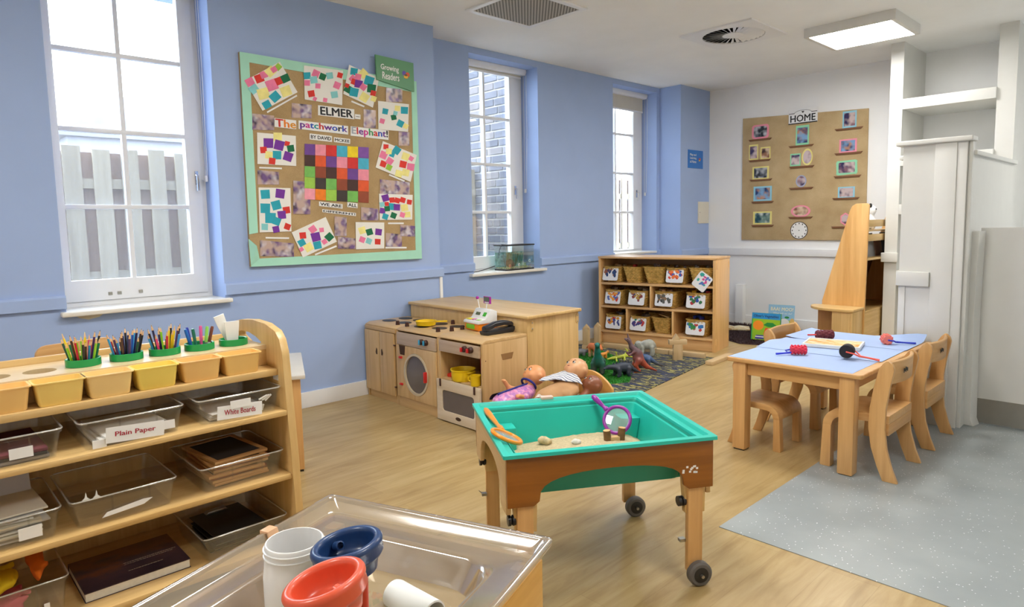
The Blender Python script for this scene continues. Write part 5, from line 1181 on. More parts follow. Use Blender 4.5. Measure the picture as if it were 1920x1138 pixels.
d = G().cbox((0.090, 0.132, 0.200), (0.078, 0.012, 0.050)).build('customer_display', m_mag, t, 0.002); G().cbox((0.090, 0.1255, 0.206), (0.062, 0.002, 0.030)).build('screen', m_scr, d); G().cbox((0.090, 0.1255, 0.183), (0.050, 0.002, 0.008)).build('label_strip', m_wp, d)
# telephone
p0 = Vector(onZ(912, 630, ZK)); p1 = Vector(onZ(966, 622, ZK)); ang = math.atan2(p1.y-p0.y, p1.x-p0.x); L = (p1-p0).length
t = thing('telephone', 'black corded telephone handset lying on its base beside the toy till', 'telephone', ((p0.x+p1.x)/2, (p0.y+p1.y)/2, ZK), ang)
m_ph = plain('phone_black', rgb(36, 36, 40), 0.35, var=0.05)
G().prism([(-L/2, 0.004), (-L/2+0.012, 0.0), (L/2-0.012, 0.0), (L/2, 0.018), (L/2, 0.040), (-L/2-0.004, 0.024)], 'Y', -0.0, 0.075).build('phone_base', m_ph, t, 0.005)
G().loft([[(x, y+0.035, z+zc) for y, z in ((-0.024, -0.013), (0.024, -0.013), (0.024, 0.011), (0.012, 0.019), (-0.012, 0.019), (-0.024, 0.011))] for x, zc in ((-L/2+0.005, 0.038), (-L/2+0.04, 0.046), (-0.03, 0.062), (0.04, 0.066), (L/2-0.04, 0.060), (L/2-0.004, 0.048))]).build('handset', m_ph, t, 0.004)
g = G()
for i in range(5):
    for j in range(3): g.cbox((-0.045+0.018*i, 0.006+0.010*j, 0.0245), (0.010, 0.006, 0.004))
g.build('keypad', plain('phone_keys', rgb(150, 150, 152), 0.5), t, kind='stuff')

# ================================================================ things on the craft table
m_sheet = plain('pale_blue_paper', rgb(164, 185, 224), 0.85, var=0.02, nscale=3)
def sheet(x0, y0, x1, y1, z, label, rot=0.0, curl=None, nx=14, ny=12):
    vs = []; fs = []; cx, cy = (x0+x1)/2, (y0+y1)/2
    for j in range(ny+1):
        for i in range(nx+1):
            x = x0+(x1-x0)*i/nx; y = y0+(y1-y0)*j/ny; zz = z
            if curl: zz += curl(x, y)
            dx, dy = x-cx, y-cy; vs.append((cx+dx*math.cos(rot)-dy*math.sin(rot), cy+dx*math.sin(rot)+dy*math.cos(rot), zz))
    n = len(vs); vs += [(a, b, c+0.0006) for a, b, c in vs]; W_ = nx+1
    for j in range(ny):
        for i in range(nx): a = j*W_+i; fs += [(a, a+W_, a+W_+1, a+1), (n+a, n+a+1, n+a+W_+1, n+a+W_)]
    for i in range(nx): fs += [(i, i+1, n+i+1, n+i), (ny*W_+i+1, ny*W_+i, n+ny*W_+i, n+ny*W_+i+1)]
    for j in range(ny): fs += [((j+1)*W_, j*W_, n+j*W_, n+(j+1)*W_), (j*W_+nx, (j+1)*W_+nx, n+(j+1)*W_+nx, n+j*W_+nx)]
    return G().raw(vs, fs).build('paper_sheet', m_sheet, None, smooth=50, label=label, cat='paper', fix=False)
sheet(-1.822, 3.415, -1.16, 3.80, 0.5305, 'pale blue paper sheet at the table end with the big roller', 0.0, lambda x, y: 0.0)
sheet(-1.838, 3.78, -1.145, 4.22, 0.5315, 'pale blue paper sheet in the middle of the table under the painted tray', 0.01, lambda x, y: 0.016*max(0, (-1.74-x)/0.1)**2*max(0, 1-abs(y-3.97)/0.16)+0.001)
sheet(-1.838, 4.19, -1.14, 4.60, 0.5330, 'pale blue paper sheet curling up against the white pony wall', 0.0, lambda x, y: (0.040*max(0, (y-4.50)/0.10)**2*max(0, min(1, (x+1.42)/0.22))+0.012*max(0, (-1.72-x)/0.12)**2)*1.0+0.001)
ZT = 0.5353
t = thing('paint_tray', 'shallow white tray smeared with orange and yellow paint', 'paint tray', (-1.50, 4.085, ZT), math.radians(12))
def paintmat():
    m, nt, b = _new('smeared_paint'); v = _coord(nt, (4, 9, 1), 'Object', False); n = _noise(nt, v, 3.0, 4, 0.6); n.inputs['Distortion'].default_value = 1.2
    nt.links.new(_ramp(nt, n.outputs['Fac'], [(0.38, rgb(240, 232, 214)), (0.48, rgb(250, 214, 150)), (0.55, rgb(246, 170, 80)), (0.66, rgb(240, 130, 60))]), b.inputs['Base Color']); b.inputs['Roughness'].default_value = 0.3; return m
G().ringprism([(-0.155, -0.115), (0.155, -0.115), (0.155, 0.115), (-0.155, 0.115)], [(-0.143, -0.103), (0.143, -0.103), (0.143, 0.103), (-0.143, 0.103)], 'Z', 0, 0.020).build('tray_rim', plain('white_tray', rgb(226, 228, 224), 0.4), t, 0.003)
G().box(-0.144, -0.104, 0.0, 0.144, 0.104, 0.015).build('painted_bed', paintmat(), t)
def roller(c, ang, R, L, col, label, hcol, hang, hlen, bumps=True, seed=0):
    """foam texture roller: bumpy drum, yoke and handle"""
    t = thing('paint_roller', label, 'paint roller', c, 0)
    m = plain('foam_%d_%d_%d' % col, rgb(*col), 0.8, var=0.1, nscale=40, bump=0.3); mh = plain('yoke_%d_%d_%d' % hcol, rgb(*hcol), 0.35, var=0.03)
    Mx = TR(0, 0, R) @ RZ(ang) @ RY(PI/2); g = G().lathe([(0.004, -L/2), (R*0.80, -L/2), (R*0.86, -L/2+0.003), (R*0.86, L/2-0.003), (R*0.80, L/2), (0.004, L/2)], 22)
    drum = g.xf(Mx).build('foam_drum', m, t, smooth=40)
    if bumps == 'knobs':
        gb = G()
        for i in range(5):
            for k in range(9): a = 2*PI*(k+0.5*(i % 2))/9; gb.sphere((R*0.9*math.cos(a), R*0.9*math.sin(a), -L/2+L*(i+0.5)/5), (R*0.22, R*0.22, L*0.075), 7, 5)
        gb.xf(Mx).build('foam_knobs', m, drum, smooth=60, kind='stuff')
    elif bumps == 'rings':
        gb = G()
        for i in range(5):
            for k in range(8): a = 2*PI*(k+0.5*(i % 2))/8; gb.sphere((R*0.74*math.cos(a), R*0.74*math.sin(a), -L/2+L*(i+0.5)/5), (R*0.30, R*0.30, L*0.10), 8, 5)
        gb.xf(Mx).build('foam_rings', m, drum, smooth=60, kind='stuff')
    e = Vector((math.cos(ang), math.sin(ang), 0)); hd = Vector((math.cos(hang), math.sin(hang), 0))
    if hlen:
        for s_ in (-1, 1):
            a = e*s_*(L/2+0.004); G().tube([Vector((0, 0, R))+a, Vector((0, 0, R*0.85))+a*1.05+hd*R*0.9, Vector((0, 0, R*0.45))+a*0.3+hd*(R+0.022)], 0.0042, 8).build('yoke_arm', mh, t, smooth=50)
        G().tube([Vector((0, 0, R*0.45))+hd*(R+0.018), Vector((0, 0, R*0.35))+hd*(R+0.03+hlen*0.35), Vector((0, 0, 0.007))+hd*(R+0.03+hlen)], [0.006, 0.005, 0.0062], 10).build('handle', mh, t, smooth=50)
    else: G().tube([Vector((0, 0, R))-e*(L/2+0.055), Vector((0, 0, R))-e*L/2], 0.005, 8).build('spindle', mh, t, smooth=50)
    return t
pA = onZ(1546, 636, ZT); roller((pA[0], pA[1], ZT), math.atan2(.725, .689), 0.030, 0.105, (108, 44, 52), 'maroon ridged foam roller lying on the paper', (220, 70, 70), 0, 0, 'rings')
pB = onZ(1497, 664, ZT); roller((pB[0], pB[1], ZT), 0.62, 0.026, 0.085, (226, 60, 84), 'raspberry pink knobbly roller with a blue handle', (44, 56, 200), math.atan2(-.60, -.8)+0.25, 0.075, 'knobs')
pC = onZ(1588, 672, ZT); roller((pC[0], pC[1], ZT), math.atan2(.60, .80)+1.1, 0.042, 0.062, (34, 32, 36), 'large black smooth roller with a salmon handle', (240, 100, 84), math.atan2(-.2, 1)+0.35, 0.085, False)
pD = onZ(1662, 645, ZT); roller((pD[0], pD[1], ZT), 2.1, 0.030, 0.060, (238, 130, 118), 'salmon pink petal foam roller with a blue handle', (40, 60, 200), math.atan2(.69, .73)-0.15, 0.10, 'knobs')

# ================================================================ rugs, grass mat
def camo():
    m, nt, b = _new('dark_patterned_carpet'); v = _coord(nt, (3.2, 10, 1), 'Object', False); v.node.inputs['Rotation'].default_value = (0, 0, -0.8)
    n = _noise(nt, v, 2.0, 3, 0.6); n.inputs['Distortion'].default_value = 1.5
    nt.links.new(_ramp(nt, n.outputs['Fac'], [(0.36, rgb(44, 46, 78)), (0.44, rgb(64, 74, 92)), (0.47, rgb(50, 50, 56)), (0.535, rgb(46, 44, 48)), (0.56, rgb(176, 166, 96)), (0.62, rgb(120, 118, 84)), (0.66, rgb(60, 60, 70))]), b.inputs['Base Color']); b.inputs['Roughness'].default_value = 0.95
    _bump(nt, b, n.outputs['Fac'], 0.4, 0.004); return m
rug = G().prism([(-2.815, 3.63), (-3.11, 5.60), (-4.36, 5.34), (-4.62, 5.30), (-4.62, 3.63)], 'Z', 0, 0.007).build('floor_rug', camo(), None, 0.002, label='dark navy patterned rug with olive flecks under the toy animals', cat='rug')
rg = random.Random(4)
def blades(name, poly, n, h, w, mat, label, cat, z0, base):
    """pile of small upright blades inside a polygon, one object"""
    xs = [p[0] for p in poly]; ys_ = [p[1] for p in poly]; g = G(); vs = []; fs = []
    def inside(x, y):
        c = False; j = len(poly)-1
        for i in range(len(poly)):
            if (poly[i][1] > y) != (poly[j][1] > y) and x < (poly[j][0]-poly[i][0])*(y-poly[i][1])/(poly[j][1]-poly[i][1])+poly[i][0]: c = not c
            j = i
        return c
    k = 0
    while k < n:
        x = rg.uniform(min(xs), max(xs)); y = rg.uniform(min(ys_), max(ys_))
        if not inside(x, y): continue
        a = rg.random()*6.28; l = h*rg.uniform(.6, 1.15); dx, dy = w*math.cos(a), w*math.sin(a); bx, by = rg.uniform(-.6, .6)*h, rg.uniform(-.6, .6)*h; o = len(vs)
        vs += [(x-dx, y-dy, z0), (x+dx, y+dy, z0), (x+bx*.5+dy, y+by*.5-dx, z0), (x+bx, y+by, z0+l)]; fs += [(o, o+1, o+3), (o+1, o+2, o+3), (o+2, o, o+3)]; k += 1
    o = len(vs); m_ = len(poly); vs += [(p[0], p[1], z0-base) for p in poly]+[(p[0], p[1], z0+0.001) for p in poly]
    fs += [tuple(range(o+m_-1, o-1, -1)), tuple(range(o+m_, o+2*m_))]+[(o+i, o+(i+1) % m_, o+m_+(i+1) % m_, o+m_+i) for i in range(m_)]
    return G().raw(vs, fs).build(name, mat, None, fix=False, label=label, cat=cat, kind='stuff')
gp = [tuple(onZ(u_, v_, 0.01)[:2]) for u_, v_ in ((1083, 656), (1128, 657), (1152, 668), (1185, 700), (1180, 716), (1120, 722), (1098, 712), (1083, 690))]
blades('grass_mat', gp, 5200, 0.016, 0.003, plain('artificial_grass', rgb(44, 128, 36), 0.8, var=0.35, nscale=30), 'bright green artificial grass mat under the toy animals', 'grass mat', 0.0095, 0.002)
fp = [(-3.30, 6.42), (-3.02, 6.50), (-2.95, 7.0), (-3.05, 7.50), (-3.80, 7.60), (-4.25, 7.52), (-4.2, 6.9), (-3.55, 6.56)]
blades('shaggy_rug', fp, 7000, 0.036, 0.006, plain('dark_shag', rgb(66, 48, 50), 0.9, var=0.4, nscale=40), 'dark brown shaggy rug behind the basket shelf', 'rug', 0.008, 0.007)

# ================================================================ wooden blocks
m_blk = wood('block_wood', rgb(190, 158, 112), rgb(220, 192, 148), 'Z', 0.6); m_blkx = wood('block_wood_x', rgb(190, 158, 112), rgb(220, 192, 148), 'X', 0.6)
def block(name, dims, loc, rz, label, mat=m_blk, group='wooden building blocks'):
    return G().box(-dims[0]/2, -dims[1]/2, 0, dims[0]/2, dims[1]/2, dims[2]).build(name, mat, None, 0.003, label=label, cat='block', group=group, loc=loc, rz=rz)
def roof(loc, rz, w, d, h, label): return G().prism([(-w/2, 0), (w/2, 0), (0, h)], 'Y', -d/2, d/2).build('roof_block', m_blk, None, 0.003, label=label, cat='block', group='wooden building blocks', loc=loc, rz=rz)
r0 = math.radians(20); RU = 0.0071
for (u_, v_, h, nm_, bs_) in ((1100, 655, 0.17, 'near the grass mat', 0.042), (1121, 646, 0.19, 'in front of the shelf corner', 0.0)):
    p = onZ(u_, v_, RU); x, y = p[0]-0.02, p[1]+0.02
    if bs_: block('base_block', (0.075, 0.07, bs_), (x, y, RU), r0, 'square wooden base block of the tower '+nm_)
    block('tower_block', (0.062, 0.06, h), (x, y, RU+bs_+0.0003), r0, 'upright wooden pillar block of the tower '+nm_)
    roof((x, y, RU+bs_+h+0.0006), r0+0.2, 0.078, 0.06, 0.045, 'triangular wooden roof block topping the tower '+nm_)
p = onZ(1267, 675, RU); x, y = p[0], p[1]+0.03
block('tower_block', (0.085, 0.06, 0.145), (x, y, RU), 0.75, 'thick upright wooden block standing alone near the rug edge'); block('beam_block', (0.165, 0.055, 0.045), (x, y, RU+0.1453), 0.80, 'wooden beam block laid across the thick upright block', m_blkx)
roof((x-0.01, y-0.01, RU+0.1906), 0.8, 0.07, 0.05, 0.055, 'triangular wooden block on the crossbar of the block tower')
a, b = Vector(onZ(1131, 651, RU)), Vector(onZ(1322, 672, RU)); d = (b-a); L = d.length; an = math.atan2(d.y, d.x)
for k in range(3): c = a+d*((k+0.5)/3); block('plank_block', (L/3-0.008, 0.045, 0.045), (c.x, c.y+0.01, RU), an, 'long wooden plank block lying along the front of the basket shelf', m_blkx, 'plank blocks in front of the basket shelf')
a, b = Vector(onZ(1322, 684, RU)), Vector(onZ(1362, 668, RU)); d = (b-a); block('plank_block', (d.length, 0.07, 0.035), ((a.x+b.x)/2+0.02, (a.y+b.y)/2+0.03, 0.0005), math.atan2(d.y, d.x), 'short wooden plank block lying at the rug corner off the shelf end', m_blkx)
G().box(-0.05, -0.02, 0, 0.05, 0.02, 0.03).build('plank_block', m_blk, None, 0.003, label='pale block lying on the rug behind the doll cradle', cat='block', loc=(*onZ(1088, 684, RU)[:2], 0.0105), rz=0.5)

# ================================================================ toy animals
IR = Vector((0.689, 0.725, 0)); 
ARIGHT = math.atan2(0.725, 0.689)
def animal(name, cat, loc, rz, prims, col, label, k=0.012, h=0.006, eyes=None, extra=None, belly=None, rough=0.45, size=1.0):
    """one continuous blended body, +X forward, feet lowered to the ground"""
    t = thing(name, label, cat, loc, rz); t.scale = (size,)*3
    g = blob(prims, k, h); zm = min(v[2] for v in g.v); g.xf(TR(0, 0, -zm))
    if belly:
        m, nt, b_ = _new(name+'_skin_%d' % len(MATS)); v = _coord(nt, (1, 1, 1), 'Generated', False); sp_ = nt.nodes.new('ShaderNodeSeparateXYZ'); nt.links.new(v, sp_.inputs[0]); n_ = _noise(nt, v, 6, 3)
        ad = nt.nodes.new('ShaderNodeMath'); ad.operation = 'MULTIPLY_ADD'; ad.inputs[1].default_value = 0.35; nt.links.new(n_.outputs['Fac'], ad.inputs[0]); nt.links.new(sp_.outputs[2], ad.inputs[2])
        nt.links.new(_ramp(nt, ad.outputs[0], [(0.35, rgb(*belly)), (0.75, rgb(*col))]), b_.inputs['Base Color']); b_.inputs['Roughness'].default_value = rough; mat = m
    else: mat = plain('skin_%d_%d_%d' % col, rgb(*col), rough, var=0.18, nscale=25)
    g.build('animal_body', mat, t, smooth=80)
    for e in (eyes or []): G().sphere((e[0], e[1], e[2]-zm), e[3], 8, 6).build('eye', m_black, t, smooth=60)
    for f in (extra or []): f(t, zm)
    return t
def legs4(x0, x1, w, zt, r0_, r1_, splay=0.0, knee=0.0):
    out = []
    for x, kk in ((x0, -knee), (x1, knee)):
        for s_ in (-1, 1): out += [('c', (x, s_*w, zt), (x+kk, s_*(w+splay*.6), zt*0.45), r0_, (r0_+r1_)/2), ('c', (x+kk, s_*(w+splay*.6), zt*0.45), (x, s_*(w+splay), r1_), (r0_+r1_)/2, r1_), ('c', (x, s_*(w+splay), r1_*.7), (x+r1_*.8, s_*(w+splay), r1_*.7), r1_*.8, r1_*.7)]
    return out
# green long-necked dinosaur seen from the front
p = onZ(1119, 702, RU); animal('toy_dinosaur', 'toy dinosaur', (p[0], p[1]+0.02, 0.014), ARIGHT-1.75, [('e', (0, 0, 0.085), (0.085, 0.042, 0.046)), ('c', (0.06, 0, 0.105), (0.085, 0, 0.17), 0.032, 0.020), ('c', (0.085, 0, 0.17), (0.095, 0, 0.215), 0.020, 0.017), ('e', (0.115, 0, 0.222), (0.034, 0.019, 0.017)), ('c', (-0.07, 0, 0.085), (-0.17, 0, 0.03), 0.03, 0.006)]+legs4(0.05, -0.05, 0.03, 0.075, 0.022, 0.016),
       (24, 120, 110), 'teal green long-necked toy dinosaur standing on the grass mat', belly=(70, 84, 76), size=1.2, eyes=[(0.118, 0.017, 0.229, 0.004), (0.118, -0.017, 0.229, 0.004)])
# red-brown upright dinosaur with raised crest
p = onZ(1195, 697, RU); animal('toy_dinosaur', 'toy dinosaur', (p[0], p[1], RU), ARIGHT+PI, [('e', (-0.005, 0, 0.125), (0.045, 0.036, 0.06)), ('c', (0.0, 0, 0.16), (0.045, 0, 0.205), 0.034, 0.022), ('c', (0.045, 0, 0.205), (0.065, 0, 0.255), 0.020, 0.015), ('c', (0.066, 0, 0.258), (0.098, 0, 0.275), 0.016, 0.009), ('c', (0.066, 0, 0.262), (0.080, 0, 0.318), 0.011, 0.005),
       ('c', (-0.02, 0, 0.10), (-0.075, 0, 0.045), 0.036, 0.018), ('c', (-0.075, 0, 0.045), (-0.155, 0, 0.010), 0.018, 0.006), ('c', (0.03, 0.026, 0.17), (0.07, 0.030, 0.145), 0.010, 0.007), ('c', (0.07, 0.03, 0.145), (0.085, 0.03, 0.16), 0.007, 0.005), ('c', (0.03, -0.026, 0.17), (0.075, -0.030, 0.15), 0.010, 0.007), ('c', (0.075, -0.03, 0.15), (0.088, -0.03, 0.168), 0.007, 0.005)]+[q_ for s_ in (-1, 1) for q_ in (('c', (-0.005, s_*0.03, 0.10), (0.02, s_*0.034, 0.06), 0.026, 0.016), ('c', (0.02, s_*0.034, 0.06), (-0.01, s_*0.034, 0.022), 0.014, 0.010), ('c', (-0.01, s_*0.034, 0.012), (0.03, s_*0.036, 0.010), 0.011, 0.009))],
       (108, 84, 92), 'reddish brown upright toy dinosaur with a grey crest and long tail', belly=(176, 78, 50), size=1.06, eyes=[(0.080, 0.013, 0.272, 0.004), (0.080, -0.013, 0.272, 0.004)])
# elephant facing left
p = onZ(1208, 668, RU)
def elear(t, zm):
    for s_ in (-1, 1): G().sphere((0, 0, 0), (0.026, 0.006, 0.034), 12, 8).xf(TR(0.062, s_*0.046, 0.098-zm) @ RZ(s_*-0.55)).build('ear', MATS['skin_168_170_160'], t, smooth=70)
    for s_ in (-1, 1): G().tube([(0.10, s_*0.016, 0.075-zm), (0.122, s_*0.020, 0.060-zm), (0.135, s_*0.018, 0.064-zm)], [0.0045, 0.0035, 0.0015], 7).build('tusk', m_paper, t, smooth=60)
animal('toy_elephant', 'toy elephant', (p[0], p[1]+0.03, RU), ARIGHT+PI-0.25, [('e', (-0.015, 0, 0.105), (0.075, 0.050, 0.048)), ('e', (-0.03, 0, 0.115), (0.05, 0.042, 0.045)), ('e', (0.075, 0, 0.105), (0.034, 0.034, 0.038)), ('c', (0.10, 0, 0.09), (0.122, 0, 0.055), 0.016, 0.011), ('c', (0.122, 0, 0.055), (0.126, 0, 0.02), 0.011, 0.008), ('c', (-0.085, 0, 0.11), (-0.10, 0, 0.06), 0.006, 0.004)]+legs4(0.035, -0.06, 0.032, 0.085, 0.022, 0.018), (168, 170, 160), 'pale grey toy elephant near the basket shelf', eyes=[(0.10, 0.026, 0.112, 0.004), (0.10, -0.026, 0.112, 0.004)], extra=[elear])
# dark spiky four-legged dinosaur
p = onZ(1161, 708, RU)
def plates(t, zm):
    for i in range(7):
        x = 0.08-0.028*i; hh = 0.018+0.012*math.sin(PI*i/6)
        G().prism([(x-0.012, 0.105-zm), (x+0.012, 0.105-zm), (x+0.002, 0.105+hh-zm)], 'Y', -0.0025, 0.0025).build('back_plate', MATS['skin_52_60_76'], t)
animal('toy_dinosaur', 'toy dinosaur', (p[0], p[1]+0.04, 0.012), ARIGHT+PI+0.35, [('e', (0, 0, 0.075), (0.085, 0.038, 0.042)), ('c', (0.07, 0, 0.08), (0.13, 0, 0.085), 0.028, 0.017), ('c', (0.13, 0, 0.085), (0.165, 0, 0.078), 0.018, 0.010), ('c', (-0.06, 0, 0.075), (-0.12, 0, 0.04), 0.030, 0.014), ('c', (-0.12, 0, 0.04), (-0.18, 0, 0.012), 0.014, 0.005)]+legs4(0.05, -0.05, 0.032, 0.065, 0.019, 0.013, 0.006, 0.008), (52, 60, 76), 'dark blue black spiky toy dinosaur on the grass mat edge', eyes=[(0.145, 0.015, 0.09, 0.0035), (0.145, -0.015, 0.09, 0.0035)], extra=[plates])
p = onZ(1207, 690, RU); animal('toy_dinosaur', 'toy dinosaur', (p[0]-0.02, p[1]+0.03, RU), ARIGHT+PI-0.2, [('e', (0, 0, 0.08), (0.065, 0.032, 0.038)), ('c', (0.05, 0, 0.09), (0.10, 0, 0.115), 0.024, 0.014), ('e', (0.118, 0, 0.118), (0.024, 0.013, 0.012)), ('c', (-0.05, 0, 0.075), (-0.115, 0, 0.03), 0.026, 0.011), ('c', (-0.115, 0, 0.03), (-0.19, 0, 0.008), 0.011, 0.004)]+legs4(0.035, -0.04, 0.026, 0.07, 0.018, 0.013), (60, 88, 130), 'blue grey toy dinosaur with long tail behind the red one', belly=(84, 80, 72))
p = onZ(1157, 678, 0.012); animal('toy_lizard', 'toy lizard', (p[0], p[1]+0.04, 0.012), ARIGHT+PI+0.15, [('c', (-0.06, 0, 0.045), (0.06, 0, 0.03), 0.016, 0.015), ('c', (0.06, 0, 0.03), (0.115, 0, 0.022), 0.014, 0.008), ('c', (-0.05, 0, 0.05), (-0.075, 0, 0.095), 0.013, 0.007), ('c', (-0.075, 0, 0.095), (-0.05, 0, 0.118), 0.007, 0.004), ('c', (-0.06, 0, 0.045), (-0.13, 0, 0.028), 0.012, 0.005), ('c', (0.03, 0, 0.04), (0.035, 0.01, 0.082), 0.009, 0.005), ('c', (0.035, 0.01, 0.082), (0.055, 0.01, 0.092), 0.005, 0.003)]+legs4(0.04, -0.04, 0.02, 0.03, 0.009, 0.006, 0.016), (190, 196, 66), 'lime yellow toy lizard with raised limbs on the grass mat', h=0.005, k=0.008)
def stripes(t, zm):
    for i in range(6):
        x = 0.05-0.022*i; G().tube([(x+0.003*math.cos(a), 0.0335*math.sin(a), 0.100+0.037*math.cos(a)-zm) for a in [(-1.4+2.8*j/8) for j in range(9)]], 0.003, 6).build('stripe', m_brown, t, smooth=60)
p = onZ(1112, 672, RU); animal('toy_tiger', 'toy tiger', (p[0], p[1]+0.02, 0.012), ARIGHT-1.1, [('c', (-0.05, 0, 0.10), (0.05, 0, 0.105), 0.034, 0.034), ('e', (0.085, 0, 0.105), (0.034, 0.028, 0.028)), ('e', (0.112, 0, 0.096), (0.016, 0.017, 0.014)), ('e', (0.075, 0.02, 0.132), (0.008,)*3), ('e', (0.075, -0.02, 0.132), (0.008,)*3), ('c', (-0.08, 0, 0.115), (-0.13, 0, 0.07), 0.009, 0.007)]+legs4(0.045, -0.05, 0.022, 0.085, 0.016, 0.013, 0.0, 0.006), (222, 122, 62), 'orange toy tiger standing by the wooden tower', belly=(206, 178, 140), eyes=[(0.108, 0.014, 0.112, 0.0035), (0.108, -0.014, 0.112, 0.0035)])
p = onZ(1131, 673, 0.012); animal('toy_tiger', 'toy tiger', (p[0], p[1]+0.01, 0.012), ARIGHT+0.5, [('c', (-0.025, 0, 0.045), (0.022, 0, 0.048), 0.016, 0.015), ('e', (0.045, 0, 0.062), (0.016, 0.014, 0.014)), ('c', (-0.035, 0, 0.05), (-0.055, 0, 0.075), 0.005, 0.004)]+legs4(0.02, -0.022, 0.011, 0.036, 0.008, 0.0065), (230, 150, 62), 'small orange toy cub beside the teal dinosaur', h=0.004, k=0.006)
p = onZ(1082, 668, RU); animal('toy_hippo', 'toy animal', (p[0]+0.03, p[1]+0.02, 0.012), ARIGHT, [('e', (0, 0, 0.04), (0.05, 0.03, 0.028)), ('e', (0.055, 0, 0.042), (0.022, 0.02, 0.018))]+legs4(0.028, -0.028, 0.018, 0.03, 0.012, 0.010), (120, 122, 126), 'small grey toy animal half hidden at the low cabinet corner', h=0.005)
# ================================================================ doll cradle and dolls
cr = thing('doll_cradle', 'low birch doll cradle with arched head and foot boards', 'cradle', (-2.765, 2.87, 0))
def arch_board(y, zside, zapex, x0=-2.955, x1=-2.575):
    pts = [(x0, 0.0), (x0, zside)]+[(x0+(x1-x0)*k/14, zside+(zapex-zside)*math.sin(PI*k/14)**0.8) for k in range(1, 14)]+[(x1, zside), (x1, 0.0), (x1-0.07, 0.0), (x1-0.12, 0.05), (x0+0.12, 0.05), (x0+0.07, 0.0)]
    return G().prism(pts, 'Y', y-0.010, y+0.010)
wp(cr, 'headboard', arch_board(3.33, 0.225, 0.325), wood('cradle_ply', rgb(204, 150, 76), rgb(228, 178, 104), 'X'), 0.004)
wp(cr, 'footboard', arch_board(2.515, 0.205, 0.272), m_bx, 0.004)
for x in (-2.945, -2.585): wp(cr, 'side_rail', G().box(x-0.009, 2.525, 0.06, x+0.009, 3.32, 0.165), m_by, 0.003)
wp(cr, 'base_board', G().box(-2.936, 2.525, 0.06, -2.594, 3.32, 0.078), m_by)
wp(cr, 'mattress', G().box(-2.93, 2.53, 0.078, -2.60, 3.315, 0.158), plain('doll_mattress', rgb(222, 214, 200), 0.9, var=0.05), 0.015, seg=3)
def Pw(u_, v_, y): return Vector(onY(u_, v_, y))
def doll_head(c, R, n, tdir):
    n = Vector(n).normalized(); tt = Vector(tdir); tt = (tt-n*tt.dot(n)).normalized(); s_ = tt.cross(n); c = Vector(c)
    def P(a, b, d): return tuple(c+s_*a*R+tt*b*R+n*d*R)
    prims = [('e', P(0, 0.12, -0.08), (R, R*0.98, R*0.98)), ('e', P(0, -0.30, 0.28), (R*0.72,)*3)]
    for q in (-1, 1): prims += [('e', P(q*0.36, -0.36, 0.58), (R*0.34,)*3), ('e', P(q*0.96, -0.08, -0.05), (R*0.17, R*0.17, R*0.22))]
    prims += [('e', P(0, -0.12, 0.92), (R*0.12,)*3), ('e', P(0, -0.62, 0.66), (R*0.24,)*3), ('e', P(0, -0.38, 0.86), (R*0.13,)*3), ('e', P(0, 0.28, 0.68), (R*0.34,)*3)]
    feats = {'eye': [P(q*0.34, 0.02, 0.90) for q in (-1, 1)], 'mouth': P(0, -0.42, 0.985), 'P': P, 'n': n, 't': tt, 's': s_}
    return prims, feats
def hand(w, d, s):
    """small palm with five short curled fingers"""
    w = Vector(w); d = Vector(d).normalized(); side = d.cross(Vector((0, 0, 1))); side = side.normalized() if side.length > 0.1 else Vector((1, 0, 0)); out = [('c', tuple(w), tuple(w+d*s*1.1), s*0.75, s*0.8)]
    for k in range(4): o = side*(k-1.5)*s*0.45; out.append(('c', tuple(w+d*s*1.3+o), tuple(w+d*s*(2.2-0.12*abs(k-1.3))+o-Vector((0, 0, s*0.5))), s*0.26, s*0.2))
    out.append(('c', tuple(w+d*s*0.5+side*s*0.7), tuple(w+d*s*1.3+side*s*1.35), s*0.28, s*0.22)); return out
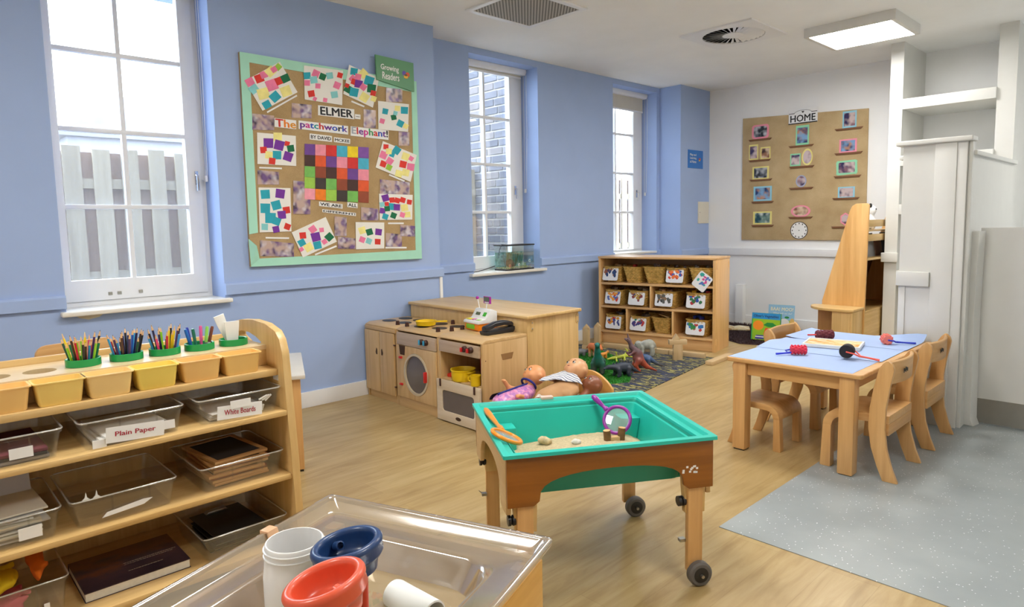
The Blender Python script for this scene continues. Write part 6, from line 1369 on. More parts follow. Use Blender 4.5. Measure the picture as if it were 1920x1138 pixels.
def doll(label, head, R, n, tdir, skin, torso, arms, cloth_prims, cloth_mat, extra=None, hk=0.012):
    base = Vector((torso[0], torso[1], torso[2])); t = thing('baby_doll', label, 'doll', tuple(base))
    hp, f = doll_head(head, R, n, tdir); prims = list(hp)
    neck = Vector(head)-f['t']*R*0.8-f['n']*R*0.1; prims.append(('c', tuple(neck), tuple(base), R*0.42, R*0.5))
    for (sh, el, wr, r) in arms:
        prims += [('c', tuple(sh), tuple(el), r*1.1, r), ('c', tuple(el), tuple(wr), r, r*0.72)]; prims += hand(wr, Vector(wr)-Vector(el), r*0.85)
    Mi = TR(*base).inverted()
    m_sk = plain('doll_skin_%d_%d_%d' % skin, rgb(*skin), 0.38, var=0.05, nscale=14, sss=0.05)
    blob(prims, hk, 0.006).xf(Mi).build('doll_body', m_sk, t, smooth=80)
    for e in f['eye']:
        w = G().sphere((0, 0, 0), R*0.14, 10, 8).xf(Mi @ TR(*e)).build('eye', plain('doll_eye_white', rgb(210, 205, 200), 0.2, var=0), t, smooth=70)
        G().sphere((0, 0, 0), R*0.10, 10, 8).xf(Mi @ TR(*(Vector(e)+f['n']*R*0.065))).build('iris', plain('doll_iris', rgb(38, 40, 46), 0.15, var=0), w, smooth=70)
        br = Vector(e)+f['t']*R*0.24+f['n']*R*0.02; G().tube([br-f['s']*R*0.13, br+f['t']*R*0.04, br+f['s']*R*0.13], R*0.022, 6).xf(Mi).build('eyebrow', plain('doll_brow', rgb(110, 70, 44), 0.7, var=0), t, smooth=60)
    mth = Vector(f['mouth']); G().sphere((0, 0, 0), (R*0.14, R*0.06, R*0.05), 10, 6).xf(Mi @ basis(mth, f['t'], f['n'])).build('mouth', plain('doll_lips', rgb(150, 62, 56), 0.4, var=0), t, smooth=70)
    blob(cloth_prims, 0.02, 0.007).xf(Mi).build('clothes', cloth_mat, t, smooth=80)
    if extra: extra(t, Mi)
    return t
def stripes_mat(name, c1, c2, scale=90.0, rot=(0, 0, 0.9)):
    m, nt, b = _new(name); v = _coord(nt, (1, 1, 1), 'Object', False); v.node.inputs['Rotation'].default_value = rot
    w = nt.nodes.new('ShaderNodeTexWave'); w.inputs['Scale'].default_value = scale/10; w.inputs['Distortion'].default_value = 3.0; w.inputs['Detail'].default_value = 1; nt.links.new(v, w.inputs['Vector'])
    nt.links.new(_ramp(nt, w.outputs['Fac'], [(0.60, c1), (0.72, c2)]), b.inputs['Base Color']); b.inputs['Roughness'].default_value = 0.9; return m
m_stripe = stripes_mat('striped_bib', rgb(232, 232, 234), rgb(120, 130, 158), 170.0)
# tan jacket doll with striped bib
h2 = Pw(1080, 693, 3.17); R2 = 0.073
tor = Vector((-2.745, 3.03, 0.265))
sh = [Vector((-2.85, 3.05, 0.275)), Vector((-2.655, 3.03, 0.235))]
def bib(t, Mi):
    a = Vector((-2.80, 3.085, 0.305)); vs = []; fs = []; nx = 8
    A, B, Cc = Vector((-2.855, 3.15, 0.315)), Vector((-2.645, 3.11, 0.290)), Vector((-2.765, 2.84, 0.312))
    top = []
    for i in range(nx+1):
        for j in range(nx+1-i):
            u_, w_ = i/nx, j/nx; p = A*(1-u_-w_)+B*u_+Cc*w_; p = p+Vector((0, 0, 0.058*math.sin(PI*min(1, u_*1.0+w_*0.5))*(1-0.5*w_)+0.004*math.sin(u_*22+w_*9))); top.append(((i, j), p))
    idx = {k: n_ for n_, (k, p) in enumerate(top)}; vs = [p for k, p in top]; fs = []
    for i in range(nx):
        for j in range(nx-i):
            fs.append((idx[(i, j)], idx[(i+1, j)], idx[(i, j+1)]))
            if (i+1, j+1) in idx: fs.append((idx[(i+1, j)], idx[(i+1, j+1)], idx[(i, j+1)]))
    n_ = len(vs); vs2 = vs+[v+Vector((0, 0, -0.004)) for v in vs]; fs2 = fs+[tuple(q+n_ for q in f[::-1]) for f in fs]
    G().raw(vs2, fs2).xf(Mi).build('bib', m_stripe, t, smooth=60)
doll('baby doll in a tan jacket and striped bib lying in the cradle', h2, R2, (-0.10, -0.62, 0.78), (-0.15, 0.75, 0.6), (226, 172, 128), tor,
     [(Vector((-2.80, 3.06, 0.292)), Vector((-2.806, 2.995, 0.322)), Vector((-2.798, 2.94, 0.330)), 0.017)],
     [('c', (-2.735, 3.075, 0.258), (-2.715, 2.85, 0.230), 0.068, 0.068), ('c', (-2.675, 3.06, 0.252), (-2.640, 2.96, 0.248), 0.034, 0.030), ('c', (-2.735, 2.84, 0.216), (-2.705, 2.66, 0.192), 0.042, 0.034), ('c', (-2.675, 2.84, 0.216), (-2.645, 2.66, 0.192), 0.042, 0.034)], plain('tan_jacket', rgb(196, 152, 108), 0.9, var=0.08, bump=0.2), bib)
# pink dress doll with navy trim
h1 = Pw(1002, 704, 2.93); R1 = 0.066; t1 = Vector((-2.878, 2.80, 0.238))
m_pink = photo('pink_print_dress', [rgb(226, 150, 190), rgb(238, 180, 210), rgb(222, 140, 186), rgb(180, 120, 190)], 30.0)
def trims(t, Mi):
    m_nv = plain('navy_trim', rgb(40, 48, 130), 0.8); c = Vector((-2.905, 2.865, 0.285))
    ax = (Vector(t1)-Vector(h1)).normalized(); Mb = basis(Vector(h1)+ax*R1*1.12, ax.cross(Vector((1, 0, 0))), ax)
    G().tube([tuple(Mb @ Vector((0.050*math.cos(a), 0.050*math.sin(a), 0))) for a in [2*PI*k/24 for k in range(24)]], 0.0075, 8, closed=True).xf(Mi).build('collar', m_nv, t, smooth=60)
    G().tube([(-2.879, 2.86, 0.300), (-2.879, 2.79, 0.2965), (-2.878, 2.70, 0.2905), (-2.877, 2.63, 0.285), (-2.876, 2.60, 0.280)], 0.006, 8).xf(Mi).build('front_trim', m_nv, t, smooth=60)
    vs, fs, na, nb = [], [], 8, 4                                   # navy lap panel draped round the skirt
    for lay in (0.0655, 0.0615):
        for b in range(nb+1):
            for a in range(na+1): an = PI/2+0.25+1.05*a/na; vs.append((-2.877+lay*math.cos(an), 2.675-0.09*b/nb, 0.222+lay*math.sin(an)))
    o2 = (na+1)*(nb+1)
    for b in range(nb):
        for a in range(na): k = b*(na+1)+a; fs += [(k, k+1, k+na+2, k+na+1), (o2+k+na+1, o2+k+na+2, o2+k+1, o2+k)]
    G().raw(vs, fs).xf(Mi).build('dark_panel', plain('navy_panel', rgb(44, 48, 78), 0.85), t, smooth=60)
doll('baby doll in a pink dress with navy collar lying in the cradle', h1, R1, (-0.28, -0.66, 0.68), (-0.05, 0.72, 0.68), (232, 164, 112), t1,
     [(Vector((-2.84, 2.83, 0.245)), Vector((-2.815, 2.76, 0.245)), Vector((-2.803, 2.71, 0.262)), 0.015), (Vector((-2.915, 2.82, 0.26)), Vector((-2.925, 2.74, 0.285)), Vector((-2.928, 2.71, 0.325)), 0.016)],
     [('c', (-2.880, 2.86, 0.250), (-2.877, 2.63, 0.220), 0.048, 0.062), ('c', (-2.84, 2.83, 0.245), (-2.815, 2.765, 0.245), 0.030, 0.026), ('c', (-2.868, 2.65, 0.214), (-2.85, 2.59, 0.208), 0.055, 0.05)], m_pink, trims)
# dark-skinned doll beside them
h3 = Pw(1110, 722, 3.21); t3 = Vector((-2.635, 3.07, 0.19))
doll('brown skinned baby doll lying half under the tan jacket doll', h3, 0.062, (-0.15, -0.55, 0.82), (0.05, 0.85, 0.5), (140, 84, 56), t3, [], [('c', (-2.632, 3.08, 0.185), (-2.630, 2.97, 0.182), 0.026, 0.024)], plain('brown_suit', rgb(96, 70, 56), 0.9, var=0.1))
blob([('e', (0, 0, 0.02), (0.05, 0.07, 0.022)), ('e', (0.02, 0.05, 0.035), (0.035, 0.05, 0.025)), ('e', (-0.01, -0.05, 0.03), (0.04, 0.04, 0.02)), ('c', (-0.03, 0.06, 0.05), (0.03, -0.02, 0.05), 0.012, 0.01)], 0.02, 0.008).build('doll_blanket', photo('spotted_cloth', [rgb(236, 232, 226), rgb(232, 226, 216), rgb(120, 84, 66)], 16.0), None, smooth=70, label='white cloth with brown patches bundled between the dolls', cat='cloth', loc=(*Pw(1004, 744, 2.70)[:2], 0.226))

# ================================================================ picture books on the shaggy rug
def mot(parent, name, pts, z, col, M):
    g = G(); g.raw([(p[0], p[1], z) for p in pts], [tuple(range(len(pts)))]); return g.xf(M).build(name, plain('ink_%d_%d_%d' % col, rgb(*col), 0.45, var=0), parent, fix=False)
def std_book(px0, px1, y, h, label, cols, open_=0.5, tilt=0.12):
    a = Vector(onZ(*px0, 0.03)); b = Vector(onZ(*px1, 0.03)); w = (b-a).length; an = math.atan2(b.y-a.y, b.x-a.x)
    t = thing('picture_book', label, 'book', (a.x, a.y, 0.032), an)
    Mf = RX(-tilt) @ Matrix(((1, 0, 0, 0), (0, 0, -1, 0), (0, 1, 0, 0), (0, 0, 0, 1)))      # cover plane: X right, Y up, Z to the viewer
    G().box(0, 0, 0.0, w, h, 0.004).xf(Mf).build('front_cover', plain('cover_%d_%d_%d' % cols[0], rgb(*cols[0]), 0.3, var=0.02), t)
    G().box(0.003, 0.003, -0.010, w-0.004, h-0.003, 0.0).xf(Mf).build('pages', m_paper, t)
    Mb = Mf @ TR(w*0.0, 0, -0.010) @ RY(open_); G().box(0, 0, -0.004, w, h, 0.0).xf(Mb).build('back_cover', plain('cover_%d_%d_%d' % cols[1], rgb(*cols[1]), 0.3, var=0.02), t)
    return t, Mf, w
# front book: blue title band, leaf green cover, round orange shape, carrots
t, Mf, w = std_book((1408, 636), (1461, 641), 0, 0.285, 'green picture book with blue title band standing open on the shaggy rug', [(150, 200, 50), (40, 150, 90)], 0.5)
H_ = 0.285
fc = t.children[0]
mot(fc, 'title_band', [(0, H_*.78), (w, H_*.78), (w, H_), (0, H_)], 0.0043, (40, 150, 220), Mf); mot(fc, 'spine_strip', [(0, 0), (w*.04, 0), (w*.04, H_*.78), (0, H_*.78)], 0.0044, (60, 180, 90), Mf)
text_on("Oliver's Vegetables", w*0.88, H_*0.13, Mf @ TR(w*.5, H_*.88, 0.0048), 'lettering', plain('navy_ink', rgb(20, 40, 110), 0.5, var=0), fc)
mot(fc, 'orange_disc', [(w*.24+w*.19*math.cos(a), H_*.54+H_*.18*math.sin(a)) for a in [2*PI*k/20 for k in range(20)]], 0.0045, (245, 150, 40), Mf)
mot(fc, 'green_leaf', [(w*.42, H_*.56), (w*.55, H_*.66), (w*.75, H_*.66), (w*.95, H_*.52), (w*.98, H_*.38), (w*.8, H_*.50), (w*.6, H_*.50)], 0.0046, (20, 140, 60), Mf)
for k in range(4): mot(fc, 'orange_root', [(w*(.50+.11*k), H_*.46), (w*(.60+.11*k), H_*.46), (w*(.42+.18*k), H_*.18)], 0.0047+0.0001*k, (236, 92, 30), Mf)
mot(fc, 'striped_bag', [(w*.14, H_*.04), (w*.46, H_*.04), (w*.44, H_*.18), (w*.18, H_*.18)], 0.0049, (70, 60, 170), Mf); mot(fc, 'white_band', [(w*.15, H_*.10), (w*.45, H_*.10), (w*.445, H_*.14), (w*.16, H_*.14)], 0.0051, (240, 240, 245), Mf)
# rear book: pale blue top with title, white animals on green
t, Mf, w = std_book((1439, 622), (1488, 626), 0, 0.31, 'pale blue picture book with a farm scene standing behind the green one', [(150, 196, 226), (30, 140, 110)], 0.7)
H_ = 0.31; fc = t.children[0]
text_on('BAA! MOO!', w*0.86, H_*0.13, Mf @ TR(w*.52, H_*.85, 0.0048), 'lettering', plain('cream_ink', rgb(248, 240, 206), 0.5, var=0), fc)
text_on('What will we do?', w*0.72, H_*0.06, Mf @ TR(w*.54, H_*.70, 0.0048), 'lettering', plain('pale_ink', rgb(226, 236, 240), 0.5, var=0), fc)
mot(fc, 'green_field', [(0, 0), (w, 0), (w, H_*.42), (w*.5, H_*.52), (0, H_*.60)], 0.0043, (150, 200, 70), Mf)
for cx_, cy_, rx, ry, c_ in ((.62, .38, .20, .13, (238, 236, 232)), (.92, .40, .09, .14, (232, 190, 110)), (.30, .48, .10, .08, (236, 214, 196)), (.72, .56, .09, .04, (40, 140, 70))): mot(fc, 'farm_shape', [(w*(cx_+rx*math.cos(a)), H_*(cy_+ry*math.sin(a))) for a in [2*PI*k/14 for k in range(14)]], 0.0045+0.0002*cx_, c_, Mf)
p = onZ(1384, 616, 0.04); t = thing('open_book', 'cream open book lying flat on the shaggy rug', 'book', (p[0]-0.05, p[1], 0.036), 0.5)
for s_ in (-1, 1): G().prism([(0, 0), (s_*0.17, 0.0), (s_*0.17, 0.012), (s_*0.06, 0.022), (0, 0.012)], 'Y', -0.12, 0.12).build('page_block', photo('map_pages', [rgb(236, 226, 190), rgb(228, 206, 150), rgb(206, 170, 110)], 9.0), t)

# ================================================================ basket and bits near the book display
mbk = basket_mesh(0.44, 0.30, 0.20, 12, 26)
p = onZ(1548, 611, 0.21); t = thing('wicker_basket', 'low wide wicker basket on the floor in front of the step cupboard', 'basket', (-2.42, 5.95, 0.0005), 0.2); link('wicker_body', mbk, t)
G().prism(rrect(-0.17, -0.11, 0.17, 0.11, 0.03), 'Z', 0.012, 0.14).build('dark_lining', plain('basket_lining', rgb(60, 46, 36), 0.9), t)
rb = random.Random(15)
for k, (c_, nm_) in enumerate((((232, 232, 230), 'white'), ((150, 150, 150), 'grey'), ((120, 84, 66), 'brown'), ((60, 60, 66), 'charcoal'))):
    G().box(0, -0.10, 0, 0.012, 0.10, 0.215+0.015*(k % 2)).xf(RY(-0.16)).build('display_book', plain('display_%s' % nm_, rgb(*c_), 0.35, var=0.12, nscale=8), None, 0.001, label=nm_+' covered picture book leaning behind the display slats', cat='book', loc=(-2.235, 6.75+0.22*k, 0.916))
animal('plush_toy', 'soft toy', (-2.215, 6.78, 1.18), 0.3, [('e', (0, 0, 0.07), (0.055, 0.06, 0.07)), ('e', (0.01, 0, 0.17), (0.05, 0.055, 0.048)), ('e', (0.03, 0.06, 0.05), (0.03, 0.03, 0.05)), ('e', (0.03, -0.06, 0.05), (0.03, 0.03, 0.05)), ('c', (0.0, 0.06, 0.10), (0.05, 0.09, 0.07), 0.022, 0.02), ('c', (0.0, -0.06, 0.10), (0.05, -0.09, 0.07), 0.022, 0.02)], (236, 236, 234), 'white plush toy with black ears sitting behind the slats of the book display', k=0.02, h=0.009, rough=0.95,
       eyes=[(0.055, 0.022, 0.18, 0.008), (0.055, -0.022, 0.18, 0.008)], extra=[lambda t, zm: [G().sphere((0.0, s_*0.042, 0.212-zm), (0.018, 0.02, 0.02), 10, 8).build('ear', m_black, t, smooth=70) for s_ in (-1, 1)]])
for o in bpy.data.objects:
    if o.name.startswith('plush_toy'): o.location = (-2.2505, 6.97, 1.1785); o.scale = (0.85, 1.0, 1.1)
wp(bd, 'shelf', G().box(-2.36, 6.602, 1.165, -2.166, 7.64, 1.178), m_by, 0.002)

# ================================================================ aquarium on the window sill
aq = thing('fish_tank', 'small glass fish tank with black lid and base on the window sill', 'fish tank', (-4.775, 4.58, 0.8435))
AX, AY, AH = 0.085, 0.195, 0.255
m_tank = clear('tank_glass', (0.95, 0.985, 0.98), 0.03, 0.02, 0.10, (0.7, 0.85, 0.85))
G().box(-AX, -AY, 0, AX, AY, 0.014).build('base', m_black, aq, 0.003); G().box(-AX-0.006, -AY-0.006, AH-0.014, AX+0.006, AY+0.006, AH).build('lid', m_black, aq, 0.004)
for (x0, y0, x1, y1) in ((AX-0.003, -AY, AX, AY), (-AX, -AY, AX-0.003, -AY+0.003), (-AX, AY-0.003, AX-0.003, AY), (-AX, -AY+0.003, -AX+0.003, AY-0.003)): G().box(x0, y0, 0.014, x1, y1, AH-0.014).build('glass_wall', m_tank, aq)
G().box(-AX+0.004, -AY+0.004, 0.03, -AX+0.006, AY-0.004, 0.175).build('backdrop', photo('tank_backdrop', [rgb(40, 140, 150), rgb(90, 205, 205), rgb(60, 160, 130), rgb(170, 235, 230)], 14.0), aq)
G().box(-AX+0.007, -AY+0.004, 0.04, AX-0.004, AY-0.004, 0.178).build('water', clear('tank_water', (0.90, 0.98, 0.97), 0.04, 0.02, 0.06, rgb(60, 150, 150)), aq)
g = G(); ra = random.Random(8)
for k in range(420):
    x, y = ra.uniform(-AX+0.012, AX-0.008), ra.uniform(-AY+0.01, AY-0.01); g.sphere((x, y, 0.017+ra.uniform(0, 0.012)), ra.uniform(0.004, 0.006), 5, 4)
g.build('gravel', photo('lime_gravel', [rgb(150, 160, 50), rgb(214, 206, 110), rgb(120, 150, 70), rgb(230, 226, 190)], 60.0), aq, kind='stuff', fix=False)
blob([('e', (0.0, 0, 0.05), (0.034, 0.045, 0.042)), ('e', (0.02, -0.05, 0.06), (0.016, 0.018, 0.018)), ('e', (0, 0.03, 0.035), (0.03, 0.03, 0.03))], 0.012, 0.007).xf(TR(0.0, -0.07, 0.02)).build('cave_ornament', plain('cave_brown', rgb(78, 44, 26), 0.8, var=0.3, nscale=30), aq, smooth=70)
for i, (y, x) in enumerate(((-0.09, -0.04), (-0.02, -0.05), (0.05, -0.045), (0.13, -0.05))):
    g = G()
    for k in range(6): a = ra.random()*6.28; g.tube([(x, y, 0.02), (x+0.015*math.cos(a), y+0.02*math.sin(a), 0.09), (x+0.03*math.cos(a), y+0.04*math.sin(a), 0.15+0.02*ra.random())], [0.005, 0.006, 0.002], 5)
    g.build('water_plant', plain('plant_green_%d' % (i % 2), rgb(*((20, 110, 70), (30, 140, 130))[i % 2]), 0.5, var=0.15), aq, smooth=60)
for y, z, c_ in ((-0.125, 0.045, (220, 120, 90)), (0.0, 0.05, (236, 236, 240)), (0.08, 0.055, (150, 200, 170)), (0.15, 0.085, (232, 232, 240))):
    fl = G().lathe([(0.0, 0), (0.014, 0.001), (0.017, 0.003), (0.014, 0.005), (0, 0.004)], 10).xf(TR(AX-0.022, y, z) @ RY(PI/2)).build('flower_ornament', plain('flower_%d_%d_%d' % c_, rgb(*c_), 0.5, var=0.03), aq, smooth=60)
    G().lathe([(0.0, 0.004), (0.006, 0.006), (0, 0.008)], 8).xf(TR(AX-0.022, y, z) @ RY(PI/2)).build('flower_centre', m_black, fl)
G().tube([(AX-0.05, -AY+0.05, AH), (AX-0.05, -AY-0.01, AH+0.003), (AX-0.05, -AY-0.045, AH-0.06), (AX-0.052, -AY-0.05, AH-0.13)], 0.0028, 6).build('air_hose', m_black, aq, smooth=60)
G().tube([(-4.84, 4.37, 0.888), (-4.83, 4.25, 0.866), (-4.80, 4.12, 0.852), (-4.78, 4.03, 0.850)], 0.004, 7).build('power_cable', m_black, None, smooth=60, label='black cable lying along the sill beside the fish tank', cat='cable')
# ================================================================ pin boards and signs
def hess(name, c1, c2):
    m, nt, b = _new(name); v = _coord(nt, (1, 1, 1), 'Object', False); n = _noise(nt, v, 5, 4); n2 = _noise(nt, v, 220, 2)
    mx = nt.nodes.new('ShaderNodeMix'); mx.data_type = 'FLOAT'; mx.inputs[0].default_value = 0.4; nt.links.new(n.outputs['Fac'], mx.inputs[2]); nt.links.new(n2.outputs['Fac'], mx.inputs[3])
    nt.links.new(_ramp(nt, mx.outputs[0], [(0.35, c1), (0.65, c2)]), b.inputs['Base Color']); b.inputs['Roughness'].default_value = 0.95; _bump(nt, b, n2.outputs['Fac'], 0.5, 0.002); return m
m_hess = hess('hessian', rgb(164, 136, 94), rgb(192, 164, 120)); m_hess2 = hess('hessian_end_board', rgb(178, 152, 110), rgb(204, 180, 138))
m_mint = plain('mint_border_paper', rgb(172, 228, 206), 0.8, var=0.03)
# ---- display board on the blue wall; q() turns crop pixels into (y, z) on the board plane
XF = XA+0.030
def q(cx, cy, x=XF): P = onX(430+0.38647*cx, 80+0.38664*cy, x); return (P[1], P[2])
def plate(poly, x0, x1): return G().prism(poly, 'X', x0, x1)
b1 = thing('display_board', 'hessian pin board with mint paper border and lettered title', 'pin board', (XA, 2.48, 1.04))
def bp(name, poly, x0, x1, mat, parent=None, bevel=0): g = plate(poly, x0, x1); return wp(b1, name, g, mat, bevel, parent)
OT = [q(50, 43), q(908, 188), q(935, 1047), q(106, 1087)]; IN = [q(97, 95), q(884, 238), q(905, 1006), q(146, 1047)]
bp('board_back', OT, XA+0.001, XF-0.004, m_hess)
def between(a, b, t): return (a[0]+(b[0]-a[0])*t, a[1]+(b[1]-a[1])*t)
bp('border_strip', [OT[0], OT[1], IN[1], IN[0]], XF-0.004, XF-0.001, m_mint); bp('border_strip', [OT[1], OT[2], IN[2], IN[1]], XF-0.004, XF-0.0008, m_mint); bp('border_strip', [OT[2], OT[3], IN[3], IN[2]], XF-0.004, XF-0.0006, m_mint)
bp('border_strip', [OT[0], IN[0], between(IN[0], IN[3], 0.865), between(OT[0], OT[3], 0.845)], XF-0.004, XF-0.0004, m_mint)
cvs = [(*((XF+0.002,)+q(92, 950)),), (*((XF+0.03,)+q(125, 985)),), (*((XF+0.004,)+q(146, 1047)),), (*((XF+0.001,)+q(106, 1087)),)]
wp(b1, 'curled_corner', G().raw(cvs+[(a-0.001, b, c) for a, b, c in cvs], [(0, 1, 2, 3), (7, 6, 5, 4), (0, 4, 5, 1), (1, 5, 6, 2), (2, 6, 7, 3), (3, 7, 4, 0)]), m_mint)
PCL = {'p': (240, 128, 168), 'r': (222, 54, 44), 'y': (246, 236, 150), 'l': (160, 205, 70), 'a': (140, 212, 214), 'g': (14, 112, 72), 't': (40, 168, 188), 'v': (120, 50, 160)}
SH = [('top sheet at the board corner opposite the green sign', [(75, 185), (245, 92), (332, 240), (162, 330)], '100,190,40,p 146,173,42,r 168,155,35,p 200,140,45,y 237,118,30,l 217,130,28,p 120,225,42,a 165,247,55,y 207,205,55,p 242,185,38,r 272,173,40,g 275,235,50,y 222,262,46,t 182,300,38,t'),
 ('with scattered pastel squares above the title', [(362, 110), (552, 135), (548, 303), (366, 275)], '378,160,34,t 420,150,35,p 410,180,35,a 453,165,32,g 487,160,32,a 537,158,26,r 378,195,28,p 430,210,25,p 523,207,33,p 398,247,32,r 510,252,33,a 415,272,18,p 465,278,20,p'),
 ('crowded with squares beside the green sign', [(582, 107), (727, 172), (697, 315), (553, 248)], '605,140,35,t 650,150,40,y 600,175,32,p 625,166,30,p 605,190,28,r 627,200,38,v 678,185,45,t 577,225,36,g 605,240,42,t 655,265,42,y 690,222,42,g 698,245,26,r 650,215,30,p 700,272,26,y 571,208,20,r'),
 ('with few teal squares under the green sign', [(722, 282), (872, 298), (868, 432), (724, 420)], '757,333,28,t 816,318,26,y 850,328,35,t 798,362,26,g 742,380,24,p 830,392,32,t 856,405,24,y 806,342,20,a'),
 ('with purple squares beside the patchwork quilt', [(135, 435), (323, 452), (325, 598), (137, 588)], '235,456,42,y 190,487,48,v 242,497,48,v 281,490,24,r 298,513,34,g 166,520,32,r 232,545,42,t 192,545,36,y 285,552,44,v 208,574,32,r'),
 ('of pink and yellow squares tilted at the board edge', [(745, 477), (910, 545), (880, 675), (710, 605)], '760,505,25,r 812,522,36,t 790,542,25,t 748,545,36,p 843,590,34,r 747,588,30,r 855,552,36,y 778,575,33,p 880,603,36,p 775,605,28,l 856,630,34,y 882,562,22,p 774,527,28,y 822,635,34,y'),
 ('of large teal squares above the curled corner', [(142, 702), (297, 705), (302, 915), (148, 920)], '175,735,45,t 247,732,45,v 228,788,45,t 175,803,48,t 278,812,34,r 255,835,40,v 200,850,52,t 230,866,38,t 172,893,32,a 282,892,30,r 227,905,32,v'),
 ('tilted at the bottom of the board', [(303, 920), (468, 845), (522, 965), (358, 1042)], '357,935,32,r 352,970,34,t 405,905,34,p 420,942,44,v 448,908,22,p 485,942,36,g 462,965,24,p 428,982,38,t 385,992,40,y 350,1002,20,p'),
 ('with six small squares at the bottom of the board', [(613, 870), (752, 872), (752, 998), (615, 1002)], '645,910,34,y 680,918,32,g 724,918,32,v 645,955,28,p 677,962,28,a 720,965,28,r'),
 ('with a row of red squares at the board edge', [(727, 732), (890, 738), (888, 858), (730, 860)], '758,753,34,v 790,763,26,r 815,765,26,r 842,763,26,r 874,773,24,r 742,785,24,a 787,795,34,t 813,798,32,v 744,815,28,v 766,805,26,g 797,838,28,g 757,843,28,t 850,800,34,y 865,833,28,y 840,835,24,p 764,782,20,r')]
rq = random.Random(12)
m_sheetw = plain('art_paper', rgb(240, 238, 232), 0.85, var=0.01)
for k, (lb, quad, sq) in enumerate(SH):
    pts = [q(*c, XF+0.003) for c in quad]; cy_ = sum(p[0] for p in pts)/4; cz = sum(p[1] for p in pts)/4
    t = thing('collage_sheet', 'white collage of coloured paper squares '+lb, 'artwork', (XF, cy_, cz), 0, 'square collages on the display board')
    x0 = XF+0.0002+0.0004*(k % 3)
    wp(t, 'backing_sheet', plate(pts, x0, x0+0.0012), m_sheetw)
    base = math.atan2(quad[1][1]-quad[0][1], quad[1][0]-quad[0][0])
    for j, w in enumerate(sq.split()):
        cx, cy, s_, c_ = w.split(','); cx, cy, s_ = float(cx), float(cy), float(s_)*0.5; a = base+rq.uniform(-.35, .35)
        cor = [(cx+s_*(u_*math.cos(a)-w_*math.sin(a)), cy+s_*(u_*math.sin(a)+w_*math.cos(a))) for u_, w_ in ((-1, -1), (1, -.92), (.95, 1), (-.96, .94))]
        wp(t, 'paper_square', plate([q(*c, XF+0.003) for c in cor], x0+0.0012, x0+0.0017+0.0001*j), plain('square_'+c_, rgb(*PCL[c_]), 0.7, var=0.08, nscale=20))
m_ph1 = photo('activity_photo', [rgb(84, 70, 92), rgb(214, 206, 214), rgb(120, 92, 140), rgb(196, 170, 160)], 11.0)
PH = [(303, 292, 400, 366, 'under the top collages'), (112, 343, 218, 424, 'beside the word The'), (652, 322, 711, 414, 'beside the short black heading'), (761, 218, 840, 288, 'just under the green sign'), (822, 430, 874, 500, 'above the pink tilted collage'), (137, 617, 242, 689, 'under the purple square collage'), (311, 668, 394, 832, 'tall, beside the patchwork quilt'), (640, 797, 724, 862, 'beside the word DIFFERENT'), (732, 662, 876, 737, 'wide, under the pink tilted collage'), (511, 842, 570, 938, 'under the word DIFFERENT'), (527, 940, 612, 1000, 'between the two bottom collages'), (150, 957, 314, 1038, 'wide, above the bottom border'), (760, 922, 838, 990, 'beside the six square collage'), (830, 882, 902, 940, 'under the red row collage')]
for k, (a, b, c, d, lb) in enumerate(PH):
    s_ = 0.17 if a < 900 else 0
    pts = [q(a, b, XF+0.002), q(c, b+(c-a)*0.10, XF+0.002), q(c, d, XF+0.002), q(a, d-(c-a)*0.02, XF+0.002)]
    wp(thing('photo_print', 'blurry purple activity photo '+lb, 'photo', (XF, pts[0][0], pts[3][1]), 0, 'photos on the display board'), 'print', plate(pts, XF-0.0003, XF+0.0001+0.00003*(k % 2)), m_ph1)
for (a, b) in (((183, 338), (328, 256)), ((592, 284), (655, 310)), ((145, 606), (255, 610)), ((775, 640), (850, 672)), ((176, 946), (290, 948)), ((416, 1028), (520, 986)), ((757, 994), (860, 994)), ((770, 876), (846, 876))):
    d = math.hypot(b[0]-a[0], b[1]-a[1]); nx, ny = -(b[1]-a[1])/d*4, (b[0]-a[0])/d*4
    bp('caption_strip', [q(a[0]-nx, a[1]-ny), q(b[0]-nx, b[1]-ny), q(b[0]+nx, b[1]+ny), q(a[0]+nx, a[1]+ny)], XF+0.0001, XF+0.0005, m_paper)
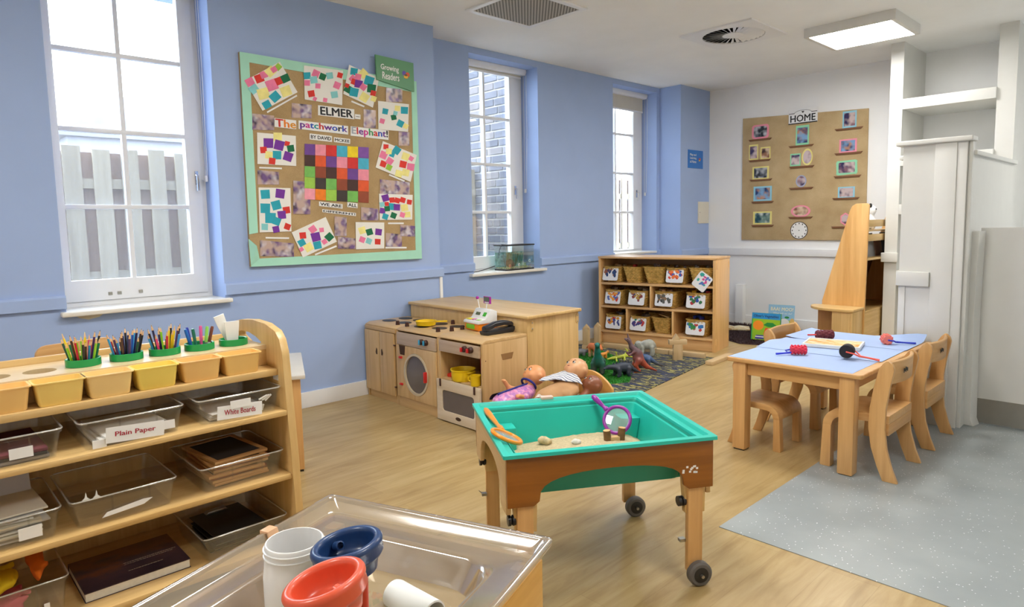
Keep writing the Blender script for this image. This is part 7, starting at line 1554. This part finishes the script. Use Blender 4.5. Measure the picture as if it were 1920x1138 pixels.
# lettering: white strips with words following the slope of the board in the photo
MT = Matrix(((0, 0, 1, 0), (1, 0, 0, 0), (0, 1, 0, 0), (0, 0, 0, 1)))
def word(text, x0, y0, x1, y1, cols, hfrac=0.62, wf=0.9):
    """strip given by its top-left and bottom-right crop pixels; letters coloured in turn"""
    sl = (x1-x0)*0.115; A, B, C_, D = q(x0, y0), q(x1, y0+sl), q(x1, y1), q(x0, y1-sl)
    st = bp('word_strip', [A, B, C_, D], XF+0.0006, XF+0.0010, m_paper)
    cy_ = (A[0]+B[0])/2; cz = (A[1]+B[1]+C_[1]+D[1])/4; W_ = (B[0]-A[0])*wf; Hh = (A[1]-D[1])*hfrac
    vs, fs = text_geo(text, 1.0, 0.03); xs = [v[0] for v in vs]; ys_ = [v[1] for v in vs]; sx = W_/(max(xs)-min(xs)); sy = Hh/(max(ys_)-min(ys_)); mx, my = (max(xs)+min(xs))/2, (max(ys_)+min(ys_))/2
    slope = (B[1]-A[1])/(B[0]-A[0]); par = list(range(len(vs)))
    def find(i):
        while par[i] != i: par[i] = par[par[i]]; i = par[i]
        return i
    for f in fs:
        for i in f[1:]: par[find(f[0])] = find(i)
    comp = {}
    for f in fs: comp.setdefault(find(f[0]), []).append(f)
    def span(c): w_ = [vs[i][0] for f in c for i in f]; return min(w_), max(w_)
    groups = []
    for c in sorted(comp.values(), key=lambda c: span(c)[0]):
        a, b = span(c)
        if groups and a < groups[-1][1]-0.3*(b-a): groups[-1][2].extend(c); groups[-1][1] = max(groups[-1][1], b)
        else: groups.append([a, b, list(c)])
    for i, (a, b, c) in enumerate(groups):
        g = G(); g.raw([(XF+0.0013+v[2], cy_+(v[0]-mx)*sx, cz+(v[1]-my)*sy+(v[0]-mx)*sx*slope) for v in vs], c)
        used = sorted({i_ for f in g.f for i_ in f}); mp = {o: n_ for n_, o in enumerate(used)}; g.v = [g.v[o] for o in used]; g.f = [tuple(mp[i_] for i_ in f) for f in g.f]
        wp(b1, 'letter', g, plain('ink_%d_%d_%d' % cols[i % len(cols)], rgb(*cols[i % len(cols)]), 0.6, var=0), parent=st, fix=False)
K = (34, 34, 38); RD, OR_, PU, MG, GN, BU, TE = (206, 44, 40), (236, 130, 30), (110, 50, 150), (210, 50, 150), (40, 140, 70), (40, 80, 190), (30, 150, 160)
word('ELMER', 430, 303, 606, 372, [K], 0.82); word('-', 609, 346, 636, 372, [K], 0.10, 0.7)
word('The', 219, 365, 324, 420, [RD, OR_, (226, 150, 40)], 0.92, 0.96); word('patchwork', 336, 377, 576, 446, [PU, MG, BU, TE, RD, PU, BU, K, BU], 1.0, 0.96); word('Elephant!', 588, 405, 772, 472, [(170, 176, 186), RD, PU, MG, GN, RD, BU, PU, K], 1.0, 0.96)
word('BY DAVID', 389, 440, 498, 482, [K], 0.60); word('MCKEE', 507, 458, 586, 491, [K], 0.60)
word('WE ARE', 435, 770, 549, 805, [K], 0.68, 0.92); word('ALL', 572, 773, 622, 803, [K], 0.68, 0.85); word('DIFFERENT!', 451, 807, 614, 841, [K], 0.68, 0.95)
# plain patchwork of coloured paper where the board has its centrepiece
t = thing('patchwork_quilt', 'rectangular quilt of bright paper patches at the centre of the board', 'artwork', (XF, q(530, 630)[0], q(530, 760)[1]))
CW = [(112, 66, 150), (246, 214, 20), (242, 132, 24), (150, 70, 40), (244, 150, 170), (130, 80, 170), (160, 208, 80), (70, 40, 34), (214, 44, 40), (50, 92, 190), (60, 50, 46), (230, 90, 40), (70, 180, 210), (246, 160, 176), (120, 190, 90)]
nx_, ny_ = 6, 5
for i in range(nx_):
    for j in range(ny_):
        x0, y0 = 365+52*i, 490+54*j+3*i; col = CW[(i*4+j*7) % len(CW)]
        wp(t, 'patch', plate([q(x0, y0), q(x0+51, y0+3), q(x0+51, y0+56), q(x0, y0+53)], XF+0.0002, XF+0.0012), plain('patch_%d_%d_%d' % col, rgb(*col), 0.6, var=0.10, nscale=25))
# logo shared by the two small signs: three rounded figures round an open book
def logo(parent_thing, M, s_, par):
    for k, (dx, dy, c_) in enumerate(((-0.35, 0.28, (104, 90, 190)), (0.38, 0.12, (222, 92, 56)), (0.0, -0.22, (110, 80, 40)))):
        wp(parent_thing, 'logo_shape', G().raw([tuple(M @ Vector((s_*(dx+0.42*math.cos(a)), s_*(dy+0.42*math.sin(a)), 0.0002+0.0001*k))) for a in [2*PI*i/14 for i in range(14)]], [tuple(range(14))]), plain('logo_%d_%d_%d' % c_, rgb(*c_), 0.5, var=0), parent=par, fix=False)
    wp(parent_thing, 'logo_shape', G().raw([tuple(M @ Vector((s_*a, s_*b, 0.0006))) for a, b in ((-0.42, -0.05), (0.0, -0.2), (0.42, -0.05), (0.42, -0.48), (0, -0.6), (-0.42, -0.48))], [(0, 1, 4, 5), (1, 2, 3, 4)]), plain('logo_gold', rgb(246, 196, 70), 0.5, var=0), parent=par, fix=False)
XS = XF+0.016
t = thing('green_sign', 'green sign reading Growing Readers at the top of the board', 'sign', (XS, 2.97, 2.36))
A, B, C_, D = [onX(u_, v_, XS)[1:] for u_, v_ in ((704, 102), (775, 118.5), (777, 172), (707, 149))]
sg = wp(t, 'sign_panel', plate([tuple(A), tuple(B), tuple(C_), tuple(D)], XF+0.002, XS), plain('sign_green', rgb(98, 158, 116), 0.4, var=0.06, nscale=4))
for w_, u_, v_, wd in (('Growing', 731, 129, 0.165), ('Readers', 733, 143.5, 0.155)): P = onX(u_, v_, XS+0.001); o = text_on(w_, wd, 0.055, TR(XS+0.001, P[1], P[2]) @ RX(-0.02) @ MT, 'lettering', plain('white_ink', rgb(244, 246, 244), 0.6, var=0), t); o.data.transform(TR(*t.location).inverted()); o.parent = sg
P = onX(761, 141, XS+0.001); logo(t, TR(XS+0.001, P[1], P[2]) @ MT, 0.045, sg)
t = thing('blue_sign', 'small blue sign reading Play and Learning at Home on the boxing', 'sign', (XC, 7.37, 1.94))
sg = wp(t, 'sign_panel', plate([(7.20, 1.945), (7.545, 1.945), (7.545, 2.165), (7.20, 2.165)], XC+0.0005, XC+0.006), plain('sign_blue', rgb(36, 118, 208), 0.4, var=0.03))
for k, w_ in enumerate(('Play and', 'Learning', 'at Home')): o = text_on(w_, 0.145, 0.034, TR(XC+0.0065, 7.315, 2.105-0.040*k) @ MT, 'lettering', MATS['white_ink'], t); o.data.transform(TR(*t.location).inverted()); o.parent = sg
logo(t, TR(XC+0.0065, 7.46, 2.055) @ MT, 0.036, sg)

# ---- family board on the white end wall
YF = YW-0.022
def w2(cx, cy): P = onY(1330+0.42173*cx, 0.42179*cy, YF); return (P[0], P[2])
def plate2(poly, y0, y1): return G().prism(poly, 'Y', y0, y1)
b2 = thing('family_board', 'hessian pin board of small framed family photos on the end wall', 'pin board', (-3.24, YW, 1.05))
wp(b2, 'board_back', plate2([(-3.948, 1.05), (-2.525, 1.05), (-2.535, 2.452), (-3.952, 2.522)], YF, YW-0.001), m_hess2, 0.003)
FC = {'pink': (240, 150, 170), 'yellow': (236, 224, 140), 'blue': (150, 206, 226), 'mint': (150, 220, 180), 'lilac': (170, 176, 200)}
PHC = [[rgb(40, 44, 52), rgb(120, 124, 132), rgb(200, 202, 206)], [rgb(60, 50, 90), rgb(150, 110, 120), rgb(210, 190, 190)], [rgb(40, 60, 110), rgb(190, 140, 110), rgb(130, 170, 210)], [rgb(70, 50, 44), rgb(170, 120, 90), rgb(226, 200, 170)], [rgb(30, 70, 80), rgb(120, 150, 140), rgb(220, 226, 220)]]
FR = [(190, 554, 265, 616, 'pink', 'round', 0, 'pink rounded photo frame of a grey scene'), (177, 643, 217, 712, 'yellow', 'rect', 1, 'tall yellow photo frame beside a smaller yellow one'), (228, 653, 272, 708, 'yellow', 'rect', 3, 'smaller yellow photo frame of a sunset figure'), (192, 740, 265, 797, 'yellow', 'rect', 0, 'yellow landscape frame of dark figures'), (197, 828, 278, 893, 'blue', 'rect', 2, 'blue landscape frame with a bright blue figure'), (195, 940, 278, 997, 'yellow', 'rect', 4, 'yellow landscape frame on the lowest ledge'),
 (385, 557, 443, 645, 'mint', 'rect', 2, 'tall mint photo frame under the HOME sign'), (360, 683, 406, 738, 'mint', 'rect', 1, 'small mint photo frame beside the yellow oval'), (412, 660, 460, 735, 'yellow', 'oval', 1, 'yellow oval photo frame'), (385, 778, 432, 832, 'lilac', 'oval', 1, 'grey lilac round photo frame'), (363, 912, 450, 965, 'pink', 'oval', 3, 'pink oval photo frame above the clock'),
 (593, 493, 655, 568, 'blue', 'rect', 1, 'upright pale blue frame on the highest ledge'), (578, 618, 656, 678, 'pink', 'rect', 2, 'pink landscape photo frame'), (565, 713, 658, 776, 'mint', 'scallop', 1, 'mint scalloped photo frame'), (572, 830, 647, 880, 'blue', 'rect', 1, 'small blue landscape frame of a crowd'), (580, 945, 630, 1003, 'pink', 'hex', 1, 'pink hexagonal photo frame')]
for (a, b, c, d, fc_, shp, ph, lb) in FR:
    m0, m1 = w2((a+c)/2-(c-a)/2, (b+d)/2), w2((a+c)/2+(c-a)/2, (b+d)/2); cx_ = (m0[0]+m1[0])/2; zt, zb = w2((a+c)/2, b)[1], w2((a+c)/2, d)[1]; hw, hh = (m1[0]-m0[0])/2, (zt-zb)/2; cz = (zt+zb)/2
    t = thing('framed_photo', lb+' on the family board', 'photo frame', (cx_, YF, cz), 0, 'paper photo frames on the family board')
    N = 40
    if shp == 'rect': o = [(-hw, -hh), (hw, -hh), (hw, hh), (-hw, hh)]; i_ = [(x*0.80, z*0.78) for x, z in o]
    elif shp == 'round': o = rrect(-hw, -hh, hw, hh, hh*0.4); i_ = [(x*0.78, z*0.76) for x, z in o]
    elif shp == 'oval': o = ell(0, 0, hw, hh, N); i_ = [(x*0.78, z*0.78) for x, z in o]
    elif shp == 'hex': o = ell(0, 0, hw, hh, 6, PI/6); i_ = [(x*0.76, z*0.76) for x, z in o]
    else: r_ = rrect(-hw, -hh, hw, hh, hh*0.25, 9); o = [(x*(1+0.035*(1 if k % 2 else -1)), z*(1+0.045*(1 if k % 2 else -1))) for k, (x, z) in enumerate(r_)]; i_ = [(x*0.78, z*0.74) for x, z in r_]
    G().ringprism(o, i_, 'Y', -0.0035, -0.0005).build('frame', plain('frame_'+fc_, rgb(*FC[fc_]), 0.7, var=0.03), t)
    G().prism(i_, 'Y', -0.0022, -0.0006).build('photo', photo('family_photo_%d' % ph, PHC[ph], 9.0), t)
m_ledge = plain('brown_ledge', rgb(126, 84, 52), 0.6, var=0.1)
LG = [(175, 617, 278, 628), (175, 709, 274, 720), (180, 796, 280, 806), (187, 895, 287, 905), (187, 1000, 287, 1008), (353, 645, 465, 656), (355, 738, 467, 748), (355, 833, 463, 842), (352, 963, 460, 972), (558, 568, 684, 582), (557, 677, 682, 690), (553, 780, 676, 790), (547, 878, 668, 888), (542, 1006, 625, 1014)]
for (a, b, c, d) in LG:
    m0, m1 = w2(a, (b+d)/2), w2(c, (b+d)/2); z0 = w2((a+c)/2, b)[1]
    wp(b2, 'photo_ledge', G().prism([(m0[0], z0), (m1[0], z0), (m1[0]-0.02, z0-0.022), (m0[0]+0.02, z0-0.022)], 'Y', YF-0.012, YF), m_ledge, 0.002)
# paper clock
c0 = w2(399, 1024); r = abs(w2(438, 1024)[0]-w2(360, 1024)[0])/2
t = thing('paper_clock', 'round white clock face with no hands on the family board', 'clock', (c0[0], YF, c0[1]))
G().ringprism(ell(0, 0, r, r, 48), ell(0, 0, r*0.93, r*0.93, 48), 'Y', -0.004, -0.0005).build('rim', m_black, t); G().prism(ell(0, 0, r*0.935, r*0.935, 48), 'Y', -0.0025, -0.0006).build('face', m_paper, t)
for k in range(12): a = PI/2-2*PI*k/12; G().cbox((r*0.78*math.cos(a), -0.0028, r*0.78*math.sin(a)), (0.010, 0.0006, 0.016)).build('hour_mark', m_ink, t)
G().lathe([(0.006, 0), (0, 0.002)], 10).xf(TR(0, -0.0025, 0) @ RX(PI/2)).build('centre_pin', m_ink, t)
# HOME sign
A, B = onY(1479, 207, YF-0.012), onY(1533, 202, YF-0.012); D = onY(1480, 234, YF-0.012); Wd = B[0]-A[0]; Hd = A[2]-D[2]
t = thing('home_sign', 'white plaque reading HOME in black at the top of family board', 'sign', (A[0]+Wd/2, YF-0.001, D[2]))
sg = G().box(-Wd/2, -0.011, 0, Wd/2, 0, Hd).build('plaque', m_gloss, t, 0.002)
M2 = Matrix(((1, 0, 0, 0), (0, 0, -1, 0), (0, 1, 0, 0), (0, 0, 0, 1)))
text_on('HOME', Wd*0.88, Hd*0.48, TR(0, -0.0116, Hd*0.36) @ M2, 'lettering', m_ink, sg)
for s_ in (-1, 1): G().box(s_*Wd*0.49, -0.0116, Hd*0.70, s_*Wd*0.30, -0.011, Hd*0.74).build('ink_bar', m_ink, sg)
G().box(-Wd/2, -0.0116, 0, Wd/2, -0.011, Hd*0.06).build('ink_bar', m_ink, sg)
g = G(); g.tube([(Wd*0.30*math.cos(a), -0.0115, Hd*(0.70+0.20*math.sin(a))) for a in [PI*k/14 for k in range(15)]], 0.0018, 5); g.build('arch_flourish', m_ink, sg)
G().prism([(0, Hd*0.70), (0.016, Hd*0.70+0.016), (0.010, Hd*0.70+0.024), (0, Hd*0.70+0.018), (-0.010, Hd*0.70+0.024), (-0.016, Hd*0.70+0.016)], 'Y', -0.0117, -0.011).build('heart', m_ink, sg)
# lock on the access panel
G().lathe([(0.007, 0), (0.006, 0.002), (0, 0.002)], 12).xf(TR(XC+0.012, 7.475, 1.40) @ RY(PI/2)).build('lock', m_steel, bpy.data.objects['access_panel'])
